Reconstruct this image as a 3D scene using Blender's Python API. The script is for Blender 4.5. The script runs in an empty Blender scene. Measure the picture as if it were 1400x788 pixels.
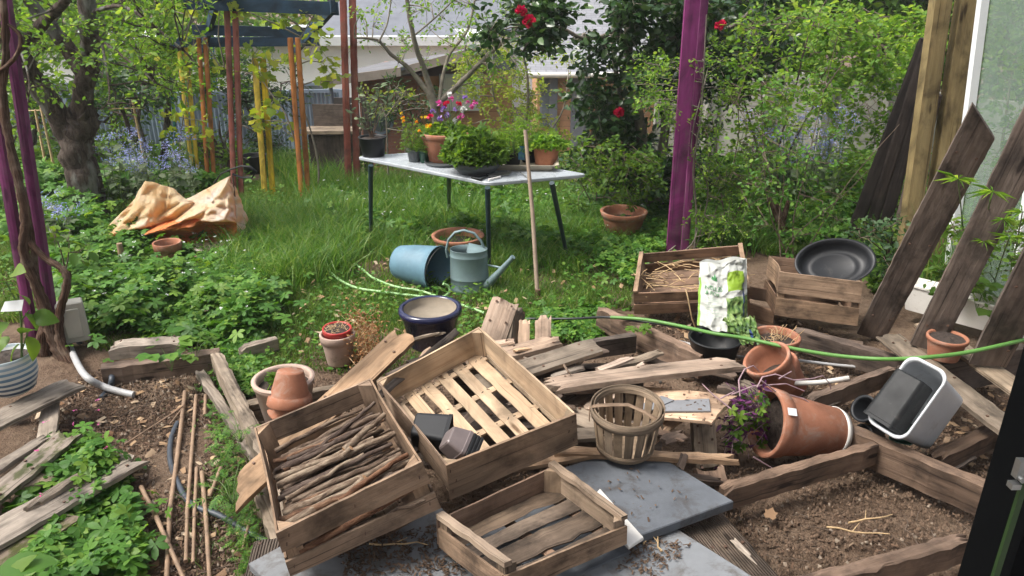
import bpy, math, random
import numpy as np
from mathutils import Vector, Matrix, Euler, noise
R = math.radians
PI = math.pi
scene = bpy.context.scene
col = scene.collection
# ------------------------------------------------------------------ camera, sky, sun, exposure
PITCH = R(22); FPX = 1010.0; CH = 2.1
cd = bpy.data.cameras.new('camera'); cam = bpy.data.objects.new('camera', cd); col.objects.link(cam)
cam.location = (0, 0, CH); cam.rotation_euler = (PI/2-PITCH, 0, 0)
cd.sensor_width = 36; cd.lens = 36*FPX/1400; cd.clip_start = .05; cd.clip_end = 2000
scene.camera = cam
SUN_EL, SUN_AZ = 56, -103      # azimuth from +Y (behind the garden), negative = left
w = bpy.data.worlds.new('World'); scene.world = w; w.use_nodes = True
nt = w.node_tree; bg = nt.nodes['Background']
sky = nt.nodes.new('ShaderNodeTexSky'); sky.sky_type = 'NISHITA'; sky.sun_disc = False
sky.sun_elevation = R(SUN_EL); sky.sun_rotation = R(SUN_AZ); sky.dust_density = 6; sky.air_density = 1.0; sky.ozone_density = .6
hsv = nt.nodes.new('ShaderNodeHueSaturation'); hsv.inputs['Saturation'].default_value = .42; nt.links.new(sky.outputs[0], hsv.inputs['Color']); nt.links.new(hsv.outputs[0], bg.inputs[0]); bg.inputs[1].default_value = .15
sd = bpy.data.lights.new('sun', 'SUN'); so = bpy.data.objects.new('sun', sd); col.objects.link(so)
sd.energy = 2.0; sd.angle = R(22); sd.color = (1, .96, .9)
dv = Vector((math.sin(R(SUN_AZ))*math.cos(R(SUN_EL)), math.cos(R(SUN_AZ))*math.cos(R(SUN_EL)), math.sin(R(SUN_EL))))
so.rotation_euler = dv.to_track_quat('Z', 'Y').to_euler()
scene.view_settings.view_transform = 'Standard'; scene.view_settings.look = 'None'
scene.view_settings.gamma = 1; scene.view_settings.exposure = .97; scene.view_settings.use_curve_mapping = False

# ------------------------------------------------------------------ placing helpers
FW = Vector((0, math.cos(PITCH), -math.sin(PITCH))); UP = Vector((0, math.sin(PITCH), math.cos(PITCH))); RT = Vector((1, 0, 0))
CAM = Vector((0, 0, CH))
def ray(px, py): return FW + RT*((px-700)/FPX) + UP*((394-py)/FPX)
def g0(y):
    if y < 6.5: return 0.
    if y < 10: return -.07*(y-6.5)
    if y < 20: return -.245-.2*(y-10)
    return -2.245
def P(px, py, z=None):
    d = ray(px, py)
    if z is not None: return CAM + d*((z-CH)/d.z)
    zz = 0.
    for _ in range(30):
        p = CAM + d*((zz-CH)/d.z); zz = .5*zz+.5*g0(p.y)
    return p
def PY(px, py, Y): d = ray(px, py); return CAM + d*(Y/d.y)
def PD(px, py, dep): return CAM + ray(px, py)*dep
def dep(p): return (Vector(p)-CAM).dot(FW)
def mpx(n, p): return n*dep(p)/FPX
def pt(s):
    if isinstance(s, Vector): return s.copy()
    return P(*s)

# ------------------------------------------------------------------ node helpers and materials
def newmat(name):
    m = bpy.data.materials.new(name); m.use_nodes = True
    n = m.node_tree.nodes; l = m.node_tree.links
    return m, n, l, n['Principled BSDF']
def ramp(n, l, src, stops, interp='LINEAR'):
    r = n.new('ShaderNodeValToRGB'); e = r.color_ramp.elements; r.color_ramp.interpolation = interp
    while len(e) < len(stops): e.new(.5)
    for i, (p, c) in enumerate(stops):
        e[i].position = p; e[i].color = (c[0], c[1], c[2], 1) if not isinstance(c, (int, float)) else (c, c, c, 1)
    l.new(src, r.inputs[0]); return r.outputs[0]
def mixc(n, l, f, a, b, mode='MIX'):
    m = n.new('ShaderNodeMix'); m.data_type = 'RGBA'; m.blend_type = mode
    for i, v in ((0, f), (6, a), (7, b)):
        s = m.inputs[i]
        if isinstance(v, bpy.types.NodeSocket): l.new(v, s)
        elif isinstance(v, (int, float)): s.default_value = v if i == 0 else (v, v, v, 1)
        else: s.default_value = (*v, 1)
    return m.outputs[2]
def nz(n, l, vec, scale, detail=4, rough=.6, dist=0):
    t = n.new('ShaderNodeTexNoise'); t.inputs['Scale'].default_value = scale; t.inputs['Detail'].default_value = detail
    t.inputs['Roughness'].default_value = rough; t.inputs['Distortion'].default_value = dist
    if vec is not None: l.new(vec, t.inputs['Vector'])
    return t.outputs['Fac']
def mapping(n, l, src, scale, off=None):
    m = n.new('ShaderNodeMapping'); m.inputs['Scale'].default_value = scale; l.new(src, m.inputs['Vector'])
    if off is not None: l.new(off, m.inputs['Location'])
    return m.outputs[0]
def bump(n, l, b, h, strength=.4, dist=.01):
    bp = n.new('ShaderNodeBump'); bp.inputs['Strength'].default_value = strength; bp.inputs['Distance'].default_value = dist
    l.new(h, bp.inputs['Height']); l.new(bp.outputs[0], b.inputs['Normal'])
def objrand(n, l, k=37.):
    o = n.new('ShaderNodeObjectInfo'); m = n.new('ShaderNodeMath'); m.operation = 'MULTIPLY'; m.inputs[1].default_value = k
    l.new(o.outputs['Random'], m.inputs[0]); c = n.new('ShaderNodeCombineXYZ')
    for i in range(3): l.new(m.outputs[0], c.inputs[i])
    return c.outputs[0], o.outputs['Random']
def sc(c, k): return tuple(x*k for x in c)

def wood(name, light, mid, dark, dirt=(.05, .04, .03), dirt_amt=.5, grain=45, rough=.8, groove=False, moss=0., var=.33, bmp=.55):
    m, n, l, b = newmat(name)
    uv = n.new('ShaderNodeTexCoord'); off, rnd = objrand(n, l)
    v1 = mapping(n, l, uv.outputs['UV'], (1.6, grain, 1), off)
    g = nz(n, l, v1, 1., 6, .65, .6)
    v2 = mapping(n, l, uv.outputs['UV'], (.8, 9, 1), off)
    g2 = nz(n, l, v2, 1., 3, .6, 1.2)
    v3 = mapping(n, l, uv.outputs['UV'], (4, 6, 1), off)
    g3 = nz(n, l, v3, 1.3, 6, .68)
    c = ramp(n, l, g, [(.28, dark), (.45, mid), (.7, light)])
    c2 = ramp(n, l, g2, [(.3, sc(mid, .72)), (.65, light)])
    c = mixc(n, l, .45, c, c2)
    dm = ramp(n, l, g3, [(.62-.26*dirt_amt, 0), (.86-.22*dirt_amt, 1)])
    mm = n.new('ShaderNodeMath'); mm.operation = 'MULTIPLY'; mm.inputs[1].default_value = .95; l.new(dm, mm.inputs[0])
    c = mixc(n, l, mm.outputs[0], c, dirt)
    # knots
    vo = n.new('ShaderNodeTexVoronoi'); vo.inputs['Scale'].default_value = 1.
    l.new(mapping(n, l, uv.outputs['UV'], (2.2, 9, 1), off), vo.inputs['Vector'])
    kn = ramp(n, l, vo.outputs['Distance'], [(.07, 1), (.13, 0)])
    c = mixc(n, l, kn, c, sc(dark, .55))
    if moss:
        ms = ramp(n, l, nz(n, l, v3, 2.1, 5), [(.66-.3*moss, 0), (.75-.3*moss, 1)])
        c = mixc(n, l, ms, c, (.085, .09, .02))
    v4 = mapping(n, l, uv.outputs['UV'], (1.1, grain*1.7, 1), off)
    ck = ramp(n, l, nz(n, l, v4, 1., 2, .5, .3), [(.30, .75), (.37, 0)]); c = mixc(n, l, ck, c, sc(dark, .45))
    bl = ramp(n, l, nz(n, l, mapping(n, l, uv.outputs['UV'], (2.2, 3.2, 1), off), 1.4, 4, .6, .8), [(.33, .40), (.48, .80), (.64, 1.12)]); c = mixc(n, l, 1., c, bl, 'MULTIPLY')
    hs = n.new('ShaderNodeHueSaturation'); l.new(c, hs.inputs['Color'])
    mr = n.new('ShaderNodeMapRange'); mr.inputs[3].default_value = 1-var; mr.inputs[4].default_value = 1+var; l.new(rnd, mr.inputs[0]); l.new(mr.outputs[0], hs.inputs['Value'])
    m2_ = n.new('ShaderNodeMath'); m2_.operation = 'FRACT'; m3_ = n.new('ShaderNodeMath'); m3_.operation = 'MULTIPLY'; m3_.inputs[1].default_value = 7.3; l.new(rnd, m3_.inputs[0]); l.new(m3_.outputs[0], m2_.inputs[0])
    mr2 = n.new('ShaderNodeMapRange'); mr2.inputs[3].default_value = 1.08-1.1*var; mr2.inputs[4].default_value = 1.1; l.new(m2_.outputs[0], mr2.inputs[0]); l.new(mr2.outputs[0], hs.inputs['Saturation'])
    l.new(hs.outputs[0], b.inputs['Base Color']); b.inputs['Roughness'].default_value = rough
    b.inputs['Specular IOR Level'].default_value = .25
    if groove:
        wv = n.new('ShaderNodeTexWave'); wv.bands_direction = 'Y'; wv.inputs['Scale'].default_value = 30; wv.inputs['Distortion'].default_value = .3
        l.new(uv.outputs['UV'], wv.inputs['Vector'])
        bump(n, l, b, mixc(n, l, .75, g, wv.outputs['Fac']), .9, .012)
    else: bump(n, l, b, mixc(n, l, .4, g, g3), min(1, bmp*1.6), .008)
    return m

def plain(name, base, rough=.5, var=.12, scale=6, dirt=None, dirt_amt=.3, metal=0, bm=.1, bscale=60, spec=.5, obj=True):
    m, n, l, b = newmat(name)
    tc = n.new('ShaderNodeTexCoord'); off, rnd = objrand(n, l)
    v = mapping(n, l, tc.outputs['Object'], (1, 1, 1), off)
    g = nz(n, l, v, scale, 5, .65)
    c = ramp(n, l, g, [(.3, sc(base, 1-var)), (.7, sc(base, 1+var))])
    if dirt is not None:
        d = ramp(n, l, nz(n, l, v, scale*1.7, 7, .7, .5), [(.68-.3*dirt_amt, 0), (.9-.3*dirt_amt, 1)])
        c = mixc(n, l, d, c, dirt)
    l.new(c, b.inputs['Base Color']); b.inputs['Roughness'].default_value = rough; b.inputs['Metallic'].default_value = metal
    b.inputs['Specular IOR Level'].default_value = spec
    rr = ramp(n, l, g, [(.3, min(1, rough*1.15)), (.7, rough*.85)]); l.new(rr, b.inputs['Roughness'])
    if bm: bump(n, l, b, nz(n, l, v, bscale, 4, .6), bm, .004)
    return m

def leafmat(name, c1, c2, c3=None, tr=.45, rough=.45, spec=.35, trc=1.6):
    m, n, l, b = newmat(name)
    ge = n.new('ShaderNodeNewGeometry')
    st = [(0, c1), (.6, c2), (1, c3 or c2)]
    c = ramp(n, l, ge.outputs['Random Per Island'], st)
    tc = n.new('ShaderNodeTexCoord')
    v = nz(n, l, tc.outputs['Object'], 2.5, 3)
    c = mixc(n, l, ramp(n, l, v, [(.35, 0), (.7, .45)]), c, sc(c1, .75))
    l.new(c, b.inputs['Base Color']); b.inputs['Roughness'].default_value = rough; b.inputs['Specular IOR Level'].default_value = spec
    t = n.new('ShaderNodeBsdfTranslucent')
    hs = n.new('ShaderNodeHueSaturation'); hs.inputs['Hue'].default_value = .485; hs.inputs['Saturation'].default_value = 1.1; hs.inputs['Value'].default_value = trc
    l.new(c, hs.inputs['Color']); l.new(hs.outputs[0], t.inputs['Color'])
    mx = n.new('ShaderNodeMixShader'); mx.inputs[0].default_value = tr
    l.new(b.outputs[0], mx.inputs[1]); l.new(t.outputs[0], mx.inputs[2])
    l.new(mx.outputs[0], n['Material Output'].inputs['Surface'])
    return m

M = {}
M['plank_pale'] = wood('wood_pale', (.52, .36, .235), (.40, .26, .16), (.20, .115, .07), (.10, .06, .04), .32)
M['plank_pink'] = wood('wood_pink', (.58, .42, .30), (.47, .32, .215), (.30, .18, .11), (.16, .09, .055), .22)
M['plank_grey'] = wood('wood_grey', (.34, .275, .205), (.235, .18, .13), (.10, .07, .05), (.05, .04, .03), .42)
M['plank_brown'] = wood('wood_brown', (.22, .15, .105), (.14, .09, .062), (.055, .036, .027), (.035, .025, .02), .5)
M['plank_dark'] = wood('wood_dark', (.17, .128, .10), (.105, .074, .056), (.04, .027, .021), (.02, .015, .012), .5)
M['plank_black'] = wood('wood_black', (.045, .033, .028), (.025, .018, .015), (.010, .008, .007), (.01, .008, .007), .5)
M['plank_moss'] = wood('wood_moss', (.33, .26, .19), (.23, .17, .12), (.10, .07, .05), (.05, .04, .025), .4, moss=.58)
M['groove'] = wood('wood_grooved', (.21, .155, .11), (.15, .10, .07), (.07, .045, .03), (.035, .025, .02), .5, groove=True)
M['crate_new'] = wood('crate_new', (.54, .415, .29), (.46, .335, .225), (.30, .19, .115), (.20, .12, .07), .08, grain=60, var=.06, bmp=.25)
M['crate_mid'] = wood('crate_mid', (.40, .285, .195), (.295, .20, .135), (.13, .085, .058), (.055, .038, .028), .46, grain=60, var=.12)
M['crate_old'] = wood('crate_old', (.40, .30, .21), (.29, .21, .145), (.13, .09, .06), (.05, .035, .025), .5, grain=60, var=.15)
M['crate_brown'] = wood('crate_brown', (.27, .175, .12), (.19, .12, .08), (.09, .055, .035), (.04, .025, .018), .4, grain=60, var=.12)
M['post_wood'] = wood('treated_post', (.30, .235, .115), (.235, .175, .08), (.13, .09, .04), (.08, .055, .03), .2, grain=30, var=.08)
M['crate_dirty'] = wood('crate_dirty', (.25, .18, .125), (.15, .105, .072), (.06, .042, .03), (.025, .018, .013), .75, grain=45, var=.2)
M['basket'] = wood('basket_wood', (.37, .285, .20), (.26, .19, .13), (.13, .09, .06), (.06, .04, .03), .4, grain=70, var=.1)
def paintwood(name, c, chip=(.17, .11, .08), amt=.3):
    return wood(name, sc(c, 1.12), c, sc(c, .75), chip, amt, grain=25, rough=.6, var=.08, bmp=.25)
M['purple'] = paintwood('purple_paint', (.175, .038, .122), (.12, .08, .09), .5)
M['red'] = paintwood('red_paint', (.30, .10, .08), (.22, .13, .10), .55)
M['orange'] = paintwood('orange_paint', (.46, .19, .07), (.28, .17, .11), .4)
M['yellow'] = paintwood('yellow_paint', (.72, .52, .08), (.40, .32, .14), .25)
M['blue'] = paintwood('blue_paint', (.03, .06, .095), (.05, .06, .07), .3)
M['blue2'] = paintwood('bright_blue_paint', (.03, .13, .32), (.06, .09, .12), .3)
M['green'] = paintwood('green_paint', (.02, .14, .12), (.05, .08, .07), .3)
M['terra'] = plain('terracotta', (.30, .13, .078), .9, .25, 6, (.34, .25, .20), .58, bm=.3, spec=.2)
M['terra_dirty'] = plain('weathered_terracotta', (.36, .15, .09), .85, .22, 8, (.11, .07, .05), .5, bm=.3)
M['terra_pale'] = plain('pale_clay', (.40, .29, .235), .85, .14, 8, (.16, .12, .09), .35, bm=.25)
M['terra_red'] = plain('red_clay', (.38, .03, .025), .4, .15, 6, (.2, .05, .04), .2)
M['navy'] = plain('navy_glaze', (.012, .014, .05), .12, .3, 5, None, 0, bm=.03, bscale=12, spec=.6)
M['black_plastic'] = plain('black_plastic', (.012, .013, .014), .5, spec=.3, var=.25, scale=8, dirt=(.06, .055, .05), dirt_amt=.3, bm=.08) if 1 else plain('black_plastic', (.018, .019, .021), .42, .25, 8, (.09, .08, .07), .2, bm=.08)
M['black_smooth'] = plain('black_gloss_plastic', (.010, .011, .013), .5, .2, 5, (.07, .065, .06), .2, bm=.03, spec=.4)
M['brown_plastic'] = plain('dusty_brown_plastic', (.15, .12, .115), .33, .2, 10, (.27, .23, .21), .35, bm=.05)
M['grey_plastic'] = plain('grey_plastic', (.46, .48, .50), .45, .08, 5, (.26, .25, .23), .3, bm=.04)
M['dgrey_plastic'] = plain('dark_grey_plastic', (.07, .08, .085), .5, .15, 5, (.16, .15, .13), .2)
M['white_plastic'] = plain('white_plastic', (.62, .60, .56), .5, .08, 6, (.30, .26, .21), .3)
M['beige_plastic'] = plain('beige_plastic', (.42, .37, .28), .55, .1, 6, (.22, .18, .13), .3)
M['box_grey'] = plain('junction_box_grey', (.40, .38, .33), .55, .08, 6, (.24, .2, .16), .3)
M['green_plastic'] = plain('dark_green_plastic', (.012, .06, .035), .35, .2, 6)
M['zinc_blue'] = plain('blue_painted_zinc', (.15, .215, .225), .5, .16, 5, (.24, .31, .30), .35, bm=.05, spec=.5)
M['bucket_blue'] = plain('faded_blue_metal', (.10, .19, .25), .5, .2, 5, (.16, .27, .31), .4, bm=.05)
M['slate'] = plain('grey_slab', (.115, .125, .14), .75, .22, 5, (.06, .052, .046), .62, spec=.2, bm=.12, bscale=130)
M['slate_pale'] = plain('pale_slab', (.20, .21, .22), .8, .18, 5, (.09, .075, .062), .66, spec=.2, bm=.12, bscale=130)
M['slate_chip'] = plain('slate_chip', (.19, .195, .205), .55, .12, 20, None, 0, bm=.2)
M['table_top'] = plain('scratched_grey_enamel', (.34, .37, .40), .28, .15, 7, (.14, .14, .14), .38, bm=.05)
M['table_leg'] = plain('dark_green_metal', (.018, .036, .042), .38, .15, 8)
M['hose_green'] = plain('green_hose', (.09, .22, .045), .5, .1, 15, (.12, .22, .06), .2)
M['hose_pale'] = plain('pale_green_hose', (.30, .50, .22), .45, .15, 9, (.16, .22, .10), .4)
M['pipe_grey'] = plain('grey_conduit', (.36, .36, .36), .45, .1, 15, (.2, .19, .17), .3)
M['pipe_dark'] = plain('dark_conduit', (.045, .055, .07), .45, .2, 15, (.12, .11, .1), .2)
M['pipe_black'] = plain('black_hose', (.012, .014, .016), .45, .2, 15)
def barkmat():
    m, n, l, b = newmat('apple_bark'); tc = n.new('ShaderNodeTexCoord'); v = mapping(n, l, tc.outputs['Object'], (1, 1, .35))
    g = nz(n, l, v, 16, 7, .75, .8); h = nz(n, l, v, 5, 5, .6); c = ramp(n, l, g, [(.34, (.035, .026, .022)), (.5, (.11, .085, .07)), (.66, (.20, .165, .14))])
    c = mixc(n, l, ramp(n, l, h, [(.52, 0), (.62, .8)]), c, (.33, .33, .30)); l.new(c, b.inputs['Base Color']); b.inputs['Roughness'].default_value = .95; b.inputs['Specular IOR Level'].default_value = .1
    bump(n, l, b, g, 1., .09); return m
M['bark'] = barkmat() if 1 else plain('apple_bark', (.115, .085, .07), .9, .5, 14, (.26, .25, .22), .28, bm=1., bscale=30)
def vinebark():
    m, n, l, b = newmat('vine_bark'); tc = n.new('ShaderNodeTexCoord'); v = mapping(n, l, tc.outputs['UV'], (5, 60, 1))
    g = nz(n, l, v, 1., 6, .7, 1.2); h = nz(n, l, tc.outputs['Object'], 9, 4, .6); c = ramp(n, l, g, [(.34, (.035, .02, .014)), (.5, (.12, .07, .048)), (.68, (.25, .17, .12))])
    c = mixc(n, l, ramp(n, l, h, [(.5, 0), (.68, .6)]), c, (.30, .235, .18)); l.new(c, b.inputs['Base Color']); b.inputs['Roughness'].default_value = .9; b.inputs['Specular IOR Level'].default_value = .15
    bump(n, l, b, g, 1., .03); return m
M['bark_red'] = vinebark() if 1 else plain('vine_bark', (.16, .095, .065), .9, .4, 18, (.30, .23, .18), .28, bm=1., bscale=45)
M['bark_grey'] = plain('grey_bark', (.19, .165, .13), .9, .35, 18, (.09, .07, .055), .35, bm=.6, bscale=40)
M['twig'] = plain('twig_brown', (.10, .07, .05), .85, .35, 20)
M['stem_green'] = plain('green_stem', (.10, .16, .045), .6, .3, 20)
M['handle_wood'] = plain('grey_handle', (.27, .205, .15), .75, .15, 10, (.14, .10, .07), .3)
M['cane'] = plain('weathered_cane', (.25, .165, .105), .65, .3, 12, (.11, .075, .05), .45, bm=.3)
M['soil_dark'] = plain('potting_soil', (.035, .024, .018), .95, .5, 40, (.10, .075, .05), .3, bm=1., bscale=120)
M['straw'] = plain('dry_straw', (.46, .32, .17), .7, .35, 30)
M['steel'] = plain('dull_steel', (.35, .35, .34), .35, .2, 12, (.12, .08, .06), .3, metal=.8)
M['rust'] = plain('rusty_iron', (.10, .055, .035), .7, .4, 20)
M['render_white'] = plain('white_render', (.78, .78, .77), .85, .03, 2, (.62, .62, .60), .2)
M['roof_grey'] = plain('grey_roof', (.13, .14, .165), .8, .12, 1.5)
M['fence_blue'] = plain('blue_grey_fence', (.20, .25, .32), .6, .15, 3)
M['bench_dark'] = plain('dark_stained_wood', (.05, .043, .038), .7, .2, 8)
M['white_paint'] = plain('white_window_paint', (.70, .72, .73), .5, .05, 6, (.45, .43, .38), .25)
M['bark_stick'] = None
# firewood sticks: per object tone
def stickmat():
    m, n, l, b = newmat('stick_bark'); tc = n.new('ShaderNodeTexCoord'); off, rnd = objrand(n, l)
    v = mapping(n, l, tc.outputs['UV'], (14, 30, 1), off)
    g = nz(n, l, v, 1.2, 6, .7, .4)
    c = ramp(n, l, g, [(.3, (.06, .042, .032)), (.5, (.17, .125, .095)), (.68, (.34, .28, .22))])
    t = ramp(n, l, rnd, [(0, (.30, .25, .24)), (.25, (.8, .66, .58)), (.5, (1.3, 1.25, 1.15)), (.75, (.85, .50, .34)), (1, (1.7, 1.66, 1.55))])
    c = mixc(n, l, 1., c, t, 'MULTIPLY'); l.new(c, b.inputs['Base Color']); b.inputs['Roughness'].default_value = .8
    bump(n, l, b, g, .6, .006); return m
M['bark_stick'] = stickmat()
M['cut_end'] = plain('cut_wood_end', (.46, .27, .14), .8, .25, 40)
# leaves
M['lf_grass'] = leafmat('grass_blades', (.05, .12, .016), (.11, .22, .028), (.28, .31, .10), .4, .5, .25, 1.5)
M['lf_grass_long'] = leafmat('long_grass', (.05, .14, .02), (.11, .24, .035), (.26, .33, .08), .45, .4, .35, 1.5)
M['lf_bed'] = leafmat('bed_leaves', (.045, .13, .018), (.095, .23, .03), (.19, .31, .045), .35, .5, .3, 1.5)
M['lf_bright'] = leafmat('bright_spring_leaves', (.085, .19, .028), (.16, .30, .042), (.30, .41, .075), .5, .5, .25, 1.7)
M['lf_yellow'] = leafmat('yellow_green_leaves', (.16, .25, .035), (.28, .36, .05), (.42, .42, .09), .5, .5, .25, 1.6)
M['lf_mid'] = leafmat('mid_green_leaves', (.055, .125, .018), (.11, .21, .028), (.18, .28, .04), .45, .5, .3, 1.6)
M['lf_dark'] = leafmat('camellia_leaves', (.018, .05, .014), (.035, .085, .022), (.08, .15, .03), .22, .28, .5, 1.6)
M['lf_ever'] = leafmat('evergreen_leaves', (.018, .05, .016), (.035, .085, .022), (.06, .12, .03), .25, .5, .3, 1.5)
M['lf_grey'] = leafmat('grey_green_leaves', (.12, .165, .095), (.18, .23, .13), (.26, .30, .18), .3, .7, .15, 1.4)
M['lf_purple'] = leafmat('purple_leaves', (.06, .012, .06), (.13, .025, .12), (.2, .05, .17), .25, .4, .4, 1.4)
M['lf_dry'] = leafmat('dry_leaves', (.22, .11, .05), (.38, .20, .09), (.5, .30, .15), .3, .8, .1, 1.3)
M['fl_blue'] = leafmat('blue_flowers', (.25, .30, .60), (.38, .40, .68), (.55, .52, .75), .3, .7, .1, 1.2)
M['fl_white'] = leafmat('white_flowers', (.65, .66, .65), (.8, .8, .78), (.8, .8, .8), .3, .7, .1, 1.1)
M['fl_red'] = leafmat('red_petals', (.55, .012, .05), (.70, .03, .09), (.8, .08, .14), .25, .6, .2, 1.2)
M['fl_pink'] = leafmat('pink_petals', (.65, .06, .25), (.6, .16, .42), (.75, .30, .5), .3, .6, .2, 1.2)
M['fl_violet'] = leafmat('violet_petals', (.25, .12, .45), (.42, .28, .6), (.7, .6, .75), .3, .6, .2, 1.2)
M['fl_orange'] = leafmat('orange_petals', (.7, .12, .01), (.8, .38, .02), (.8, .6, .03), .3, .6, .2, 1.2)
M['fl_yellow'] = leafmat('yellow_petals', (.75, .5, .02), (.8, .65, .03), (.8, .7, .1), .3, .6, .2, 1.2)

# ------------------------------------------------------------------ object helpers
def tag(o, label=None, cat=None, group=None, kind=None):
    if label: o['label'] = label
    if cat: o['category'] = cat
    if group: o['group'] = group
    if kind: o['kind'] = kind
    return o
def thing(name, label, cat, loc=(0, 0, 0), rot=None, group=None):
    o = bpy.data.objects.new(name, None); col.objects.link(o); o.empty_display_size = .05
    o.location = loc
    if rot is not None: o.rotation_euler = rot
    return tag(o, label, cat, group)
def pmat(o):
    m = Matrix.Identity(4)
    while o is not None: m = o.matrix_basis @ m; o = o.parent
    return m

class MB:
    def __init__(s): s.v = []; s.f = []; s.uv = []; s.mi = []; s.sm = []
    def add(s, v, f, uv=None, m=0, smooth=False):
        o = len(s.v); s.v += [tuple(x) for x in v]
        for i, fc in enumerate(f):
            s.f.append([o+k for k in fc]); s.uv.append(uv[i] if uv else [(v[k][0], v[k][1]) for k in fc]); s.mi.append(m); s.sm.append(smooth)
    def xf(s, mat, start=0):
        for i in range(start, len(s.v)): s.v[i] = tuple(mat @ Vector(s.v[i]))
    def build(s, name, mats, parent=None, origin=None, local=False, matrix=None):
        me = bpy.data.meshes.new(name)
        vs = s.v
        o = bpy.data.objects.new(name, me); col.objects.link(o)
        if parent is not None:
            o.parent = parent
            if not local:
                mi = pmat(parent).inverted(); vs = [tuple(mi @ Vector(p)) for p in vs]
        elif matrix is not None:
            o.matrix_basis = matrix
        elif origin is not None:
            og = Vector(origin); vs = [tuple(Vector(p)-og) for p in vs]; o.location = og
        me.from_pydata(vs, [], s.f)
        ul = me.uv_layers.new(name='UVMap')
        flat = [c for u in s.uv for q in u for c in q]
        ul.data.foreach_set('uv', flat)
        if not isinstance(mats, (list, tuple)): mats = [mats]
        for m in mats: me.materials.append(M[m] if isinstance(m, str) else m)
        me.polygons.foreach_set('material_index', s.mi)
        me.polygons.foreach_set('use_smooth', s.sm)
        me.update(); me.validate(); return o

def box(mb, c, d, m=0, mat=None):
    """box centre c, dims d, uv along its longest axis"""
    x, y, z = d[0]/2, d[1]/2, d[2]/2
    v = [Vector((sx*x, sy*y, sz*z)) for sz in (-1, 1) for sy in (-1, 1) for sx in (-1, 1)]
    f = [(0, 2, 3, 1), (4, 5, 7, 6), (0, 1, 5, 4), (1, 3, 7, 5), (3, 2, 6, 7), (2, 0, 4, 6)]
    ax = max(range(3), key=lambda i: d[i]); o1, o2 = [i for i in range(3) if i != ax]
    uo = random.random()*9
    uv = [[(v[k][ax]+uo, v[k][o1]+v[k][o2]+uo) for k in fc] for fc in f]
    if mat is not None: vv = [mat @ (p+Vector(c)) for p in v]
    else: vv = [p+Vector(c) for p in v]
    mb.add(vv, f, uv, m)

def tube(mb, pts, rad, n=8, m=0, cap=True, uvs=1., lump=0., seed=0, flat=1.):
    pts = [Vector(p) for p in pts]; N = len(pts)
    if not isinstance(rad, (list, tuple)): rad = [rad]*N
    if len(rad) == 2 and N > 2: rad = [rad[0]+(rad[1]-rad[0])*i/(N-1) for i in range(N)]
    t0 = (pts[1]-pts[0]).normalized()
    a = Vector((0, 0, 1)) if abs(t0.z) < .9 else Vector((1, 0, 0))
    u = t0.cross(a).normalized()
    vs = []; L = 0; ls = []
    rs = random.Random(seed)
    for i, p in enumerate(pts):
        if i: L += (p-pts[i-1]).length
        ls.append(L)
        t = (pts[min(i+1, N-1)]-pts[max(i-1, 0)])
        if t.length < 1e-9: t = t0
        t = t.normalized(); u = (u-t*u.dot(t)); u = u.normalized() if u.length > 1e-6 else t.orthogonal().normalized()
        b = t.cross(u)
        for k in range(n):
            an = 2*PI*k/n; r = rad[i]
            if lump: r *= 1+lump*noise.noise(Vector((math.cos(an)*1.5+seed, math.sin(an)*1.5, L*6/max(.02, rad[0]*8))))
            vs.append(p+(u*math.cos(an)+b*math.sin(an)*flat)*r)
    f = []; uv = []
    for i in range(N-1):
        for k in range(n):
            k2 = (k+1) % n
            f.append((i*n+k, i*n+k2, (i+1)*n+k2, (i+1)*n+k))
            r = 2*PI*max(rad)/n
            uv.append([(ls[i]*uvs, k*r), (ls[i]*uvs, (k+1)*r), (ls[i+1]*uvs, (k+1)*r), (ls[i+1]*uvs, k*r)])
    mb.add(vs, f, uv, m, True)
    if cap:
        mb.add(vs[:n][::-1], [tuple(range(n))], None, cap if cap is not True else m)
        mb.add(vs[-n:], [tuple(range(n))], None, cap if cap is not True else m)

def lathe(mb, prof, n=40, m=0, ox=0, oy=0, ov=1., wob=0.):
    """prof list of (r,z); ov = ellipse ratio in y"""
    N = len(prof); vs = []
    for r, z in prof:
        for k in range(n):
            a = 2*PI*k/n; q = r*(1+wob*math.sin(3*a+z*9))
            vs.append(Vector((ox+q*math.cos(a), oy+q*math.sin(a)*ov, z)))
    f = []; uv = []; 
    for i in range(N-1):
        for k in range(n):
            k2 = (k+1) % n
            f.append((i*n+k, i*n+k2, (i+1)*n+k2, (i+1)*n+k))
            uv.append([(k/n, i/N), ((k+1)/n, i/N), ((k+1)/n, (i+1)/N), (k/n, (i+1)/N)])
    mb.add(vs, f, uv, m, True)
def disc(mb, r, z, n=30, m=0, bumpz=.0, ox=0, oy=0, ov=1., seed=1):
    rs = random.Random(seed); vs = [Vector((ox, oy, z+bumpz))]; f = []
    for j in range(1, 5):
        for k in range(n):
            a = 2*PI*k/n; q = r*j/4
            vs.append(Vector((ox+q*math.cos(a), oy+q*math.sin(a)*ov, z+(bumpz*(1-j/4)+rs.uniform(-1, 1)*bumpz*.5 if j < 4 else 0))))
    for k in range(n): f.append((0, 1+k, 1+(k+1) % n))
    for j in range(3):
        for k in range(n): a = 1+j*n; f.append((a+k, a+n+k, a+n+(k+1) % n, a+(k+1) % n))
    mb.add(vs, f, None, m, True)

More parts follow.
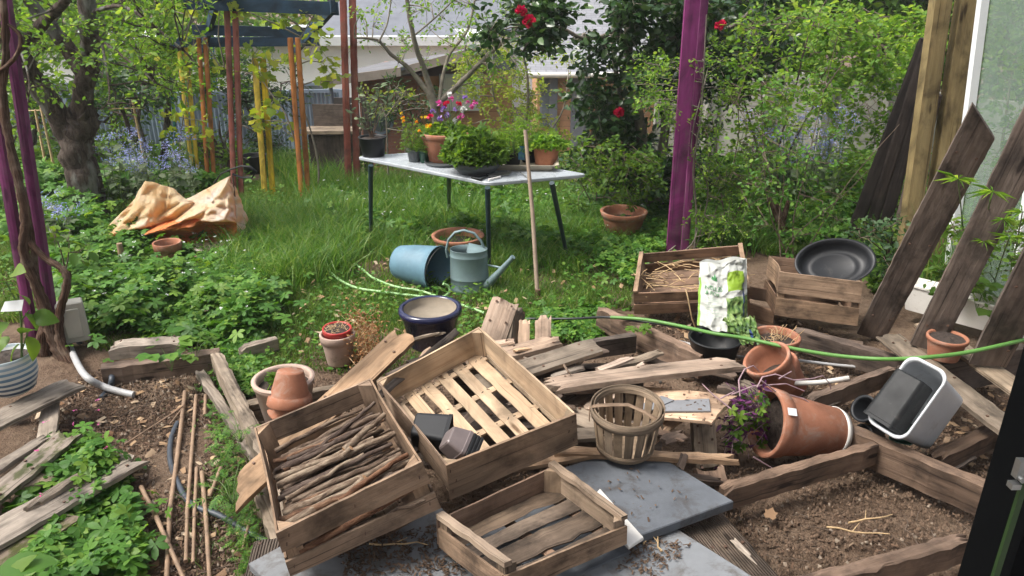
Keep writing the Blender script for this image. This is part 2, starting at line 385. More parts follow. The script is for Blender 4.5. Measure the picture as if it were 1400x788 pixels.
def board_geo(L, w_, t, seed, jag=(0, 0), warp=.004, edge=.003, K=7, taper=(1, 1), seg=None, shear=(0, 0)):
    rs = random.Random(seed); seg = seg or max(6, int(L/.05)); xs = [L*i/seg for i in range(seg+1)]
    ph = [rs.uniform(0, 6) for _ in range(6)]
    j0 = []; j1 = []; a = b = 0
    for k in range(K):
        a = .5*a+rs.uniform(0, 1)*.9; b = .5*b+rs.uniform(0, 1)*.9
        if jag[0]: j0.append(jag[0]*min(1.2, a*rs.choice((.3, 1, 1)))) 
        else: j0.append(0)
        if jag[1]: j1.append(jag[1]*min(1.2, b*rs.choice((.3, 1, 1))))
        else: j1.append(0)
    top = []; bot = []
    for i, x in enumerate(xs):
        q = x/L; tw = taper[0]+(taper[1]-taper[0])*q
        for k in range(K):
            s = k/(K-1)*2-1
            e = edge*noise.noise(Vector((x*14+seed*3.1, s*5, seed)))
            y = s*w_/2*tw + (e*1.6 if abs(s) == 1 else 0)
            z = warp*math.sin(x/L*3+ph[0]) + warp*.8*s*math.sin(x*2+ph[1]) + edge*.5*noise.noise(Vector((x*9, s*4, seed*2.)))
            if abs(s) == 1: z -= min(.004, t*.18)
            xx = x
            wt = (1-q)**6; xx += j0[k]*wt*(1)+shear[0]*s*wt
            wt = q**6; xx -= j1[k]*wt; xx += shear[1]*s*wt
            zt = z+e*.6
            thin = 0
            if jag[0] and i == 0: thin = t*.3*rs.random()
            if jag[1] and i == seg: thin = t*.3*rs.random()
            top.append(Vector((xx, y, zt-thin))); bot.append(Vector((xx+rs.uniform(-1, 1)*.2*(jag[0] if i == 0 else jag[1] if i == seg else 0), y, z-t+(thin if k % 2 else 0)+min(.004, t*.18)*(2 if abs(s) == 1 else 0))))
    n = len(top); v = top+bot; f = []; uv = []
    uo = rs.random()*20
    for i in range(seg):
        for k in range(K-1):
            A, B, C, D = i*K+k, (i+1)*K+k, (i+1)*K+k+1, i*K+k+1
            f.append((A, B, C, D)); uv.append([(v[q].x, v[q].y+uo) for q in (A, B, C, D)])
            f.append((n+D, n+C, n+B, n+A)); uv.append([(v[q].x, v[q].y+uo+3) for q in (D, C, B, A)])
        for k, s in ((0, -1), (K-1, 1)):
            A, B = i*K+k, (i+1)*K+k
            fc = (A, n+A, n+B, B) if s < 0 else (A, B, n+B, n+A)
            f.append(fc); uv.append([(v[q].x, v[q].z+uo+6+s) for q in fc])
    for i, s in ((0, -1), (seg, 1)):
        for k in range(K-1):
            A, B = i*K+k, i*K+k+1
            fc = (A, B, n+B, n+A) if s < 0 else (B, A, n+A, n+B)
            f.append(fc); uv.append([(v[q].z*2+7, v[q].y*2+uo) for q in fc])
    return v, f, uv
SEED = [11]
def frame_mat(a, b, roll=0, up=None):
    x = (b-a).normalized(); up = up or Vector((0, 0, 1))
    if abs(x.dot(up)) > .97: up = Vector((0, -1, 0))
    y = up.cross(x).normalized(); z = x.cross(y)
    m = Matrix((x, y, z)).transposed().to_4x4(); m = Matrix.Translation(a) @ m @ Matrix.Rotation(R(roll), 4, 'X'); return m
def board(name, label, a, b, w_, t, mat, jag=(0, 0), roll=0, group=None, parent=None, cat=None, up=None, nails=None, **k):
    if nails is None: nails = 3 if (w_ > .09 and parent is None and 'leaning_board' != name) else 0
    SEED[0] += 1; a = pt(a); b = pt(b); L = (b-a).length
    mb = MB(); v, f, uv = board_geo(L, w_, t, SEED[0], jag, **k); mb.add(v, f, uv)
    if nails:
        rs = random.Random(SEED[0])
        for x in (L*.12, L*.5, L*.88)[:nails]:
            for s in (-.3, .3): box(mb, (x+rs.uniform(-.02, .02), s*w_, .0015), (.010, .010, .006), 1)
    mt = frame_mat(a, b, roll, up)
    if parent is not None:
        o = mb.build(name, [mat, 'rust'], parent, local=True); o.matrix_basis = pmat(parent).inverted() @ mt
        if label: tag(o, label)
        return o
    o = mb.build(name, [mat, 'rust'], matrix=mt)
    return tag(o, label, cat or 'plank', group)

# ------------------------------------------------------------------ leaf meshes (numpy)
rng = np.random.default_rng(5)
def T(v, f): return np.array(v, float), np.array(f, int)
TPL = {
 'oval': T([(0, 0, 0), (.3, .27, .05), (.7, .24, .03), (1, 0, -.12), (.7, -.24, .03), (.3, -.27, .05), (.5, 0, -.03)], [(0, 6, 1), (1, 6, 2), (2, 6, 3), (3, 6, 4), (4, 6, 5), (5, 6, 0)]),
 'dia': T([(0, 0, 0), (.45, .28, .05), (1, 0, -.08), (.45, -.28, .05)], [(0, 2, 1), (0, 3, 2)]),
 'thin': T([(0, 0, 0), (.4, .09, .02), (1, 0, -.2), (.4, -.09, .02)], [(0, 2, 1), (0, 3, 2)]),
 'round': T([(0, 0, 0)]+[(.5+.5*math.cos(a), .5*math.sin(a), .05*math.cos(2*a)) for a in np.linspace(PI*.85, -PI*.85, 8)], [(0, i+1, i) for i in range(1, 8)]),
}
def lobed(nl=5, spread=130, w=.2, jag=True):
    v = [(0, 0, 0)]; f = []
    for i in range(nl):
        a = R(-spread+2*spread*i/(nl-1)); l = 1-.28*abs(i-(nl-1)/2)/((nl-1)/2)
        c, s = math.cos(a), math.sin(a)
        def q(x, y, z): return (x*c-y*s, x*s+y*c, z)
        o = len(v); v += [q(l*.45, w, .04), q(l, 0, -.1), q(l*.45, -w, .04), q(l*.75, w*.95, -.02), q(l*.75, -w*.95, -.02), q(l*.5, 0, 0)]
        f += [(0, o+5, o), (o, o+5, o+3), (o+3, o+5, o+1), (o+1, o+5, o+4), (o+4, o+5, o+2), (o+2, o+5, 0)]
    return T(v, f)
TPL['lobed'] = lobed(5, 120, .2)
TPL['tri'] = lobed(3, 70, .26)
def vine():
    pts = [(0, 0), (-.12, .3), (.15, .52), (.3, .42), (.62, .55), (.62, .3), (1, 0), (.62, -.3), (.62, -.55), (.3, -.42), (.15, -.52), (-.12, -.3)]
    v = [(.35, 0, -.04)]+[(x, y, .06*abs(y)*2-.1*max(0, x-.5)) for x, y in pts]; n = len(pts)
    return T(v, [(0, 1+(i+1) % n, 1+i) for i in range(n)])
TPL['vine'] = vine()
def bigleaf(n=14):
    v = []; f = []
    for i in range(n+1):
        q = i/n; w_ = .36*math.sin(PI*q**.8)**.8*(1+.04*(-1)**i); z = .10*math.sin(PI*q)-.15*q*q; v += [(q, w_, z+.05*w_), (q, 0, z-.03), (q, -w_, z+.05*w_)]
    for i in range(n):
        a = 3*i; f += [(a, a+1, a+4), (a, a+4, a+3), (a+1, a+2, a+5), (a+1, a+5, a+4)]
    return T(v, f)
TPL['bigleaf'] = bigleaf()
def feather():
    v = []; f = []
    for i in range(5):
        x = .1+.18*i; l = .26*(1-abs(i-1.6)/5)
        for s in (1, -1):
            o = len(v); v += [(x, 0, 0), (x+.12, s*l*.5-.03*s, .02), (x+.2, s*l, -.03), (x+.05, s*l*.6, .02)]; f += [(o, o+1, o+2), (o, o+2, o+3)]
    o = len(v); v += [(.9, -.05, 0), (1.1, 0, -.05), (.9, .05, 0), (0, 0, 0)]; f += [(o, o+1, o+2), (o, o+2, o+3)]
    return T(v, f)
TPL['feather'] = feather()
def npmesh(name, V, Fc, mat, parent=None, smooth=False):
    me = bpy.data.meshes.new(name); nv = len(V); nf = len(Fc)
    o = bpy.data.objects.new(name, me); col.objects.link(o)
    if parent is not None:
        o.parent = parent; mi = np.array(pmat(parent).inverted()); V = V @ mi[:3, :3].T + mi[:3, 3]
    me.vertices.add(nv); me.vertices.foreach_set('co', np.ascontiguousarray(V, dtype=np.float32).ravel())
    me.loops.add(nf*3); me.loops.foreach_set('vertex_index', np.ascontiguousarray(Fc, dtype=np.int32).ravel())
    me.polygons.add(nf); me.polygons.foreach_set('loop_start', np.arange(0, nf*3, 3, dtype=np.int32))
    me.materials.append(M[mat] if isinstance(mat, str) else mat)
    me.update(calc_edges=True); me.validate(); return o
def nrm(a): return a/np.maximum(1e-9, np.linalg.norm(a, axis=-1, keepdims=True))
def leafarr(P_, D, size, tpl='oval', up=None, upw=.7, wid=1.):
    """P_ base points (N,3), D directions, size (N,)"""
    tv, tf = TPL[tpl]; N = len(P_); D = nrm(D)
    U = rng.normal(size=(N, 3))*(1-upw)+np.array([0, 0, 1])*upw if up is None else up
    Y = nrm(np.cross(U, D)); Z = np.cross(D, Y)
    s = size[:, None, None]
    V = P_[:, None, :]+s*(tv[None, :, 0:1]*D[:, None, :]+wid*tv[None, :, 1:2]*Y[:, None, :]+tv[None, :, 2:3]*Z[:, None, :])
    F_ = tf[None]+(np.arange(N)*len(tv))[:, None, None]
    return V.reshape(-1, 3), F_.reshape(-1, 3)
def merge(parts):
    Vs = []; Fs = []; o = 0
    for v, f in parts:
        Vs.append(v); Fs.append(f+o); o += len(v)
    return np.concatenate(Vs), np.concatenate(Fs)
def blades(XY, z, h, wd, lean=.5, segs=3, ldir=None, curl=1.5):
    N = len(XY); a = rng.uniform(0, 2*PI, N) if ldir is None else ldir
    d = np.stack([np.cos(a), np.sin(a), np.zeros(N)], 1); fa = rng.uniform(0, 2*PI, N)
    pr = np.stack([np.cos(fa), np.sin(fa), np.zeros(N)], 1)
    base = np.concatenate([XY, z[:, None]], 1); L = rng.uniform(.3, 1, N)*lean
    V = []
    for i in range(segs+1):
        q = i/segs; off = (L*h*q**curl)[:, None]*d; zz = (h*q*(1-.35*L*q))[:, None]*np.array([0, 0, 1])
        c = base+off+zz; ww = (wd*(1-q**1.5)*.5)[:, None]
        if i < segs: V += [c-pr*ww, c+pr*ww]
        else: V += [c]
    V = np.stack(V, 1); F_ = []
    for i in range(segs-1): a0 = 2*i; F_ += [(a0, a0+1, a0+3), (a0, a0+3, a0+2)]
    a0 = 2*(segs-1); F_ += [(a0, a0+1, a0+2)]
    F_ = np.array(F_)[None]+(np.arange(N)*(2*segs+1))[:, None, None]
    return V.reshape(-1, 3), F_.reshape(-1, 3)
def inpoly(XY, poly):
    x, y = XY[:, 0], XY[:, 1]; c = np.zeros(len(XY), bool); n = len(poly)
    for i in range(n):
        x1, y1 = poly[i]; x2, y2 = poly[(i+1) % n]
        t = ((y1 > y) != (y2 > y)) & (x < (x2-x1)*(y-y1)/(y2-y1+1e-12)+x1); c ^= t
    return c
def wpoly(px): return [(P(a, b).x, P(a, b).y) for a, b in px]
def scatter(poly, n, near=0.):
    xs = [p[0] for p in poly]; ys = [p[1] for p in poly]; out = []; tot = 0
    while tot < n:
        q = np.stack([rng.uniform(min(xs), max(xs), n), rng.uniform(min(ys), max(ys), n)], 1)
        q = q[inpoly(q, poly)]; out.append(q); tot += len(q)
        if len(q) == 0: break
    return np.concatenate(out)[:n]
_ph = rng.uniform(0, 6, (8, 2)); _fr = rng.normal(size=(8, 2))
def clump(XY, s=1.):
    a = 0
    for i in range(8): a = a+np.sin((XY[:, 0]*_fr[i, 0]+XY[:, 1]*_fr[i, 1])*s*(1+i*.4)+_ph[i, 0])
    return a/8**.5
def gz(XY):
    y = XY[:, 1]; return np.where(y < 6.5, 0, np.where(y < 10, -.07*(y-6.5), np.where(y < 20, -.245-.2*(y-10), -2.245)))

def plant(name, label, cat, base, limbs=(), clumps=(), leaf='lf_mid', tpl='oval', size=.05, n=60, bark='bark_grey', group=None, twigs=6, up=.6, trunk_name='trunk', crown_name='crown', flowers=None, wid=1., seed=1, lsides=7, twr=.006, droop=.2, root=None):
    """limbs: (points, r0, r1); clumps: (centre, radius[, n]) joined to the nearest limb by twigs that carry the leaves"""
    rs = random.Random(seed*7+3); root = root or thing(name, label, cat, base, group=group)
    mb = MB(); lp = []
    for pts, r0, r1 in limbs:
        pts = [Vector(p) for p in pts]; sm = []
        for i in range(len(pts)-1):                      # catmull-like smoothing with gentle kinks
            a, b = pts[i], pts[i+1]; p0 = pts[max(0, i-1)]; p3 = pts[min(len(pts)-1, i+2)]
            for j in range(5):
                t = j/5; sm.append(.5*((2*a)+(b-p0)*t+(2*p0-5*a+4*b-p3)*t*t+(3*a-p0-3*b+p3)*t**3))
        sm.append(pts[-1]); N = len(sm)
        jit = r0*.12
        sm = [p+Vector((rs.uniform(-jit, jit), rs.uniform(-jit, jit), 0)) if 0 < i < N-1 else p for i, p in enumerate(sm)]
        tube(mb, sm, [r0+(r1-r0)*(i/(N-1))**.8 for i in range(N)], lsides, lump=.07 if r0 > .1 else .2, seed=seed)
        lp += sm
    Pp = []; Dd = []
    for c in (clumps or ()):
        ctr, rad = Vector(c[0]), c[1]; k = c[2] if len(c) > 2 else n
        st = min(lp, key=lambda p: (p-ctr).length+max(0, p.z-ctr.z)*.5) if lp else Vector(base)
        mid = (st+ctr)/2+Vector((rs.uniform(-1, 1), rs.uniform(-1, 1), rs.uniform(-.2, 1)))*.12*(st-ctr).length
        tube(mb, [st, mid, ctr], [twr*1.4, twr*1.1, twr*.7], 4, cap=False)
        for q in range(twigs):
            d = Vector((rs.gauss(0, 1), rs.gauss(0, 1), rs.gauss(.15, .8))).normalized()
            l = rad*rs.uniform(.6, 1.25); e = ctr+d*l-Vector((0, 0, droop*l)); m_ = ctr+d*l*.5+Vector((0, 0, .06*l))
            tube(mb, [ctr, m_, e], [twr*.6, twr*.45, twr*.25], 3, cap=False)
            kk = max(1, k//twigs)
            for j in range(kk):
                t = rs.uniform(.15, 1.05); p = ctr.lerp(m_, t*2) if t < .5 else m_.lerp(e, t*2-1)
                sp = size*.5
                Pp.append((p.x+rs.gauss(0, sp), p.y+rs.gauss(0, sp), p.z+rs.gauss(0, sp)))
                Dd.append((d.x+rs.gauss(0, .8), d.y+rs.gauss(0, .8), d.z*.6+rs.gauss(-droop, .55)))
    if mb.v: mb.build(trunk_name, bark, root)
    if Pp:
        Pp = np.array(Pp); Dd = np.array(Dd); sz = size*rng.uniform(.6, 1.25, len(Pp))
        V, F_ = leafarr(Pp, Dd, sz, tpl, upw=up, wid=wid); npmesh(crown_name, V, F_, leaf, root)
    if flowers:
        for (fm, fp, fr, fn) in flowers:      # flower heads: rosettes of petals, each head a part
            for p in fp:
                bloom(root, fm, Vector(p), fr*rs.uniform(.85, 1.15), fn, rs)
    return root
def bloom(root, fm, p, r, n=14, rs=random, name='flower'):
    d = np.array([[rs.gauss(0, 1), rs.gauss(-.5, .9), rs.gauss(.3, .8)] for _ in range(n)]); d = nrm(d)
    V, F_ = leafarr(np.array([p]*n)+d*r*.15, d, np.full(n, r), 'round', upw=0); return npmesh(name, V, F_, fm, root)
def boxclumps(x0, y0, x1, y1, Y0, Y1, n, r0, r1, seed=1, k=None):
    rs = random.Random(seed); out = []
    for i in range(n):
        q = PY(rs.uniform(x0, x1), rs.uniform(y0, y1), rs.uniform(Y0, Y1)); r = rs.uniform(r0, r1)
        q.z = max(q.z, g0(q.y)+.05)
        out.append((q, r) if k is None else (q, r, k))
    return out
def L3(*pts): return [PY(*p) if len(p) == 3 else P(*p) for p in pts]

# ================================================================== THE SETTING
def shading_house_wall():  # unseen wall behind the camera, added and made tall to darken the foreground
    t = thing('house', 'unseen rendered house wall with a doorway, added behind the camera to shade the foreground', 'house', (0, -.3, 0)); me = bpy.data.meshes.new('wall'); bm_ = []
    for x0, x1, z0, z1 in ((-7, -1.0, 0, 8), (1.0, 7, 0, 8), (-1.0, 1.0, 2.75, 8)):
        bm_.append((x0, x1, z0, z1))
    v = []; f = []
    for x0, x1, z0, z1 in bm_:
        o = len(v); v += [(x, y, z) for z in (z0, z1) for y in (-.5, -.2) for x in (x0, x1)]
        f += [tuple(o+k for k in q) for q in ((0, 2, 3, 1), (4, 5, 7, 6), (0, 1, 5, 4), (1, 3, 7, 5), (3, 2, 6, 7), (2, 0, 4, 6))]
    me.from_pydata([Vector(p)-Vector((0, -.3, 0)) for p in v], [], f); me.materials.append(M['render_white']); ob = bpy.data.objects.new('wall', me); col.objects.link(ob); ob.parent = t
shading_house_wall()
def build_ground():
    xs = np.concatenate([np.linspace(-900, -8, 14), np.arange(-6, 6, .06), np.linspace(8, 900, 14)])
    ys = np.concatenate([[-20, -5, -1], np.arange(.8, 8, .06), np.linspace(8.2, 24, 30), [40, 80, 200, 600, 1500]])
    X, Y = np.meshgrid(xs, ys); Z = gz(np.stack([X.ravel(), Y.ravel()], 1)).reshape(X.shape)
    near = (np.abs(X) < 6) & (Y < 8)
    nzv = np.zeros_like(Z); it = np.argwhere(near)
    for i, j in it:
        x, y = X[i, j], Y[i, j]
        nzv[i, j] = .045*noise.noise(Vector((x*2.2, y*2.2, 0)))+.022*noise.noise(Vector((x*7, y*7, 3)))+.012*noise.noise(Vector((x*19, y*19, 5)))
    Z = Z+nzv-.015
    ny, nx = X.shape; V = np.stack([X.ravel(), Y.ravel(), Z.ravel()], 1)
    i = np.arange(ny-1)[:, None]*nx+np.arange(nx-1)[None]; i = i.ravel()
    F_ = np.concatenate([np.stack([i, i+1, i+nx+1], 1), np.stack([i, i+nx+1, i+nx], 1)])
    m, n, l, b = newmat('soil'); tc = n.new('ShaderNodeTexCoord'); v = tc.outputs['Object']
    a = nz(n, l, v, 2.2, 6, .65); d = nz(n, l, v, 28, 6, .7); e = nz(n, l, v, 110, 3, .6)
    c = ramp(n, l, d, [(.3, (.06, .037, .025)), (.5, (.125, .082, .055)), (.72, (.21, .15, .105))])
    c = mixc(n, l, ramp(n, l, a, [(.40, 0), (.66, .6)]), c, (.235, .17, .12))
    c = mixc(n, l, ramp(n, l, e, [(.62, 0), (.75, .6)]), c, (.36, .29, .22))
    c = mixc(n, l, ramp(n, l, e, [(.25, .7), (.4, 0)]), c, (.05, .03, .02))
    l.new(c, b.inputs['Base Color']); b.inputs['Roughness'].default_value = .95; b.inputs['Specular IOR Level'].default_value = .15
    bump(n, l, b, mixc(n, l, .5, d, e), 1., .035)
    o = npmesh('ground', V, F_, m); o.data.polygons.foreach_set('use_smooth', [True]*len(F_)); o['kind'] = 'structure'
build_ground()

def quadbox(mb, pts, th, m=0):
    """a slab: four top corners (in order) and a thickness downward"""
    p = [Vector(q) for q in pts]; nrmv = (p[1]-p[0]).cross(p[3]-p[0]).normalized()
    if nrmv.z < 0: nrmv = -nrmv
    q = [a-nrmv*th for a in p]; v = p+q
    f = [(0, 1, 2, 3), (7, 6, 5, 4), (0, 4, 5, 1), (1, 5, 6, 2), (2, 6, 7, 3), (3, 7, 4, 0)]
    ex = (p[1]-p[0]).normalized(); ey = (p[3]-p[0]).normalized()
    uv = [[((v[k]-p[0]).dot(ex), (v[k]-p[0]).dot(ey)+(v[k]-p[0]).z*.5) for k in fc] for fc in f]
    mb.add(v, f, uv, m)
def wallbox(mb, a, b, z0, z1, th, m=0):
    a = Vector((a[0], a[1], 0)); b = Vector((b[0], b[1], 0)); d = (b-a).normalized(); n_ = Vector((-d.y, d.x, 0))*th
    p = [a, b, b+n_, a+n_]; v = [Vector((q.x, q.y, z0)) for q in p]+[Vector((q.x, q.y, z1)) for q in p]
    f = [(3, 2, 1, 0), (4, 5, 6, 7), (0, 1, 5, 4), (1, 2, 6, 5), (2, 3, 7, 6), (3, 0, 4, 7)]
    uv = [[((v[k]-a).dot(d), v[k].z) for k in fc] for fc in f]; mb.add(v, f, uv, m)

# cladding and brick materials for the far buildings
def banded(name, c, c2, scale, axis='Z', rough=.8, brick=False):
    m, n, l, b = newmat(name); tc = n.new('ShaderNodeTexCoord')
    if brick:
        t = n.new('ShaderNodeTexBrick'); t.inputs['Color1'].default_value = (*c, 1); t.inputs['Color2'].default_value = (*sc(c, .8), 1); t.inputs['Mortar'].default_value = (*c2, 1)
        t.inputs['Scale'].default_value = scale; t.inputs['Mortar Size'].default_value = .015; l.new(tc.outputs['UV'], t.inputs['Vector']); cc = t.outputs['Color']; h = t.outputs['Fac']
    else:
        t = n.new('ShaderNodeTexWave'); t.wave_type = 'BANDS'; t.bands_direction = 'Y'; t.wave_profile = 'SAW'; t.inputs['Scale'].default_value = scale
        l.new(tc.outputs['UV'], t.inputs['Vector']); h = t.outputs['Fac']; cc = ramp(n, l, h, [(0, c2), (.1, c), (1, sc(c, 1.1))])
    g = nz(n, l, tc.outputs['Object'], 3, 5); cc = mixc(n, l, ramp(n, l, g, [(.35, .35), (.6, 0)]), cc, sc(c, .6))
    l.new(cc, b.inputs['Base Color']); b.inputs['Roughness'].default_value = rough; bump(n, l, b, h, .4, .02); return m
M['clad_orange'] = banded('orange_cladding', (.44, .235, .12), (.14, .07, .04), 2.2)
M['brick_red'] = banded('red_brick', (.33, .145, .10), (.22, .17, .14), 5, brick=True)
M['slates'] = banded('roof_slates', (.25, .255, .28), (.13, .135, .15), 2.0, brick=True)
M['concrete'] = banded('concrete_panels', (.235, .23, .20), (.09, .09, .08), .95)
M['shed_roof'] = plain('bitumen_roof', (.13, .13, .14), .8, .15, 2.5, (.14, .13, .12), .4)
M['window_glass'] = plain('dark_window', (.10, .12, .13), .1, .3, 3, None, 0, bm=0)
M['fascia'] = plain('grey_fascia', (.25, .21, .175), .8, .15, 5)

# slate-roofed house on the right centre
def build_house():
    Y = 19.; a = PY(735, 97, Y); b = PY(1090, 99, Y); ze = a.z
    t = thing('slate_roof_house', 'house with a large grey slate roof and orange clad wall rising behind the camellia', 'house', (a.x, Y, g0(Y)))
    mb = MB(); wallbox(mb, (a.x, Y), (b.x, Y), g0(Y)-.5, ze, 5); mb.build('wall', 'clad_orange', t)
    top = PY(780, -70, Y+4.5); top2 = PY(1060, -70, Y+4.5)
    mb = MB(); quadbox(mb, [(a.x-.3, Y-.35, ze-.05), (b.x, Y-.35, ze-.05), (top2.x+1.5, Y+4.5, top.z), (top.x-1.2, Y+4.5, top.z)], .12)
    mb.build('roof', 'slates', t)
    mb = MB(); tube(mb, [(a.x-.3, Y-.42, ze-.06), (b.x, Y-.42, ze-.06)], .07, 8); mb.build('gutter', 'white_plastic', t)
    for x in (757, 793, 868):
        q = PY(x, 120, Y-.08); mb = MB(); box(mb, (q.x, Y-.06, (ze+g0(Y))/2), (.2 if x != 793 else .42, .1, ze-g0(Y))); mb.build('post', 'roof_grey', t)
    q = PY(742, 150, Y-.06); mb = MB(); box(mb, (q.x+.1, Y-.05, ze-.75), (.34, .06, 1.2)); f = mb.build('window', 'roof_grey', t)
    mb = MB(); box(mb, (q.x+.1, Y-.09, ze-.75), (.26, .02, 1.1)); mb.build('pane', 'window_glass', f)
build_house()
def build_white_building():
    Y = 25.; a = PY(-120, 100, Y); b = PY(655, 100, Y); t1 = PY(300, 62, Y).z
    t = thing('white_building', 'long low white rendered building with a grey roof edge far behind the pergola', 'building', (a.x, Y, g0(Y)))
    mb = MB(); wallbox(mb, (a.x, Y), (b.x, Y), g0(Y), t1, 8); mb.build('wall', 'render_white', t)
    mb = MB(); wallbox(mb, (a.x-.2, Y-.25), (b.x+.2, Y-.25), t1, t1+.28, 8.5); 
    p = PY(460, 60, Y).x; q = PY(560, 60, Y).x
    mb.build('roof_edge', 'white_paint', t)
    mb = MB(); z = t1+.28
    quadbox(mb, [(p-1, Y+.2, z), (q+1.5, Y+.2, z), (q+.3, Y+4, z+1.6), (p, Y+4, z+1.6)], .1); mb.build('roof', 'roof_grey', t)
    for x in (425, 640, 75):
        c = PY(x, 135, Y); mb = MB(); box(mb, (c.x, Y-.03, c.z+.1), (1.1, .08, .8)); f = mb.build('window', 'fence_blue', t)
        mb = MB(); box(mb, (c.x, Y-.08, c.z+.1), (.95, .03, .65)); mb.build('pane', 'window_glass', f)
    Y = 30.; a = PY(500, 50, Y); b = PY(775, 50, Y)
    t = thing('gabled_white_house', 'white house with a pale pitched roof showing above the shed', 'house', (a.x, Y, g0(Y)))
    zt = PY(560, 40, Y).z; mb = MB(); wallbox(mb, (a.x, Y), (b.x, Y), g0(Y), zt, 6); mb.build('wall', 'render_white', t)
    mb = MB(); quadbox(mb, [(a.x-.3, Y-.3, zt), (b.x+.3, Y-.3, zt), (b.x+.3, Y+3, zt+1.3), (a.x-.3, Y+3, zt+1.3)], .12); mb.build('roof', 'roof_grey', t)
    for x in (575, 640, 690, 740):
        c = PY(x, 60, Y); mb = MB(); box(mb, (c.x, Y-.05, zt-1.3), (.9, .1, .9)); mb.build('window', 'window_glass', t)
build_white_building()
def build_shed():
    Y = 11.5
    t = thing('garden_shed', 'low brick and timber garden shed with a sloping felt roof and a round window', 'shed', (PY(560, 150, Y).x, Y, g0(Y)))
    A = PY(492, 150, Y); B = PY(700, 150, Y+.6); z1 = PY(560, 92, Y).z
    mb = MB(); wallbox(mb, (A.x, Y), (A.x+.9, Y-.01), g0(Y)-.3, PY(500, 104, Y).z, 2.4); mb.build('wall', 'brick_red', t)
    mb = MB(); wallbox(mb, (A.x+.9, Y+.25), (B.x, Y+.6), g0(Y)-.3, z1-.16, 2.2); mb.build('clad_wall', 'clad_orange', t)
    # roof: two slabs stepping up to the right, each seen with its fascia
    def roof(x0, y0, x1, y1, Yf, bx, by):
        p0 = PY(x0, y0, Yf); p1 = PY(x1, y1, Yf); d = 3.0
        mb = MB(); quadbox(mb, [p0, p1, p1+Vector((.4, d, -.05)), p0+Vector((.4, d, -.05))], .05); mb.build('roof', 'shed_roof', t)
        mb = MB(); e = Vector((0, -.03, 0)); u = (p1-p0).normalized()
        mb2 = [p0+e, p1+e, p1+e-Vector((0, 0, .12)), p0+e-Vector((0, 0, .12))]
        v = mb2+[q+Vector((0, .03, 0)) for q in mb2]; mb.add(v, [(0, 3, 2, 1), (4, 5, 6, 7), (0, 1, 5, 4), (1, 2, 6, 5), (2, 3, 7, 6), (3, 0, 4, 7)]); mb.build('fascia', 'fascia', t)
    roof(437, 107, 548, 92, Y-.75, 0, 0); roof(532, 96, 668, 60, Y-.45, 0, 0)
    c = PY(520, 165, Y-.02); mb = MB(); n = 24
    for r0, r1, y, m in ((.17, .21, -.04, 0), (0, .17, -.02, 1)):
        v = []; 
        for k in range(n): a = 2*PI*k/n; v += [(c.x+r0*math.cos(a), Y+y, c.z+r0*math.sin(a)), (c.x+r1*math.cos(a), Y+y, c.z+r1*math.sin(a))]
        mb.add(v, [(2*k, 2*k+1, (2*k+3) % (2*n), (2*k+2) % (2*n)) for k in range(n)], None, m)
    mb.build('round_window', ['fence_blue', 'window_glass'], t)
    c = PY(628, 128, Y+.2); mb = MB(); box(mb, (c.x, Y+.33, c.z), (.62, .1, .55)); f = mb.build('window', 'white_paint', t)
    for s in (-1, 1): mb = MB(); box(mb, (c.x+s*.145, Y+.27, c.z), (.24, .03, .45)); mb.build('pane', 'render_white', f)
    for x in (452, 470):
        mb = MB(); q = PY(x, 115, Y-.7); tube(mb, [(q.x, Y-.7, q.z+.05), (q.x, Y-.7, g0(Y)+.2), (q.x-.03, Y-.7, g0(Y)-.1)], .025, 8); mb.build('porch_post', 'roof_grey', t)
build_shed()
# concrete panel wall on the right
a = PY(905, 100, 10.6); b = PY(1420, 120, 8.4)
t = thing('concrete_panel_wall', 'grey concrete panel wall with posts behind the right hand shrubs', 'wall', (a.x, a.y, g0(a.y)))
N = 6; zt = PY(1100, 92, 9.8).z
for i in range(N):
    p = a.lerp(b, i/N); q = a.lerp(b, (i+1)/N); mb = MB(); wallbox(mb, p, q, -.6, zt-.05*i, .06); mb.build('panel', 'concrete', t)
    mb = MB(); box(mb, (p.x, p.y-.03, (zt-.6)/2+.06), (.13, .16, zt+.66)); mb.build('post', 'concrete', t)
# blue grey metal fence far left
t = thing('metal_sheet_fence', 'blue grey corrugated metal fence beyond the left trees', 'fence', PY(0, 165, 13))
p = PY(-60, 170, 13.); q = PY(470, 168, 14.); mb = MB(); n = 90; zt = PY(60, 134, 13).z
vs = []; d = (q-p); 
for i in range(n*2+1):
    s = p+d*(i/(2*n)); off = .03*(i % 2); vs += [(s.x, s.y+off, -1.6), (s.x, s.y+off, zt)]
mb.add(vs, [(2*i, 2*i+2, 2*i+3, 2*i+1) for i in range(2*n)]); mb.build('sheet', 'fence_blue', t)
for i in range(8):
    s = p+d*(i/7); mb = MB(); box(mb, (s.x, s.y-.06, (zt-1.6)/2), (.06, .06, zt+1.65)); mb.build('post', 'fence_blue', t)
mb = MB(); wallbox(mb, (p.x, p.y-.05), (q.x, q.y-.05), zt-.03, zt+.03, .05); mb.build('rail', 'fence_blue', t)

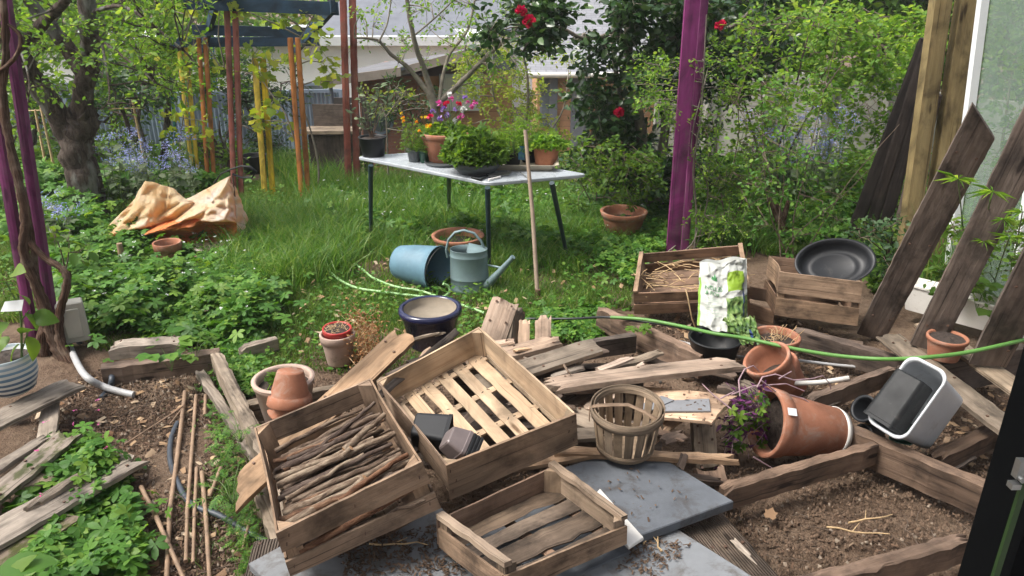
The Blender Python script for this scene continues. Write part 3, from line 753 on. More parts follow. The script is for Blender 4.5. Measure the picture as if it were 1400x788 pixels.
# the old bench and dark chair in front of the shed
def bench():
    Y = 9.6; z0 = g0(Y); a = PY(425, 180, Y); b = PY(485, 178, Y); z = PY(450, 178, Y).z
    t = thing('garden_bench', 'old dark bench box with a pale seat board in front of the shed', 'bench', (a.x, Y, z0))
    mb = MB(); box(mb, ((a.x+b.x)/2, Y, z), (b.x-a.x+.15, .4, .04)); mb.build('seat', 'plank_grey', t)
    mb = MB(); box(mb, ((a.x+b.x)/2, Y+.02, (z+z0)/2-.02), (b.x-a.x, .34, z-z0-.04)); mb.build('base', 'plank_dark', t)
    mb = MB(); box(mb, ((a.x+b.x)/2, Y+.2, z+.16), (b.x-a.x, .03, .28)); mb.build('backrest', 'plank_dark', t)
    Y = 9.9; a = PY(452, 140, Y); z = a.z
    t = thing('slatted_chair', 'dark slatted wooden garden chair beside the red right post of the pergola', 'chair', (a.x+.2, Y, z0))
    for i in range(4): mb = MB(); box(mb, (a.x+.07+.11*i, Y+.2, (z+z0)/2+.1), (.075, .025, z-z0-.2)); mb.build('back_slat', 'bench_dark', t)
    mb = MB(); box(mb, (a.x+.23, Y+.19, z), (.46, .03, .07)); mb.build('top_rail', 'bench_dark', t)
    mb = MB(); box(mb, (a.x+.23, Y, z0+.38), (.46, .4, .03)); mb.build('seat', 'bench_dark', t)
    for x in (.02, .44):
        for y in (-.18, .2): mb = MB(); box(mb, (a.x+x, Y+y, (z0+.4+(.5 if y > 0 else 0))/2+z0/2), (.045, .045, .4+(.5 if y > 0 else 0)+.1)); mb.build('leg', 'bench_dark', t)
bench()

# ================================================================== coloured posts and the pergola
def postpair(base, top, w_, mat, parent=None, name='batten', gap=.022, th=.035, Y=None):
    b = P(*base) if Y is None else PY(base[0], base[1], Y); b.z = g0(b.y)-.05; bb = P(*base) if Y is None else b
    tp = PY(top[0], top[1], bb.y)
    for s in (-1, 1):
        o = Vector((s*(w_/2+gap/2), .012*s, 0))
        board(name, None, b+o, tp+o, w_, th, mat, parent=parent, warp=.004, K=4)
    return bb
t = thing('pergola', 'open pergola of red and orange double posts under dark blue beams', 'pergola', P(322, 270))
bp = P(322, 272); postpair((324, 272), (313, -35), .055, 'red', t, 'post')
postpair((417, 276), (401, 52), .05, 'orange', t, 'post'); postpair((288, 258), (275, 52), .045, 'orange', t, 'post')
Y = bp.y
def beam(a, b, h, th, mat='blue', parent=None, name='beam'):
    d = (b-a).normalized(); mb = MB(); y = Vector((0, 0, 1)).cross(d).normalized()*th/2; hz = Vector((0, 0, h))
    v = [a-y, b-y, b+y, a+y, a-y-hz, b-y-hz, b+y-hz, a+y-hz]
    f = [(0, 1, 2, 3), (7, 6, 5, 4), (0, 4, 5, 1), (1, 5, 6, 2), (2, 6, 7, 3), (3, 7, 4, 0)]; L_ = (b-a).length
    uvs = [[((v[k]-a).dot(d), v[k].z+(k in (2, 3, 6, 7))*th) for k in fc] for fc in f]; mb.add(v, f, uvs)
    return mb.build(name, mat, parent)
beam(PY(240, -6, Y-.1), PY(462, 3, Y), .13, .045, parent=t); beam(PY(215, 52, Y+1.0), PY(436, 50, Y+1.3), .11, .045, parent=t)
beam(PY(262, 34, Y+.6), PY(430, 38, Y+.8), .11, .045, parent=t)
beam(PY(301, -30, Y-.3), PY(277, 60, Y+1.2), .11, .05, parent=t); beam(PY(455, 0, Y-.05), PY(398, 66, Y+1.25), .12, .05, parent=t)
def gpost(label, base, top, w_, mat, Y=None):
    t = thing('garden_post', label, 'post', P(*base) if Y is None else PY(base[0], base[1], Y), group='painted double posts in the garden')
    postpair(base, top, w_, mat, t, Y=Y)
gpost('yellow double post between the red and orange pergola posts', (367, 270), (353, 80), .06, 'yellow')
gpost('slim yellow double post left of the pergola, in front of the blue flowers', (267, 250), (248, 60), .045, 'yellow')
gpost('dark green double post left of the slim yellow one', (240, 228), (229, 95), .035, 'green')
gpost('bright blue double post seen behind the pergola', (304, 216), (289, 62), .035, 'blue2')
gpost('distant blue double post at the left end of the row', (224, 196), (213, 108), .035, 'blue2')
gpost('tall red double post behind the left end of the garden table', (482, 262), (474, -35), .075, 'red')
# left purple post pair, right purple post
t = thing('purple_post', 'purple painted double post at the left edge wrapped by an old vine trunk', 'post', P(60, 470))
for (bx, by, tx, ty, w_) in ((72, 470, -2, -30, .055), (44, 478, -26, 60, .05)):
    b = P(bx, by); tp = PY(tx, ty, b.y); b.z = -.03; board('batten', None, b, tp, w_, .05, 'purple', parent=t, warp=.003, K=4, edge=.001)
t = thing('purple_post', 'tall purple painted double post in front of the camellia', 'post', P(926, 352))
b = P(920, 352); tp = PY(950, -30, b.y); b.z = -.03; board('batten', None, b, tp, .11, .05, 'purple', parent=t, warp=.003, K=4, edge=.001)
b = P(937, 348); tp = PY(967, -30, b.y+.04); b.z = -.03; board('batten', None, b+Vector((.01, .06, 0)), tp+Vector((.01, .06, 0)), .06, .05, 'purple', parent=t, warp=.003, K=4, edge=.001)

# greenhouse glazing at the right, timber post and leaning dark boards
def pane_glass():
    m, n, l, b = newmat('dusty_glass'); b.inputs['Base Color'].default_value = (.26, .34, .29, 1); b.inputs['Roughness'].default_value = .25; b.inputs['Alpha'].default_value = .42
    tc = n.new('ShaderNodeTexCoord'); g = nz(n, l, tc.outputs['Object'], 2.5, 5); l.new(ramp(n, l, g, [(.3, .18), (.75, .45)]), b.inputs['Alpha']); return m
M['glass'] = pane_glass()
t = thing('glazed_panel', 'tall glazed panel in a white frame leaning behind the timber post', 'window', P(1290, 415))
b = P(1292, 412); Yg = b.y; c1 = PY(1352, -60, Yg); b.z = 0
c2b = PY(1480, 420, Yg-.9); c2b.z = 0; c2t = PY(1560, -60, Yg-.9)
def stick(mb, a, b, w_, d_, up=None):
    m = frame_mat(a, b, 0, up); L_ = (b-a).length; box(mb, (L_/2, 0, 0), (L_, w_, d_), 0, m)
mb = MB(); stick(mb, b, c1, .05, .05); stick(mb, c2b, c2t, .05, .05); stick(mb, b+Vector((0, 0, .03)), c2b+Vector((0, 0, .03)), .05, .05)
mid = b.lerp(c2b, .55); midt = c1.lerp(c2t, .55); stick(mb, mid, midt, .04, .04); mb.build('frame', 'white_paint', t)
for p0, p1, q1, q0 in ((b, mid, midt, c1), (mid, c2b, c2t, midt)):
    mb = MB(); o = Vector((.03, 0, .05)); e = Vector((0, .006, 0)); p = [p0+o, p1+Vector((-.02, 0, .05)), q1+Vector((-.02, 0, 0)), q0+Vector((.03, 0, 0))]; v = p+[x+e for x in p]
    mb.add(v, [(0, 1, 2, 3), (7, 6, 5, 4), (0, 4, 5, 1), (1, 5, 6, 2), (2, 6, 7, 3), (3, 7, 4, 0)]); mb.build('pane', 'glass', t)
t = thing('timber_post', 'tall pale timber post of two beams bolted together with a white glazed panel behind', 'post', P(1255, 372))
b = P(1240, 372); Yp = b.y; b.z = -.03
board('beam', None, b, PY(1297, -40, Yp), .12, .1, 'post_wood', parent=t, K=4, warp=.001, edge=.001, up=Vector((0, -1, 0)))
b2 = P(1272, 372); b2.z = -.03; board('beam', None, b2+Vector((.012, .02, 0)), PY(1335, -40, Yp)+Vector((.012, .02, 0)), .14, .1, 'post_wood', parent=t, K=4, warp=.001, edge=.001, up=Vector((0, -1, 0)))
for i, (bx, by, tx, ty, w_, lab) in enumerate(((1160, 335, 1266, 55, .09, 'leftmost dark board leaning against the timber post'), (1178, 338, 1270, 60, .08, 'second dark board leaning against the timber post'), (1195, 340, 1274, 75, .08, 'third dark board leaning against the timber post'), (1216, 345, 1276, 130, .10, 'brownish board leaning lowest against the timber post'))):
    b = P(bx, by); tp = PY(tx, ty, Yp+.12-.01*i); board('leaning_board', lab, b+Vector((0, -.03*i, 0)), tp, w_*1.15, .028, 'plank_black' if i < 3 else 'plank_dark', up=Vector((-.75, -1, .2)), group='dark boards leaning on the timber post', warp=.008)

# ================================================================== VEGETATION
# --- grass and ground cover (uncountable: stuff)
def stuffmesh(name, parts, mat):
    V, F_ = merge(parts); o = npmesh(name, V, F_, mat); o['kind'] = 'stuff'; return o
lawn = wpoly([(-250, 262), (-100, 250), (1500, 250), (1560, 300), (1230, 345), (1150, 345), (1050, 350), (1010, 330), (868, 345), (862, 425), (815, 418), (790, 470), (650, 470), (585, 490), (520, 520), (420, 505), (345, 545), (300, 490), (250, 465), (135, 480), (80, 440), (-120, 440)])
def grassparts():
    out = []
    q = scatter(lawn, 330000); d = clump(q, 2.2)
    cam_d = q[:, 1]; keep = rng.uniform(0, 1, len(q)) < np.clip(1.25-.075*cam_d+.25*d, .12, 1); q = q[keep]; d = d[keep]
    h = (.035+.03*np.clip(d+.6, 0, 2)+.02*rng.uniform(0, 1, len(q)))*(1+.14*np.clip(q[:, 1]-4.5, 0, 4))
    out.append(blades(q, gz(q)-.01, h, rng.uniform(.003, .006, len(q))*(1+.1*q[:, 1]), .9)); return out
stuffmesh('lawn_grass', grassparts(), 'lf_grass')
# low clover-like weeds between the blades
def weeds():
    q = scatter(lawn, 34000); d = clump(q, 1.4); q = q[d > -.1]
    z = gz(q)+rng.uniform(.01, .09, len(q))*(1+.15*np.clip(q[:, 1]-4.5, 0, 4)); a = rng.uniform(0, 2*PI, len(q))
    D = np.stack([np.cos(a), np.sin(a), rng.uniform(-.3, .5, len(q))], 1)
    return [leafarr(np.concatenate([q, z[:, None]], 1), D, rng.uniform(.02, .05, len(q)), 'oval', upw=.8)]
stuffmesh('lawn_weeds', weeds(), 'lf_bed')
def tallgrass(name, regions, mat='lf_grass_long'):
    out = []
    for poly, n, h0, h1, wd, lean in regions:
        w_ = wpoly(poly); q = scatter(w_, n)
        # gather into tufts
        k = max(6, n//90); c = q[rng.integers(0, len(q), k)]; q = c[rng.integers(0, k, n)]+rng.normal(size=(n, 2))*.10
        out.append(blades(q, gz(q)-.01, rng.uniform(h0, h1, n), rng.uniform(.6, 1.2, n)*wd, lean, 4, curl=2.2))
    stuffmesh(name, out, mat)
tallgrass('tall_grass', [
    ([(300, 300), (480, 300), (470, 385), (330, 395)], 9000, .16, .40, .010, 1.0),
    ([(410, 250), (680, 265), (680, 315), (420, 315)], 7500, .18, .42, .011, .8),
    ([(680, 270), (860, 290), (870, 350), (700, 330)], 3000, .10, .26, .009, .9),
    ([(330, 225), (480, 225), (480, 260), (340, 265)], 3500, .2, .5, .013, .8),
    ([(940, 300), (1200, 300), (1200, 340), (960, 340)], 2500, .12, .35, .009, .9),
    ([(480, 300), (810, 300), (800, 370), (690, 380), (500, 350)], 6500, .10, .30, .009, 1.0),
    ([(380, 380), (560, 380), (560, 440), (420, 450)], 2600, .05, .14, .006, 1.),
    ([(640, 395), (800, 395), (800, 440), (660, 440)], 2600, .05, .13, .007, 1.),
    ([(1240, 330), (1400, 350), (1400, 400), (1280, 400)], 900, .15, .4, .009, .9),
    ([(300, 600), (345, 600), (365, 770), (310, 790)], 700, .03, .10, .005, 1.1),
    ([(0, 250), (100, 250), (60, 330), (0, 330)], 2600, .1, .3, .010, .9)])
# leafy ground cover: layered leaves over a mounded height field
def cover(name, px, n, h, size, tpl, mat, sc_=2., jit=.5, thin=1., side=.5, stems=0):
    w_ = wpoly(px); q = scatter(w_, n); d = clump(q, sc_)
    k_ = rng.uniform(0, 1, len(q)) < .22; q[k_] += rng.normal(size=(k_.sum(), 2))*np.clip(.035*q[k_][:, 1:2]-.03, .03, .22)
    hh = h*np.clip(.55+.35*d, .12, 1.3)
    z = gz(q)+hh*rng.uniform(.15, 1, len(q))**.6
    a = rng.uniform(0, 2*PI, len(q)); D = np.stack([np.cos(a), np.sin(a), rng.uniform(-.7, .35, len(q))], 1)
    pr = [leafarr(np.concatenate([q, z[:, None]], 1), D, size*rng.uniform(.6, 1.3, len(q)), tpl, upw=jit, wid=thin)]
    if stems: s = q[:stems]; pr.append(blades(s, gz(s), hh[:stems]*1.1, np.full(stems, .004), .3))
    return stuffmesh(name, pr, mat)
bedpx = [(70, 345), (150, 330), (240, 350), (330, 365), (372, 400), (378, 448), (300, 478), (215, 470), (135, 462), (92, 440)]
cover('leafy_ground_cover', bedpx, 9500, .30, .062, 'lobed', 'lf_bed', 3.2, .75, stems=600)
cover('leafy_ground_cover', [(0, 240), (140, 230), (290, 240), (320, 262), (150, 272), (138, 330), (40, 345), (0, 330)], 8000, .42, .075, 'lobed', 'lf_bed', 1.8, .7, stems=500)
cover('leafy_ground_cover', [(-150, 190), (330, 190), (330, 235), (250, 245), (-100, 245)], 7000, .7, .10, 'lobed', 'lf_mid', 1.2, .6)
cover('leafy_ground_cover', [(300, 190), (480, 190), (480, 235), (300, 235)], 3500, .5, .09, 'oval', 'lf_mid', 1.5, .6)
cover('leafy_ground_cover', [(440, 270), (700, 270), (690, 330), (560, 340), (450, 330)], 4200, .22, .05, 'lobed', 'lf_bed', 3., .6)
cover('leafy_ground_cover', [(490, 195), (780, 195), (780, 260), (490, 250)], 7000, .40, .07, 'oval', 'lf_mid', 1.7, .6)
cover('leafy_ground_cover', [(690, 270), (910, 280), (910, 350), (860, 400), (800, 350), (700, 350)], 7500, .16, .05, 'lobed', 'lf_bed', 3.3, .7)
cover('leafy_ground_cover', [(780, 200), (1000, 200), (1000, 290), (780, 280)], 7000, .55, .07, 'oval', 'lf_mid', 2., .55)
cover('leafy_ground_cover', [(940, 240), (1260, 250), (1235, 352), (1130, 345), (1010, 330), (945, 340)], 15000, .42, .058, 'lobed', 'lf_bed', 2.6, .6)
cover('leafy_ground_cover', [(1000, 195), (1300, 200), (1300, 260), (1000, 250)], 9000, .7, .08, 'oval', 'lf_bright', 1.5, .55)
cover('leafy_ground_cover', [(700, 440), (815, 425), (845, 455), (800, 470), (745, 462)], 900, .10, .045, 'lobed', 'lf_bed', 4, .7)
cover('leafy_ground_cover', [(300, 470), (360, 460), (345, 545), (320, 530)], 900, .10, .04, 'lobed', 'lf_bed', 4, .7)
cover('leafy_ground_cover', [(1180, 330), (1260, 330), (1230, 400), (1190, 400)], 1300, .25, .05, 'lobed', 'lf_mid', 4, .6)
cover('leafy_ground_cover', [(60, 640), (120, 615), (150, 640), (185, 700), (200, 800), (0, 830), (20, 720)], 1700, .16, .055, 'lobed', 'lf_bed', 5, .75, stems=200)
cover('leafy_ground_cover', [(280, 520), (305, 520), (320, 600), (350, 700), (360, 790), (330, 800)], 700, .10, .045, 'feather', 'lf_bed', 5, .75)
# small flowers sprinkled on lawn and bed (uncountable specks)
def specks(name, polys, mat, z0, z1, s):
    pr = []
    for px, n in polys:
        q = scatter(wpoly(px), n); q = np.repeat(q, 4, 0)+rng.normal(size=(4*n, 2))*.004
        z = gz(q)+np.repeat(rng.uniform(z0, z1, n), 4); a = rng.uniform(0, 2*PI, len(q)); D = np.stack([np.cos(a), np.sin(a), rng.uniform(-.2, .6, len(q))], 1)
        pr.append(leafarr(np.concatenate([q, z[:, None]], 1), D, s*rng.uniform(.7, 1.2, len(q)), 'oval', upw=.6))
    stuffmesh(name, pr, mat)
specks('white_flower_specks', [(bedpx, 45), ([(430, 270), (900, 270), (860, 350), (480, 350)], 60), ([(850, 240), (1000, 240), (1000, 330), (860, 330)], 40)], 'fl_white', .2, .32, .014)
specks('pink_flower_specks', [([(40, 600), (150, 590), (190, 700), (60, 760)], 9), (bedpx, 5)], 'fl_pink', .16, .22, .012)

# --- far trees closing the view
def crown_tree(label, px, py0, py1, Y, wpx, n, leaf, size, seed, tpl='dia', cat='tree', name='tree', group=None, k=70, trunk=.12, rads=(.35, .7), trunk_bark='bark'):
    b = PY(px, 200, Y); b.z = g0(Y); top = PY(px, py0, Y)
    lim = [([b, b.lerp(top, .35)+Vector((.1, 0, 0)), b.lerp(top, .7), top], trunk, trunk*.3)]
    for s in (-1, 1):
        e = PY(px+s*wpx*.33, py0+(py1-py0)*.3, Y+.3*s); lim.append(([b.lerp(top, .35), (b.lerp(top, .35)+e)/2+Vector((0, 0, .2)), e], trunk*.6, trunk*.2))
    cl = boxclumps(px-wpx/2, py0, px+wpx/2, py1, Y-.8, Y+1.0, n, rads[0], rads[1], seed, k)
    return plant(name, label, cat, b, lim, cl, leaf, tpl, size, bark=trunk_bark, group=group, seed=seed, twigs=7, twr=.012)
for i, (px, y0, y1, Y, wp, n, lf, lab) in enumerate((
    (-40, -80, 110, 19, 330, 34, 'lf_mid', 'mid green tree far off at the left edge behind the old apple tree'),
    (230, -90, 70, 21, 330, 34, 'lf_bright', 'bright green tree far off behind the left part of the pergola'),
    (420, -120, 20, 34, 300, 30, 'lf_bright', 'pale green tree beyond the white building roof'),
    (640, -130, 5, 36, 260, 24, 'lf_mid', 'tree far away above the shed roof, beyond the white house'),
    (1010, -90, 100, 15.5, 190, 30, 'lf_mid', 'leafy tree beyond the concrete wall beside the slate roof'),
    (1200, -100, 100, 14, 260, 40, 'lf_bright', 'bright green tree beyond the concrete wall'),
    (1400, -110, 130, 13, 260, 40, 'lf_mid', 'green tree behind the glazed panel at the right'))):
    crown_tree(lab, px, y0, y1, Y, wp, n, lf, .15+.004*Y, 20+i, rads=(.5+.02*Y, .9+.035*Y), k=190, trunk=.18)
# --- middle distance, left
crown_tree('leafy bright green hazel rising between the apple trunk and the pergola', 215, -40, 130, 10.5, 190, 34, 'lf_bright', .10, 31, k=170, trunk=.06, rads=(.25, .5))
crown_tree('bright green leafy tree behind the apple tree at the left edge', 30, -30, 140, 10.0, 160, 26, 'lf_bright', .10, 32, k=150, trunk=.06, rads=(.25, .45))
crown_tree('small dark evergreen tree with a pale bare trunk beside the blue flowers', 178, 95, 150, 9.0, 100, 14, 'lf_ever', .07, 33, k=110, trunk=.055, rads=(.18, .32))
crown_tree('dark rounded evergreen bush behind the slim yellow post', 352, 90, 225, 11.5, 95, 24, 'lf_ever', .075, 34, k=110, trunk=.06, rads=(.25, .42), cat='bush', name='evergreen_bush')
crown_tree('dense green bush at the foot of the blue metal fence', 90, 150, 215, 9.8, 190, 20, 'lf_mid', .08, 35, k=80, trunk=.04, rads=(.25, .4), cat='bush', name='bush')
crown_tree('green bush between the blue post and the white building', 300, 165, 225, 9.8, 80, 10, 'lf_mid', .07, 36, k=80, trunk=.03, rads=(.2, .3), cat='bush', name='bush')

# --- old apple tree (left)
b = P(122, 297); Y = b.y
lim = [([b-Vector((0, 0, .1)), PY(118, 255, Y), PY(104, 205, Y), PY(112, 168, Y), PY(110, 150, Y-.05)], .185, .12),
       ([PY(110, 168, Y), PY(116, 110, Y-.1), PY(122, 70, Y-.15), PY(122, 40, Y-.2), PY(112, -40, Y-.3)], .10, .07),
       ([PY(103, 200, Y+.02), PY(66, 138, Y-.1), PY(30, 84, Y-.3), PY(10, 46, Y-.4), PY(-15, -20, Y-.6)], .11, .08),
       ([PY(112, 95, Y-.1), PY(88, 60, Y-.1), PY(55, 20, Y-.2), PY(25, -20, Y-.3)], .085, .045),
       ([PY(40, 55, Y-.3), PY(62, 28, Y-.5), PY(90, 0, Y-.7), PY(110, -50, Y-.9)], .06, .03),
       ([PY(125, 45, Y-.2), PY(165, 75, Y-.5), PY(215, 115, Y-.9)], .02, .006), ([PY(120, 20, Y-.2), PY(170, 10, Y-.5), PY(240, 60, Y-.7), PY(272, 92, Y-.8)], .022, .006),
       ([PY(140, 60, Y-.3), PY(150, 130, Y-.8), PY(138, 150, Y-.9)], .012, .004), ([PY(25, 60, Y-.4), PY(40, 110, Y-.7), PY(35, 160, Y-1)], .014, .004)]
cl = boxclumps(-20, -40, 285, 75, Y-1.3, Y+.6, 34, .16, .32, 41, 60)+boxclumps(120, 60, 260, 150, Y-1.2, Y-.2, 14, .14, .28, 42, 44)+boxclumps(-10, 60, 90, 130, Y-1, Y, 6, .15, .25, 43, 26)
plant('apple_tree', 'old gnarled apple tree with a forked scaly trunk on the left', 'tree', b, lim, cl, 'lf_bright', 'oval', .05, bark='bark', seed=4, lsides=16, twigs=6)

# --- grape vines on the pergola
def vinecl(pts, Y, r, k): return [(PY(x, y, Y), r, k) for x, y in pts]
b = P(432, 272); Y = b.y
plant('grape_vine', 'young grape vine climbing the orange pergola post with broad yellow green leaves', 'climbing plant', b,
      [([b, PY(436, 235, Y), PY(428, 190, Y), PY(415, 150, Y), PY(404, 110, Y), PY(408, 60, Y+.1), PY(430, 20, Y)], .014, .005), ([b+Vector((-.1, .1, 0)), PY(396, 170, Y-.1), PY(372, 130, Y), PY(350, 105, Y+.1), PY(300, 90, Y+.2)], .010, .004)],
      vinecl([(352, 98), (372, 85), (345, 80), (405, 75), (440, 85), (455, 112), (360, 165), (385, 175), (372, 140), (430, 60), (330, 12), (300, 8), (255, 12), (420, 20), (440, 45), (385, 20)], Y, .16, 16), 'lf_yellow', 'vine', .085, bark='bark_grey', seed=51, twigs=4)
b = P(248, 262); Y = b.y+.2
plant('grape_vine', 'grape vine with yellow leaves around the slim yellow and green posts', 'climbing plant', b, [([b, PY(246, 200, Y), PY(252, 150, Y), PY(262, 80, Y), PY(270, 20, Y)], .010, .004)],
      vinecl([(232, 160), (250, 148), (262, 175), (272, 165), (240, 190), (268, 60), (255, 100), (285, 190), (232, 90), (300, 95), (260, 10), (235, 15)], Y, .14, 12), 'lf_yellow', 'vine', .08, seed=52, twigs=4)
# --- fruit tree behind the table
b = P(600, 262); Y = b.y+.2; b.y = Y; b.z = g0(Y)
lim = [([b, PY(598, 200, Y), PY(594, 150, Y), PY(588, 128, Y)], .055, .045), ([PY(594, 140, Y), PY(580, 95, Y), PY(566, 55, Y-.1), PY(553, -20, Y-.2)], .04, .022),
       ([PY(590, 132, Y), PY(560, 95, Y), PY(535, 75, Y-.1), PY(515, 55, Y-.2), PY(485, 52, Y-.3)], .035, .01), ([PY(596, 145, Y), PY(625, 118, Y+.1), PY(665, 78, Y+.1), PY(700, 45, Y), PY(740, -10, Y)], .04, .018),
       ([PY(600, 140, Y), PY(612, 80, Y+.2), PY(640, 40, Y+.3), PY(652, -20, Y+.3)], .025, .012), ([PY(518, 58, Y-.2), PY(530, 30, Y-.2), PY(536, -10, Y-.2)], .012, .006), ([PY(565, 50, Y), PY(600, 20, Y), PY(630, -10, Y)], .012, .006)]
cl = boxclumps(480, -20, 700, 90, Y-.5, Y+.7, 36, .14, .28, 61, 34)+boxclumps(630, 40, 760, 120, Y-.3, Y+.6, 10, .14, .26, 62, 40)
plant('fruit_tree', 'small open fruit tree with several grey stems right behind the garden table', 'tree', b, lim, cl, 'lf_bright', 'oval', .05, bark='bark_grey', seed=61, lsides=9, twigs=6)
# --- yellow green shrub right of the table, and evergreen cutleaf near the marigolds
b = P(712, 240); Y = b.y+.4; b = Vector((PY(712, 200, Y).x, Y, g0(Y)))
plant('spring_shrub', 'airy yellow green shrub between the fruit tree and the camellia', 'shrub', b, [([b, PY(718, 180, Y), PY(722, 120, Y), PY(715, 70, Y)], .03, .012), ([b, PY(700, 190, Y), PY(680, 150, Y), PY(672, 110, Y)], .022, .008), ([b, PY(745, 190, Y), PY(770, 150, Y), PY(776, 110, Y)], .02, .008)],
      boxclumps(630, 62, 780, 190, Y-.4, Y+.6, 44, .14, .28, 71, 90), 'lf_yellow', 'oval', .05, seed=71)
b = P(556, 240); Y = b.y+.5; b = Vector((PY(556, 200, Y).x, Y, g0(Y)))
plant('narrow_leaved_shrub', 'dark narrow leaved shrub behind the orange marigolds', 'shrub', b, [([b, PY(552, 180, Y), PY(548, 140, Y)], .02, .01)], boxclumps(518, 120, 592, 170, Y-.2, Y+.3, 12, .14, .24, 72, 40), 'lf_ever', 'thin', .12, seed=72)
b = P(470, 222); Y = 8.6; b = Vector((PY(528, 200, Y).x, Y, g0(Y)))
plant('yellow_shrub', 'low yellow leaved shrub between the bench and the table', 'shrub', b, [([b, PY(528, 160, Y)], .015, .008)], boxclumps(495, 110, 570, 185, Y-.2, Y+.3, 9, .13, .22, 73, 26), 'lf_yellow', 'oval', .05, seed=73)
# --- camellia
b = P(885, 292); Y = b.y
lim = [([b, PY(880, 220, Y), PY(872, 150, Y), PY(860, 70, Y), PY(858, -40, Y)], .075, .035), ([b+Vector((.12, 0, 0)), PY(905, 220, Y), PY(915, 120, Y+.1), PY(925, 30, Y+.1), PY(930, -50, Y)], .06, .03),
       ([b+Vector((-.1, 0, 0)), PY(862, 240, Y), PY(850, 150, Y), PY(838, 60, Y), PY(842, -20, Y)], .035, .02), ([PY(858, 80, Y), PY(846, 40, Y-.1), PY(825, 50, Y-.2), PY(795, 52, Y-.3), PY(770, 40, Y-.4), PY(735, 35, Y-.5)], .028, .014),
       ([PY(918, 100, Y), PY(960, 60, Y), PY(1010, 30, Y), PY(1040, 0, Y)], .03, .015)]
cl = boxclumps(815, -20, 960, 250, Y-.55, Y+.5, 74, .16, .3, 81, 95)+boxclumps(790, 90, 850, 240, Y-.4, Y+.2, 14, .13, .22, 82, 60)+boxclumps(940, -20, 1070, 130, Y-.4, Y+.5, 30, .15, .28, 83, 80)+boxclumps(668, 0, 775, 55, Y-.9, Y-.3, 16, .12, .2, 84, 70)+[(PY(735, 60, Y-.5), .12, 36), (PY(715, 70, Y-.5), .1, 30), (PY(785, 55, Y-.4), .08, 10), (PY(800, 45, Y-.3), .08, 8)]
fl = [('fl_red', [PY(846, 154, Y-.62), PY(712, 15, Y-.95), PY(724, 30, Y-.95), PY(985, 35, Y-.6)], .05, 26)]
cam_t = plant('camellia', 'tall dark glossy camellia with a few red flowers behind the purple post', 'shrub', b, lim, cl, 'lf_dark', 'oval', .085, bark='bark_grey', seed=81, lsides=10, flowers=fl, twigs=7, up=.5)
# --- climber on the purple post
b = P(945, 345); Y = b.y-.02
plant('climbing_rose', 'light green small leaved climber winding up the right hand purple post', 'climbing plant', b, [([b+Vector((.02, -.03, 0)), PY(952, 290, Y), PY(948, 230, Y-.05), PY(958, 160, Y-.02), PY(962, 100, Y), PY(966, 20, Y)], .010, .005), ([b+Vector((.05, .05, 0)), PY(968, 260, Y+.1), PY(945, 200, Y-.1), PY(962, 120, Y+.1)], .007, .004),
       ([PY(925, 335, Y-.1), PY(880, 372, Y-.4), PY(945, 335, Y-.12), PY(958, 280, Y)], .006, .004)],
      boxclumps(935, 60, 1000, 330, Y-.15, Y+.35, 30, .1, .22, 91, 60)+boxclumps(865, 80, 925, 175, Y-.2, Y+.5, 14, .1, .2, 92, 60), 'lf_bright', 'oval', .034, bark='bark_grey', seed=91, twigs=6, twr=.003)
# --- right hand shrubs
def stemshrub(label, px, py, Yo, stems, cl, leaf, size, seed, tpl='oval', r=.012, name='shrub', bark='twig', twigs=6, cat='shrub', flowers=None, twr=.004, group=None):
    b = P(px, py); Y = b.y+Yo; b = Vector((PY(px, py, Y).x, Y, g0(Y)))
    lim = [([b+Vector((random.Random(seed+i).uniform(-.08, .08), random.Random(seed*3+i).uniform(-.08, .08), -.02))]+[PY(x, y, Y+dy) for x, y, dy in s], r, r*.4) for i, s in enumerate(stems)]
    return plant(name, label, cat, b, lim, [(PY(x, y, Y+dy), rr, k) for x, y, dy, rr, k in cl] if cl and len(cl[0]) == 5 else cl, leaf, tpl, size, bark=bark, seed=seed, twigs=twigs, flowers=flowers, twr=twr, group=group)
Y = 7.4
stemshrub('bright green espaliered tree against the concrete wall with dark thin trunks', 1200, 250, 1.0, [[(1198, 200, 0), (1203, 130, 0), (1200, 40, 0)], [(1180, 200, 0), (1178, 120, 0), (1165, 30, 0)], [(1152, 200, .1), (1155, 130, .1), (1150, 60, 0)], [(1230, 200, 0), (1240, 120, 0), (1250, 40, 0)]],
          boxclumps(1110, 20, 1290, 145, Y+.2, Y+1.3, 46, .14, .3, 101, 100)+boxclumps(1140, 140, 1260, 200, Y+.3, Y+1, 14, .12, .2, 102, 44), 'lf_bright', .066, 101, r=.022, name='espalier_tree', cat='tree')
stemshrub('tall arching shrub with thin bare stems left of the concrete wall', 1060, 300, .3, [[(1062, 220, 0), (1085, 130, 0), (1105, 50, 0), (1130, 0, 0)], [(1050, 200, 0), (1040, 110, 0), (1045, 40, 0)], [(1075, 220, 0), (1110, 150, 0), (1150, 90, 0)], [(1035, 200, .2), (1010, 100, .2), (1020, 20, .3)]],
          boxclumps(1000, 20, 1130, 200, 5.8, 7.2, 30, .14, .28, 103, 50), 'lf_bright', .05, 103, r=.014)
stemshrub('thorny bramble with dark arching canes and small leaves behind the crates', 1075, 352, -.1, [[(1085, 300, 0), (1100, 240, 0), (1118, 160, 0), (1145, 50, 0)], [(1055, 300, 0), (1045, 230, 0), (1040, 120, 0)], [(1110, 330, 0), (1160, 250, 0), (1230, 170, 0)], [(1090, 320, 0), (1150, 270, 0), (1190, 230, 0)], [(1065, 300, .1), (1072, 240, .1), (1060, 180, .1)]],
          boxclumps(1030, 110, 1150, 330, 4.9, 5.8, 26, .1, .2, 104, 30), 'lf_bed', .04, 104, r=.006, name='bramble', twr=.003)
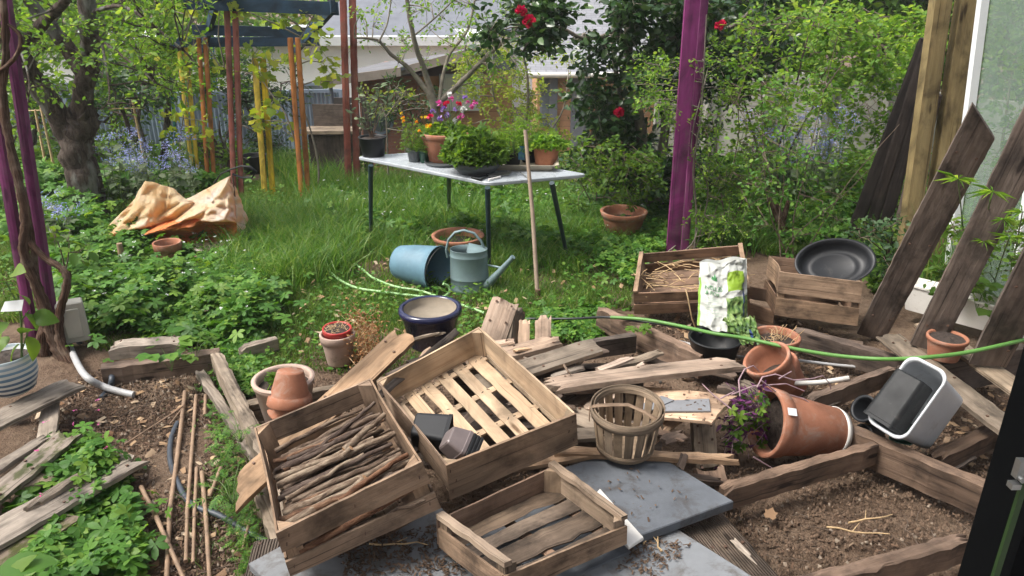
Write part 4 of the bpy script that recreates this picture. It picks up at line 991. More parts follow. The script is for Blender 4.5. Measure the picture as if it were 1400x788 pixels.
stemshrub('mossy stump with upright brown shoots between the purple post and the crates', 1065, 345, .4, [[(1062, 280, 0)], [(1052, 270, 0)], [(1078, 275, 0)]], None, 'lf_bed', .04, 105, r=.045, name='tree_stump', bark='bark_red', cat='stump')
stemshrub('thin leafy shoots between the purple post and the bramble', 1000, 330, .2, [[(1000, 250, 0), (1010, 180, 0), (1005, 120, 0)], [(985, 260, 0), (978, 180, 0)], [(1020, 260, 0), (1030, 200, 0)]],
          boxclumps(960, 120, 1050, 300, 5.6, 6.6, 26, .12, .22, 106, 34), 'lf_mid', .045, 106, r=.008, name='shrub')
stemshrub('undergrowth shrub in front of the camellia with scattered pale leaves', 820, 300, .3, [[(815, 250, 0), (805, 200, 0)], [(840, 240, 0), (850, 190, 0)], [(795, 250, 0), (780, 215, 0)]],
          boxclumps(780, 195, 900, 290, 6.0, 7.0, 26, .12, .2, 107, 60), 'lf_mid', .05, 107, r=.008, name='shrub')
stemshrub('low bush under the leaning dark boards', 1215, 330, .3, [[(1215, 290, 0)]], boxclumps(1120, 210, 1250, 320, 6.2, 7.4, 28, .12, .24, 108, 60), 'lf_mid', .05, 108, r=.01, name='bush', cat='bush')
stemshrub('green bush growing behind the glazed panel', 1370, 330, .9, [[(1370, 200, 0), (1390, 60, 0)]], boxclumps(1320, -20, 1470, 320, 5.6, 6.6, 46, .16, .34, 109, 56), 'lf_mid', .06, 109, r=.02, name='bush', cat='bush')
# --- borage-like blue flowered clumps
def borage(label, x0, y0, x1, y1, Y0, Y1, n, seed):
    rs = random.Random(seed); c = PY((x0+x1)/2, y1, (Y0+Y1)/2); t = thing('borage_clump', label, 'flowering plant', (c.x, c.y, g0(c.y)), group='blue flowered clumps')
    mb = MB(); LP = []; LD = []; FP = []; FD = []
    for i in range(n):
        top = PY(rs.uniform(x0, x1), rs.uniform(y0, y1), rs.uniform(Y0, Y1)); b = Vector((top.x+rs.uniform(-.1, .1), top.y+rs.uniform(-.1, .1), g0(top.y)))
        tube(mb, [b, b.lerp(top, .5)+Vector((rs.uniform(-.04, .04), 0, 0)), top], [.006, .003], 4, cap=False)
        for j in range(9):
            q = b.lerp(top, rs.uniform(.2, .9)); LP.append(q); LD.append((rs.gauss(0, 1), rs.gauss(0, 1), rs.uniform(-.4, .4)))
        for j in range(3):
            h = top+Vector((rs.gauss(0, .05), rs.gauss(0, .05), rs.gauss(0, .03)))
            for k in range(13): FP.append(h+Vector((rs.gauss(0, .025), rs.gauss(0, .025), rs.gauss(0, .018)))); FD.append((rs.gauss(0, 1), rs.gauss(0, 1), rs.gauss(.2, .6)))
    mb.build('stem', 'stem_green', t)
    V, F_ = leafarr(np.array(LP), np.array(LD), rng.uniform(.06, .12, len(LP)), 'oval', upw=.7); npmesh('foliage', V, F_, 'lf_grey', t)
    V, F_ = leafarr(np.array(FP), np.array(FD), rng.uniform(.012, .026, len(FP)), 'oval', upw=.2); npmesh('blossom_haze', V, F_, 'fl_blue', t)['kind'] = 'stuff'
borage('pale blue flowered clump between the apple tree and the yellow post', 135, 178, 262, 232, 7.2, 8.4, 46, 1)
borage('pale blue flowered clump in front of the concrete wall', 1015, 150, 1160, 225, 6.8, 8.2, 60, 2)
borage('small blue flowered clump at the foot of the left purple post', 55, 275, 95, 300, 6.0, 6.5, 8, 3)
# --- papyrus-like plants by the glazed panel
def papyrus(label, heads, seed):
    rs = random.Random(seed); c = P(1335, 420); c.z = .1
    t = thing('umbrella_sedge', label, 'potted plant', c); mb = MB(); bp_ = []; 
    for (x, y, Y, r) in heads:
        h = PY(x, y, Y); b = c+Vector((rs.uniform(-.2, .2), rs.uniform(-.05, .1), .05)); tube(mb, [b, b.lerp(h, .5)+Vector((0, 0, .05)), h], [.005, .003], 5, cap=False)
        n = 22; a = rng.uniform(0, 2*PI, n); D = np.stack([np.cos(a), np.sin(a), rng.uniform(-.3, .6, n)], 1)
        bp_.append(leafarr(np.array([tuple(h)]*n), D, rng.uniform(.5, 1.0, n)*r*.85, 'thin', upw=.9, wid=.4))
    mb.build('stem', 'stem_green', t); V, F_ = merge(bp_); npmesh('foliage', V, F_, 'lf_bright', t)
    n = 520; q = np.stack([c.x+.05+rng.normal(size=n)*.20, c.y+rng.normal(size=n)*.06], 1); V, F_ = blades(q, np.full(n, .12), rng.uniform(.25, .75, n), np.full(n, .008), .5); npmesh('grass_blades', V, F_, 'lf_grass_long', t)
papyrus('spiky umbrella sedge growing in the white trough behind the leaning planks', [(1310, 245, 3.3, .15), (1357, 262, 3.25, .15), (1380, 325, 3.1, .11), (1345, 330, 3.5, .11), (1372, 300, 3.2, .11), (1398, 290, 3.1, .13), (1330, 372, 3.6, .09)], 3)
stemshrub('leafy weeds crowding the foot of the glazed panel behind the trough', 1330, 400, .15, [[(1320, 340, 0)], [(1370, 320, 0)]], boxclumps(1280, 300, 1400, 395, 3.95, 4.3, 18, .08, .16, 119, 40), 'lf_mid', .045, 119, r=.006, name='weed_clump', cat='weeds')
stemshrub('dark leafy weeds behind the back right crate', 1215, 380, .1, [[(1215, 350, 0)]], boxclumps(1175, 300, 1245, 370, 4.7, 5.3, 12, .09, .16, 120, 40), 'lf_ever', .045, 120, r=.006, name='weed_clump', cat='weeds')
# --- bare hop poles / thin sticks of the vegetable plot, left
for i, (a, b2_, lab) in enumerate((((52, 130), (72, 222), 'right leg of the pale cane pair in the left plot'), ((48, 150), (60, 222), 'left leg of the pale cane pair in the left plot'), ((180, 132), (195, 205), 'single leaning pale cane beside the evergreen'))):
    q = PY(b2_[0], b2_[1], 8.8); q.z = g0(8.8); mb = MB(); tube(mb, [q, PY(a[0], a[1], 8.8)], [.016, .012], 6); tag(mb.build('garden_cane', 'straw', origin=q), lab, 'cane', 'pale canes in the left plot')
q = PY(20, 152, 8.8); mb = MB(); tube(mb, [q, PY(195, 148, 8.8)], .008, 5); tag(mb.build('garden_cane', 'straw', origin=q), 'long thin horizontal cane tied across the pale cane pair', 'cane')

# ================================================================== OBJECTS
# ---------------- pots
def potgeo(rb, rt, h, rim=.16, th=.012, flare=1.07, n=44, wob=.0, ov=1.):
    """terracotta style pot profile with a collar"""
    hr = h*(1-rim)
    rr = rb+(rt-rb)*(1-rim)
    p = [(0, 0), (rb*.96, 0), (rb, .006), (rr, hr-.004), (rr+.001, hr), (rr*1.0+.009, hr+.003), (rt*flare*.985, h-.004), (rt*flare*.96, h), (rt*.93, h-.001), (rt*.90, h-.006), (rr*.90, hr*.98), (rb*.86, h*.08), (0, h*.07)] if rim else \
        [(0, 0), (rb*.96, 0), (rb, .006), (rt, h-.008), (rt+.006, h-.006), (rt+.006, h), (rt-.006, h), (rt-.010, h-.012), (rb*.93, h*.06), (0, h*.05)]
    return p
def axmat(base, axis):
    z = Vector(axis).normalized(); x = Vector((0, 0, 1)).cross(z) if abs(z.z) < .99 else Vector((1, 0, 0)); x.normalize(); y = z.cross(x)
    m = Matrix((x, y, z)).transposed().to_4x4(); return Matrix.Translation(base) @ m
def place(o, m): o.matrix_basis = m; return o
def pot(label, bpx, yrim, wrim, mat='terra', z=None, ratio=.68, rim=.16, soil=.8, group=None, name='flower_pot', cat='flower pot', base=None, axis=None, h=None, rt=None, rb=None, soilmat='soil_dark', n=44):
    if base is None:
        base = P(bpx[0], bpx[1], z if z is not None else None) 
        if z is None: base.z = g0(base.y)
        d = dep(base); rt = wrim/2*d/FPX; base = base+Vector((0, rt*ratio*.6, 0))
        top = PY(bpx[0], yrim, base.y); h = top.z-base.z; rb = rt*ratio; base.x = PY(bpx[0], yrim, base.y).x
    t = thing(name, label, cat, group=group)
    place(t, axmat(base, axis or (0, 0, 1)))
    mb = MB(); lathe(mb, potgeo(rb, rt/1.07 if rim else rt, h, rim), n); mb.build('pot_body', mat, t, local=True)
    if soil:
        r = rb+(rt-rb)*soil; mb = MB(); disc(mb, r*.90, h*soil, 24, bumpz=.012); mb.build('soil', soilmat, t, local=True)
    t['_h'] = h; t['_rt'] = rt; del t['_h']; del t['_rt']
    return t, base, h, rt

T_ = .78
# ---------------- garden table
A = P(487, 214, T_); B = P(668, 250, T_); C_ = P(804, 238, T_); D_ = A+C_-B
ux = (B-A); uy = (D_-A); Lx = ux.length; ux.normalize(); uy = (D_-A); Ly = uy.length; uy.normalize()
t = thing('garden_table', 'grey metal garden table with dark green splayed legs, covered with potted plants', 'table', (A+C_)/2-Vector((0, 0, T_)))
def rrect(hx, hy, r, n=6):
    o = []
    for cx, cy, a0 in ((hx-r, hy-r, 0), (-hx+r, hy-r, 90), (-hx+r, -hy+r, 180), (hx-r, -hy+r, 270)):
        for i in range(n+1): a = R(a0+90*i/n); o.append((cx+r*math.cos(a), cy+r*math.sin(a)))
    return o
tm = Matrix((ux, uy, Vector((0, 0, 1)))).transposed().to_4x4(); tm = Matrix.Translation((A+C_)/2) @ tm  # the top is a slightly skewed slab
def slabring(mb, rings, mat, m=0, captop=True, capbot=True):
    n = len(rings[0]); v = [mat @ Vector(p) for r in rings for p in r]; f = []
    for i in range(len(rings)-1):
        for k in range(n): f.append((i*n+k, i*n+(k+1) % n, (i+1)*n+(k+1) % n, (i+1)*n+k))
    if capbot: f.append(tuple(range(n))[::-1])
    if captop: f.append(tuple((len(rings)-1)*n+k for k in range(n)))
    uv = [[((mat.inverted() @ v[k]).x, (mat.inverted() @ v[k]).y+(mat.inverted() @ v[k]).z) for k in fc] for fc in f]
    mb.add(v, f, uv, m)
mb = MB(); slabring(mb, [[(x, y, z) for x, y in rrect(Lx/2-i, Ly/2-i, .05)] for i, z in ((.004, -.028), (0, -.022), (0, -.005), (.005, 0))], tm); mb.build('table_top', 'table_top', t)
for (px, py, tx, ty, Yo) in ((507, 332, 497, 222, 0), (669, 368, 669, 255, 0), (776, 352, 764, 248, 0), (614, 296, 612, 236, 0)):
    tp = P(tx, ty+4, T_-.026).lerp((A+C_)/2-Vector((0, 0, .026)), .07); bt = P(px, py); bt.z = -.01; mb = MB(); tube(mb, [tp, bt], [.021, .015], 14); mb.build('leg', 'table_leg', t)
# ---------------- things on the table
def herb_leaves(t, ctr, rx, ry, h, n, size, tpl, mat, name='foliage', up=.5, stems=0, z0=None):
    a = rng.uniform(0, 2*PI, n); r = rng.uniform(0, 1, n)**.5; zz = rng.uniform(0, 1, n)
    dome = (1-.75*r**2)
    p = np.stack([ctr.x+rx*r*np.cos(a)*(1+.15*np.sin(5*a)), ctr.y+ry*r*np.sin(a), ctr.z+h*zz**.6*dome*(1+.2*np.sin(7*a+3*r))], 1)
    D = np.stack([np.cos(a)+rng.normal(size=n)*.5, np.sin(a)+rng.normal(size=n)*.5, rng.uniform(-.3, .9, n)], 1)
    V, F_ = leafarr(p, D, size*rng.uniform(.6, 1.3, n), tpl, upw=up); npmesh(name, V, F_, mat, t)
    if stems:
        q = p[:stems]; b = np.stack([ctr.x+(q[:, 0]-ctr.x)*.3, ctr.y+(q[:, 1]-ctr.y)*.3], 1); mb = MB()
        for i in range(stems): tube(mb, [(b[i, 0], b[i, 1], ctr.z-.01), tuple(q[i])], [.003, .0015], 4, cap=False)
        mb.build('stem', 'stem_green', t)
t, b, h, rt = pot('black pot with a spindly grey plant on the left end of the garden table', (509, 215), 187, 37, 'black_plastic', T_, .82, 0, .9, name='potted_plant', cat='potted plant')
mb = MB(); rs = random.Random(4); LP = []; LD = []
for i, (x, y) in enumerate(((488, 120), (480, 150), (497, 128), (520, 118), (530, 140), (505, 140), (492, 165))):
    e = PY(x, y, b.y+rs.uniform(-.05, .05)); s = b+Vector((rs.uniform(-.02, .02), 0, h*.9)); tube(mb, [s, s.lerp(e, .5)+Vector((0, 0, .03)), e], [.006, .003], 5, cap=False)
    for j in range(12): LP.append(s.lerp(e, rs.uniform(.35, 1.05))); LD.append((rs.gauss(0, 1), rs.gauss(0, .6), rs.uniform(-.1, 1)))
mb.build('stem', 'twig', t); V, F_ = leafarr(np.array(LP), np.array(LD), rng.uniform(.04, .085, len(LP)), 'oval', upw=.4, wid=.7); npmesh('foliage', V, F_, 'lf_grey', t)
for (bx, by, yr, wr, mt, lab, x0, x1, y0, fm) in ((566, 222, 204, 19, 'dgrey_plastic', 'small grey pot of orange and yellow marigolds on the garden table', 550, 580, 160, 'fl_orange'), (580, 223, 206, 15, 'green_plastic', 'small green pot of yellow flowers beside the large terracotta pot', 576, 590, 175, 'fl_yellow')):
    t, b, h, rt = pot(lab, (bx, by), yr, wr, mt, T_, .8, 0, .85, name='potted_plant', cat='potted plant')
    e = PY((x0+x1)/2, y0, b.y); herb_leaves(t, b+Vector((0, 0, h*.8)), rt*1.7, rt*1.4, e.z-b.z-h, 420, .03, 'feather', 'lf_mid', stems=16)
    for k in range(7): rs = random.Random(k+bx); bloom(t, 'fl_orange' if k % 2 else 'fl_yellow', PY(rs.uniform(x0-4, x1+4), y0+rs.uniform(-5, 8), b.y+rs.uniform(-.08, .03)), .014, 10, rs)
# saucers and tray
def saucer(label, x, y, wpx, mat, z=T_, h=.022, name='saucer'):
    c = P(x, y, z+.001); r = wpx/2*dep(c)/FPX; mb = MB(); lathe(mb, [(0, 0), (r*.88, 0), (r*.92, .003), (r, h), (r*.985, h+.001), (r*.9, .008), (0, .007)], 40)
    return tag(mb.build(name, mat, matrix=Matrix.Translation(c)), label, 'saucer'), c
saucer('round dark grey saucer under the large terracotta pot on the table', 608, 224, 56, 'dgrey_plastic')
t, b, h, rt = pot('large terracotta pot of pink and violet columbines on the garden table', (608, 222), 180, 72, 'terra', T_+.008, .68, .2, .9, name='potted_plant', cat='potted plant')
herb_leaves(t, b+Vector((0, 0, h*.9)), rt*1.0, rt*.8, .09, 420, .035, 'tri', 'lf_mid'); mb = MB(); rs = random.Random(8)
for k, (x, y) in enumerate(((600, 142), (607, 150), (618, 135), (612, 158), (627, 142), (634, 150), (640, 140), (622, 150), (645, 146), (592, 152), (588, 160), (615, 130), (630, 160), (602, 162), (650, 140), (636, 134), (611, 143), (623, 165))):
    e = PY(x, y, b.y+rs.uniform(-.1, .06)); s = b+Vector((rs.uniform(-.04, .04), rs.uniform(-.03, .03), h*.9)); tube(mb, [s, s.lerp(e, .6)+Vector((0, 0, .02)), e], [.003, .0015], 4, cap=False)
    bloom(t, ('fl_pink', 'fl_violet', 'fl_pink', 'fl_violet', 'fl_red', 'fl_white')[k % 6], e, rs.uniform(.020, .032), 11, rs)
mb.build('stem', 'stem_green', t)
# bowl of parsley
c = P(651, 238, T_+.001); r = 34*dep(c)/FPX; t = thing('herb_bowl', 'low dark grey bowl overflowing with leafy parsley at the front edge of the table', 'potted plant', c+Vector((0, .06, 0)))
mb = MB(); lathe(mb, [(0, 0), (r*.7, 0), (r*.95, .05), (r*1.02, .09), (r*.98, .09), (r*.9, .05), (0, .045)], 40); mb.build('bowl', 'dgrey_plastic', t, local=True)
rs = random.Random(21)
for q in range(9): an = q*.7; rr_ = r*(.75 if q else 0); herb_leaves(t, c+Vector((rr_*math.cos(an), .06+rr_*.8*math.sin(an), .085+rs.uniform(-.01, .02))), r*rs.uniform(.5, .75), r*rs.uniform(.45, .65), rs.uniform(.14, .30), 230, .042, 'lobed', 'lf_mid', up=.35)
# beige tray with small pots
c = P(716, 231, T_+.001); t = thing('plant_tray', 'beige rectangular plastic tray on the right half of the table', 'tray', c+Vector((0, .08, 0))); rot_ = math.atan2(ux.y, ux.x)+.62; t.rotation_euler = (0, 0, rot_)
mb = MB(); slabring(mb, [[(x, y, z) for x, y in rrect(hx, hy, .04)] for hx, hy, z in ((.23, .14, 0), (.265, .175, .05), (.28, .19, .052), (.262, .172, .05), (.23, .14, .008))], Matrix.Identity(4)); mb.build('tray_body', 'beige_plastic', t, local=True)
for (bx, by, yr, wr, mt, lab, rt_, hh, lf, tp, sz, n) in (
    (747, 226, 199, 38, 'terra_dirty', 'weathered terracotta pot of seedlings on the tray', .8, .12, 'lf_bright', 'lobed', .035, 380),
    (700, 226, 208, 24, 'black_plastic', 'square black pot of feathery fennel on the left of the tray', .9, .26, 'lf_bright', 'feather', .05, 420),
    (724, 222, 204, 24, 'black_plastic', 'black pot of tall feathery seedlings in the middle of the tray', .9, .30, 'lf_bright', 'feather', .05, 460)):
    t, b, h, rt = pot(lab, (bx, by), yr, wr, mt, T_+.012, rt_, .22 if 'terra' in mt else 0, .85, name='potted_plant', cat='potted plant')
    herb_leaves(t, b+Vector((0, 0, h*.85)), rt*1.5, rt*1.3, hh, n, sz, tp, lf, stems=14)
    if 'fennel' in lab:
        mb = MB(); q = PY(713, 206, b.y-.06); box(mb, (q.x, q.y, q.z-.02), (.05, .004, .11)); lbm = plain('plant_label', (.03, .12, .22), .3, .5, 18, (.10, .32, .10), .5); mb.build('plant_label', lbm, t)
# secateurs
a = P(642, 240, T_+.012); b = P(684, 240, T_+.012)
t = thing('secateurs', 'black handled secateurs lying open on the front edge of the table', 'tool', a)
mb = MB(); tube(mb, [P(641, 239, T_+.012), P(655, 241, T_+.012), P(668, 238, T_+.012)], [.010, .011, .006], 8); tube(mb, [P(645, 243, T_+.01), P(657, 246, T_+.01), P(668, 240, T_+.01)], [.008, .009, .005], 8); mb.build('handle', 'black_plastic', t)
mb = MB(); board_v = [P(666, 238, T_+.014), P(700, 234, T_+.012), P(696, 239, T_+.012), P(668, 241, T_+.014)]; quadbox(mb, board_v, .004); mb.build('blade', 'steel', t)
mb = MB(); tube(mb, [P(668, 246, T_+.011), P(684, 242, T_+.011)], .008, 8); tag(mb.build('marker_stick', 'white_plastic', origin=P(668, 246, T_)), 'short white plant marker beside the secateurs', 'plant marker')
mb = MB(); tube(mb, [P(700, 233, T_+.005), P(712, 236, T_+.02), P(718, 241, T_+.01), P(724, 246, T_+.006)], .0035, 6); tag(mb.build('wire_hook', 'steel', origin=P(700, 233, T_)), 'bent wire hook lying in front of the tray', 'wire')

# ---------------- under and around the table
pot('wide weathered terracotta pot standing under the table behind the watering can', (626, 352), 321, 74, 'terra_dirty', None, .72, .25, .6)
pot('empty terracotta pot standing alone in the weeds before the camellia', (853, 320), 288, 66, 'terra', .05, .7, .3, .55)
pot('terracotta pot half hidden in weeds in front of the orange tarpaulin', (228, 362), 331, 38, 'terra', None, .75, .4, .6)
pot('low wide terracotta bowl in the weeds left of the pot by the tarpaulin', (190, 345), 332, 62, 'terra', None, .8, .3, .8)
mb = MB(); a = P(171, 376); a.z = 0; tube(mb, [a, PY(163, 333, a.y)], [.024, .021], 10, lump=.1); tag(mb.build('wooden_stake', 'cane', origin=a), 'short cut wooden stake upright in the leafy bed', 'stake')
# hoe
a = P(735, 408); a.z = .02; t = thing('hoe', 'long handled hoe standing upright in the grass, leaning on the table edge', 'hoe', a)
mb = MB(); tp = PY(718, 178, P(715, 246, T_).y-.06); tube(mb, [a, a.lerp(tp, .5)+Vector((.008, 0, 0)), tp], [.017, .014], 10); mb.build('handle', 'handle_wood', t)
mb = MB(); tube(mb, [a+Vector((0, 0, .05)), a-Vector((0, 0, .01))], [.02, .024], 10); box(mb, (a.x+.02, a.y-.03, .012), (.34, .05, .008)); mb.build('blade', 'rust', t)
# watering can
b = P(641, 402); b.z = .0; d = dep(b); k = d/FPX; b.y += .09; top = PY(641, 341, b.y); H = top.z
t = thing('watering_can', 'grey blue zinc watering can with arched handle and long spout beside the fallen bucket', 'watering can', b)
r = 26*k; ov = .72; mb = MB(); lathe(mb, [(0, 0), (r*1.02, 0), (r*1.03, .012), (r, .02), (r, H*.30), (r*1.012, H*.305), (r, H*.315), (r*.985, H*.84), (r*1.0, H*.85), (r*.985, H*.86), (r*.97, H), (r*.99, H+.004), (r*.95, H+.004), (r*.94, H*.86), (r*.9, .03), (0, .02)], 56, ov=ov); mb.build('body', 'zinc_blue', t, local=True)
mb = MB(); n = 20; v = [(r*.05, 0, H+.05)]
for i in range(n+1): a = -PI/2+PI*i/n; v.append((r*.96*math.cos(a)+.0, r*.96*ov*math.sin(a), H+.004))
v += [(-.01, -r*.9*ov, H+.012), (-.01, r*.9*ov, H+.012)]
mb.add(v, [(0, i, i+1) for i in range(1, n+1)]+[(0, n+2, 1), (0, n+1, n+3), (0, n+3, n+2)], None, 0, True); mb.build('top_cover', 'zinc_blue', t, local=True)
def relx(px, py, dy=0): q = PY(px, py, b.y+dy); return q
mb = MB(); pts = [relx(612, 352), relx(610, 342), relx(613, 328), relx(622, 318), relx(634, 315), relx(648, 319), relx(658, 330), relx(664, 345), relx(666, 365), relx(667, 390)]
tube(mb, pts, .015, 10, flat=.6); mb.build('handle', 'zinc_blue', t)
mb = MB(); sp = [relx(659, 392, -.02), relx(668, 388, -.05), relx(682, 373, -.08), relx(701, 352, -.12)]; tube(mb, sp, [.042, .034, .024, .015], 14); tube(mb, [sp[-1]-(sp[-1]-sp[-2]).normalized()*.01, sp[-1]+(sp[-1]-sp[-2]).normalized()*.006], .019, 14); mb.build('spout', 'zinc_blue', t)
mb = MB(); tube(mb, [relx(664, 362, -.01), relx(684, 366, -.07)], .008, 8); mb.build('brace', 'zinc_blue', t)
# bucket on its side
c = P(598, 398); k = dep(c)/FPX; ro = 31*k; c0 = Vector((PY(598, 366, c.y+.05).x, c.y+.05, ro+.01)); ax = Vector((.86, -.5, .03)).normalized()
t = thing('metal_bucket', 'faded blue metal bucket lying on its side left of the watering can', 'bucket'); Lb = .36; place(t, axmat(c0-ax*Lb+Vector((0, 0, -.02)), ax))
mb = MB(); lathe(mb, [(0, .01), (ro*.70, .01), (ro*.72, 0), (ro*.76, .015), (ro*.88, Lb*.4), (ro*.97, Lb*.85), (ro, Lb), (ro*1.03, Lb+.006), (ro*1.0, Lb+.01), (ro*.96, Lb-.004), (ro*.86, Lb*.4), (ro*.7, .02), (0, .02)], 48); mb.build('bucket_body', 'bucket_blue', t, local=True)
mb = MB(); tube(mb, [(ro*1.0*math.cos(a), ro*1.0*math.sin(a), Lb+.012+.03*abs(math.sin(a))) for a in np.linspace(PI*.5, PI*1.5, 16)], .005, 6); mb.build('bail_handle', 'black_plastic', t, local=True)
# tarpaulin heap
def tarp():
    c = P(243, 345); c.z = 0; k = dep(c)/FPX
    t = thing('tarpaulin_heap', 'faded orange and cream tarpaulin crumpled in a heap with black straps', 'tarpaulin', c+Vector((0, .3, 0)))
    Yc = c.y
    rows = [
     [(150, 318, .5), (180, 300, .55), (208, 275, .6), (240, 280, .6), (255, 290, .6), (285, 280, .6), (315, 275, .6), (330, 300, .5), (341, 310, .45)],
     [(145, 313, .3), (174, 285, .32), (203, 246, .34), (238, 257, .36), (256, 272, .30), (284, 258, .30), (317, 240, .22), (329, 270, .22), (341, 300, .25)],
     [(150, 320, .12), (178, 300, .14), (214, 272, .18), (236, 277, .24), (262, 283, .10), (286, 280, .06), (313, 272, .02), (323, 292, .08), (337, 312, .15)],
     [(147, 325, .05), (172, 320, .02), (200, 309, .04), (228, 300, .16), (256, 298, .02), (282, 300, -.06), (310, 303, -.10), (320, 308, -.02), (332, 318, .10)],
     [(150, 327, .06), (180, 326, .04), (208, 318, .0), (234, 312, .02), (262, 310, -.02), (284, 306, -.04), (308, 308, -.06), (321, 314, .03), (330, 322, .10)],
     [(155, 329, .14), (185, 328, .14), (214, 324, .16), (240, 324, .18), (266, 323, .22), (288, 322, .26), (309, 322, .24), (320, 322, .16), (328, 326, .12)],
     [(158, 333, .06), (188, 336, .04), (216, 338, .02), (242, 338, .0), (266, 338, .02), (286, 336, .04), (304, 333, .06), (318, 328, .10), (326, 330, .12)],
     [(160, 338, .04), (190, 342, .0), (222, 352, -.10), (246, 354, -.10), (268, 352, -.08), (284, 346, -.04), (302, 338, .0), (316, 334, .06), (326, 334, .10)]]
    def segd(x, y, ax_, ay_, bx_, by_):
        dx, dy = bx_-ax_, by_-ay_; t_ = max(0, min(1, ((x-ax_)*dx+(y-ay_)*dy)/(dx*dx+dy*dy))); return math.hypot(x-ax_-t_*dx, y-ay_-t_*dy)
    CREASE = [([(262, 280), (237, 300), (197, 316), (158, 326)], .13, 6), ([(302, 272), (272, 298), (238, 310)], .07, 5), ([(187, 262), (176, 290), (150, 316)], .07, 5), ([(205, 250), (192, 285), (156, 320)], -.06, 7), ([(318, 246), (292, 284), (252, 302), (204, 319)], -.08, 7), ([(228, 258), (226, 285), (215, 300)], .05, 5),
              ([(285, 262), (296, 282), (318, 290)], .05, 4), ([(320, 250), (327, 285), (330, 310)], -.05, 4), ([(276, 312), (300, 312), (318, 308)], .12, 10), ([(245, 280), (210, 296), (175, 305)], .03, 4)]
    net = [[PY(x, y, Yc+dy) for x, y, dy in r] for r in rows]
    for r in net:
        for p in r: p.z = max(p.z, .015)
    nc = len(net[0]); nx, ny = 12*(nc-1)+1, 12*(len(net)-1)+1; V = []
    def cr(a, b_, c_, d_, t_): 
        cu = .5*((2*b_)+(c_-a)*t_+(2*a-5*b_+4*c_-d_)*t_*t_+(3*b_-a-3*c_+d_)*t_**3); return b_.lerp(c_, t_)*.8+cu*.2
    for j in range(ny):
        J, tj = min(len(net)-2, j//12), 0; tj = (j-J*12)/12; line = [cr(net[max(0, J-1)][k], net[J][k], net[J+1][k], net[min(len(net)-1, J+2)][k], tj) for k in range(nc)]
        for i in range(nx):
            I = min(nc-2, i//12); ti = (i-I*12)/12; p = cr(line[max(0, I-1)], line[I], line[I+1], line[min(nc-1, I+2)], ti)
            rel = p-CAM; zz = rel.dot(FW); qx = 700+FPX*rel.x/zz; qz = 394-FPX*rel.dot(UP)/zz; dsp = 0
            for pts_, dp_, wd_ in CREASE:
                dm = min(segd(qx, qz, *a_, *b2) for a_, b2 in zip(pts_, pts_[1:])); dsp += dp_*max(0, 1-dm/wd_)
            q = p*3.2; f2 = 1-abs(noise.noise(Vector((q.x*1.2+q.z*2, q.z*1.1-q.x*.6, 3)))*2.2)
            vd = noise.voronoi(p*7.5)[0]; f3 = min(.35, vd[1]-vd[0]); vd = noise.voronoi(p*17)[0]; f4 = min(.35, vd[1]-vd[0])
            V.append((p.x+.05*(f3-.15), p.y+dsp-.035*f2-.055*f3-.015*f4, max(.01, p.z+.03*f3-.12*dsp*(0 if j < 14 else 1))))
    F_ = [(j*nx+i, (j+1)*nx+i, (j+1)*nx+i+1, j*nx+i+1) for j in range(ny-1) for i in range(nx-1)]
    m, n, l, bs = newmat('tarpaulin'); tc = n.new('ShaderNodeTexCoord')
    a1 = nz(n, l, tc.outputs['Object'], 1.9, 3, .5, .6); a2 = nz(n, l, tc.outputs['Object'], 5, 5)
    cc = ramp(n, l, a1, [(.26, (.58, .28, .11)), (.36, (.62, .42, .20)), (.46, (.70, .55, .33)), (.62, (.68, .60, .52))]); cc = mixc(n, l, ramp(n, l, a2, [(.55, 0), (.75, .4)]), cc, (.40, .25, .14))
    l.new(cc, bs.inputs['Base Color']); bs.inputs['Roughness'].default_value = .5; bump(n, l, bs, nz(n, l, tc.outputs['Object'], 9, 6, .6, 1.5), .8, .03)
    tr_ = n.new('ShaderNodeBsdfTranslucent'); tr_.inputs['Color'].default_value = (.8, .40, .12, 1); mx = n.new('ShaderNodeMixShader'); mx.inputs[0].default_value = .22; l.new(bs.outputs[0], mx.inputs[1]); l.new(tr_.outputs[0], mx.inputs[2]); l.new(mx.outputs[0], n['Material Output'].inputs['Surface'])
    tr_.inputs['Color'].default_value = (.9, .5, .2, 1); mx.inputs[0].default_value = .35
    m2 = plain('orange_lining', (.58, .17, .05), .6, .25, 6, (.35, .12, .05), .4, bm=.4, bscale=14)
    F1 = [f_ for k_, f_ in enumerate(F_) if not (38 <= k_//(nx-1) <= 66)]; F2 = [f_ for k_, f_ in enumerate(F_) if 38 <= k_//(nx-1) <= 66]
    mb = MB(); mb.add(V, F1, None, 0, True); mb.build('sheet', m, t); mb = MB(); mb.add(V, F2, None, 0, False); mb.build('orange_lining', m2, t)
    y = c.y+.2; mb = MB(); tube(mb, [PY(293, 250, y+.1), PY(302, 238, y+.1), PY(315, 232, y), PY(330, 227, y), PY(342, 228, y-.03), PY(350, 235, y-.03), PY(345, 243, y), PY(330, 243, y), PY(318, 238, y)], .014, 8, flat=.5); mb.build('strap', 'black_plastic', t)
    mb = MB(); tube(mb, [PY(318, 240, y-.05), PY(321, 270, y-.08), PY(325, 300, y-.1), PY(330, 318, y-.1)], .012, 6, flat=.5); mb.build('seam_strip', 'bark_red', t)
tarp()
mb = MB(); b = P(346, 242); b.y = 8.6; b = PY(346, 235, 8.6); mb2 = None
t, *_ = pot('black plastic tub standing behind the red pergola post', (346, 238), 212, 34, 'black_plastic', -.1, .8, 0, .7, name='plastic_tub', cat='tub')

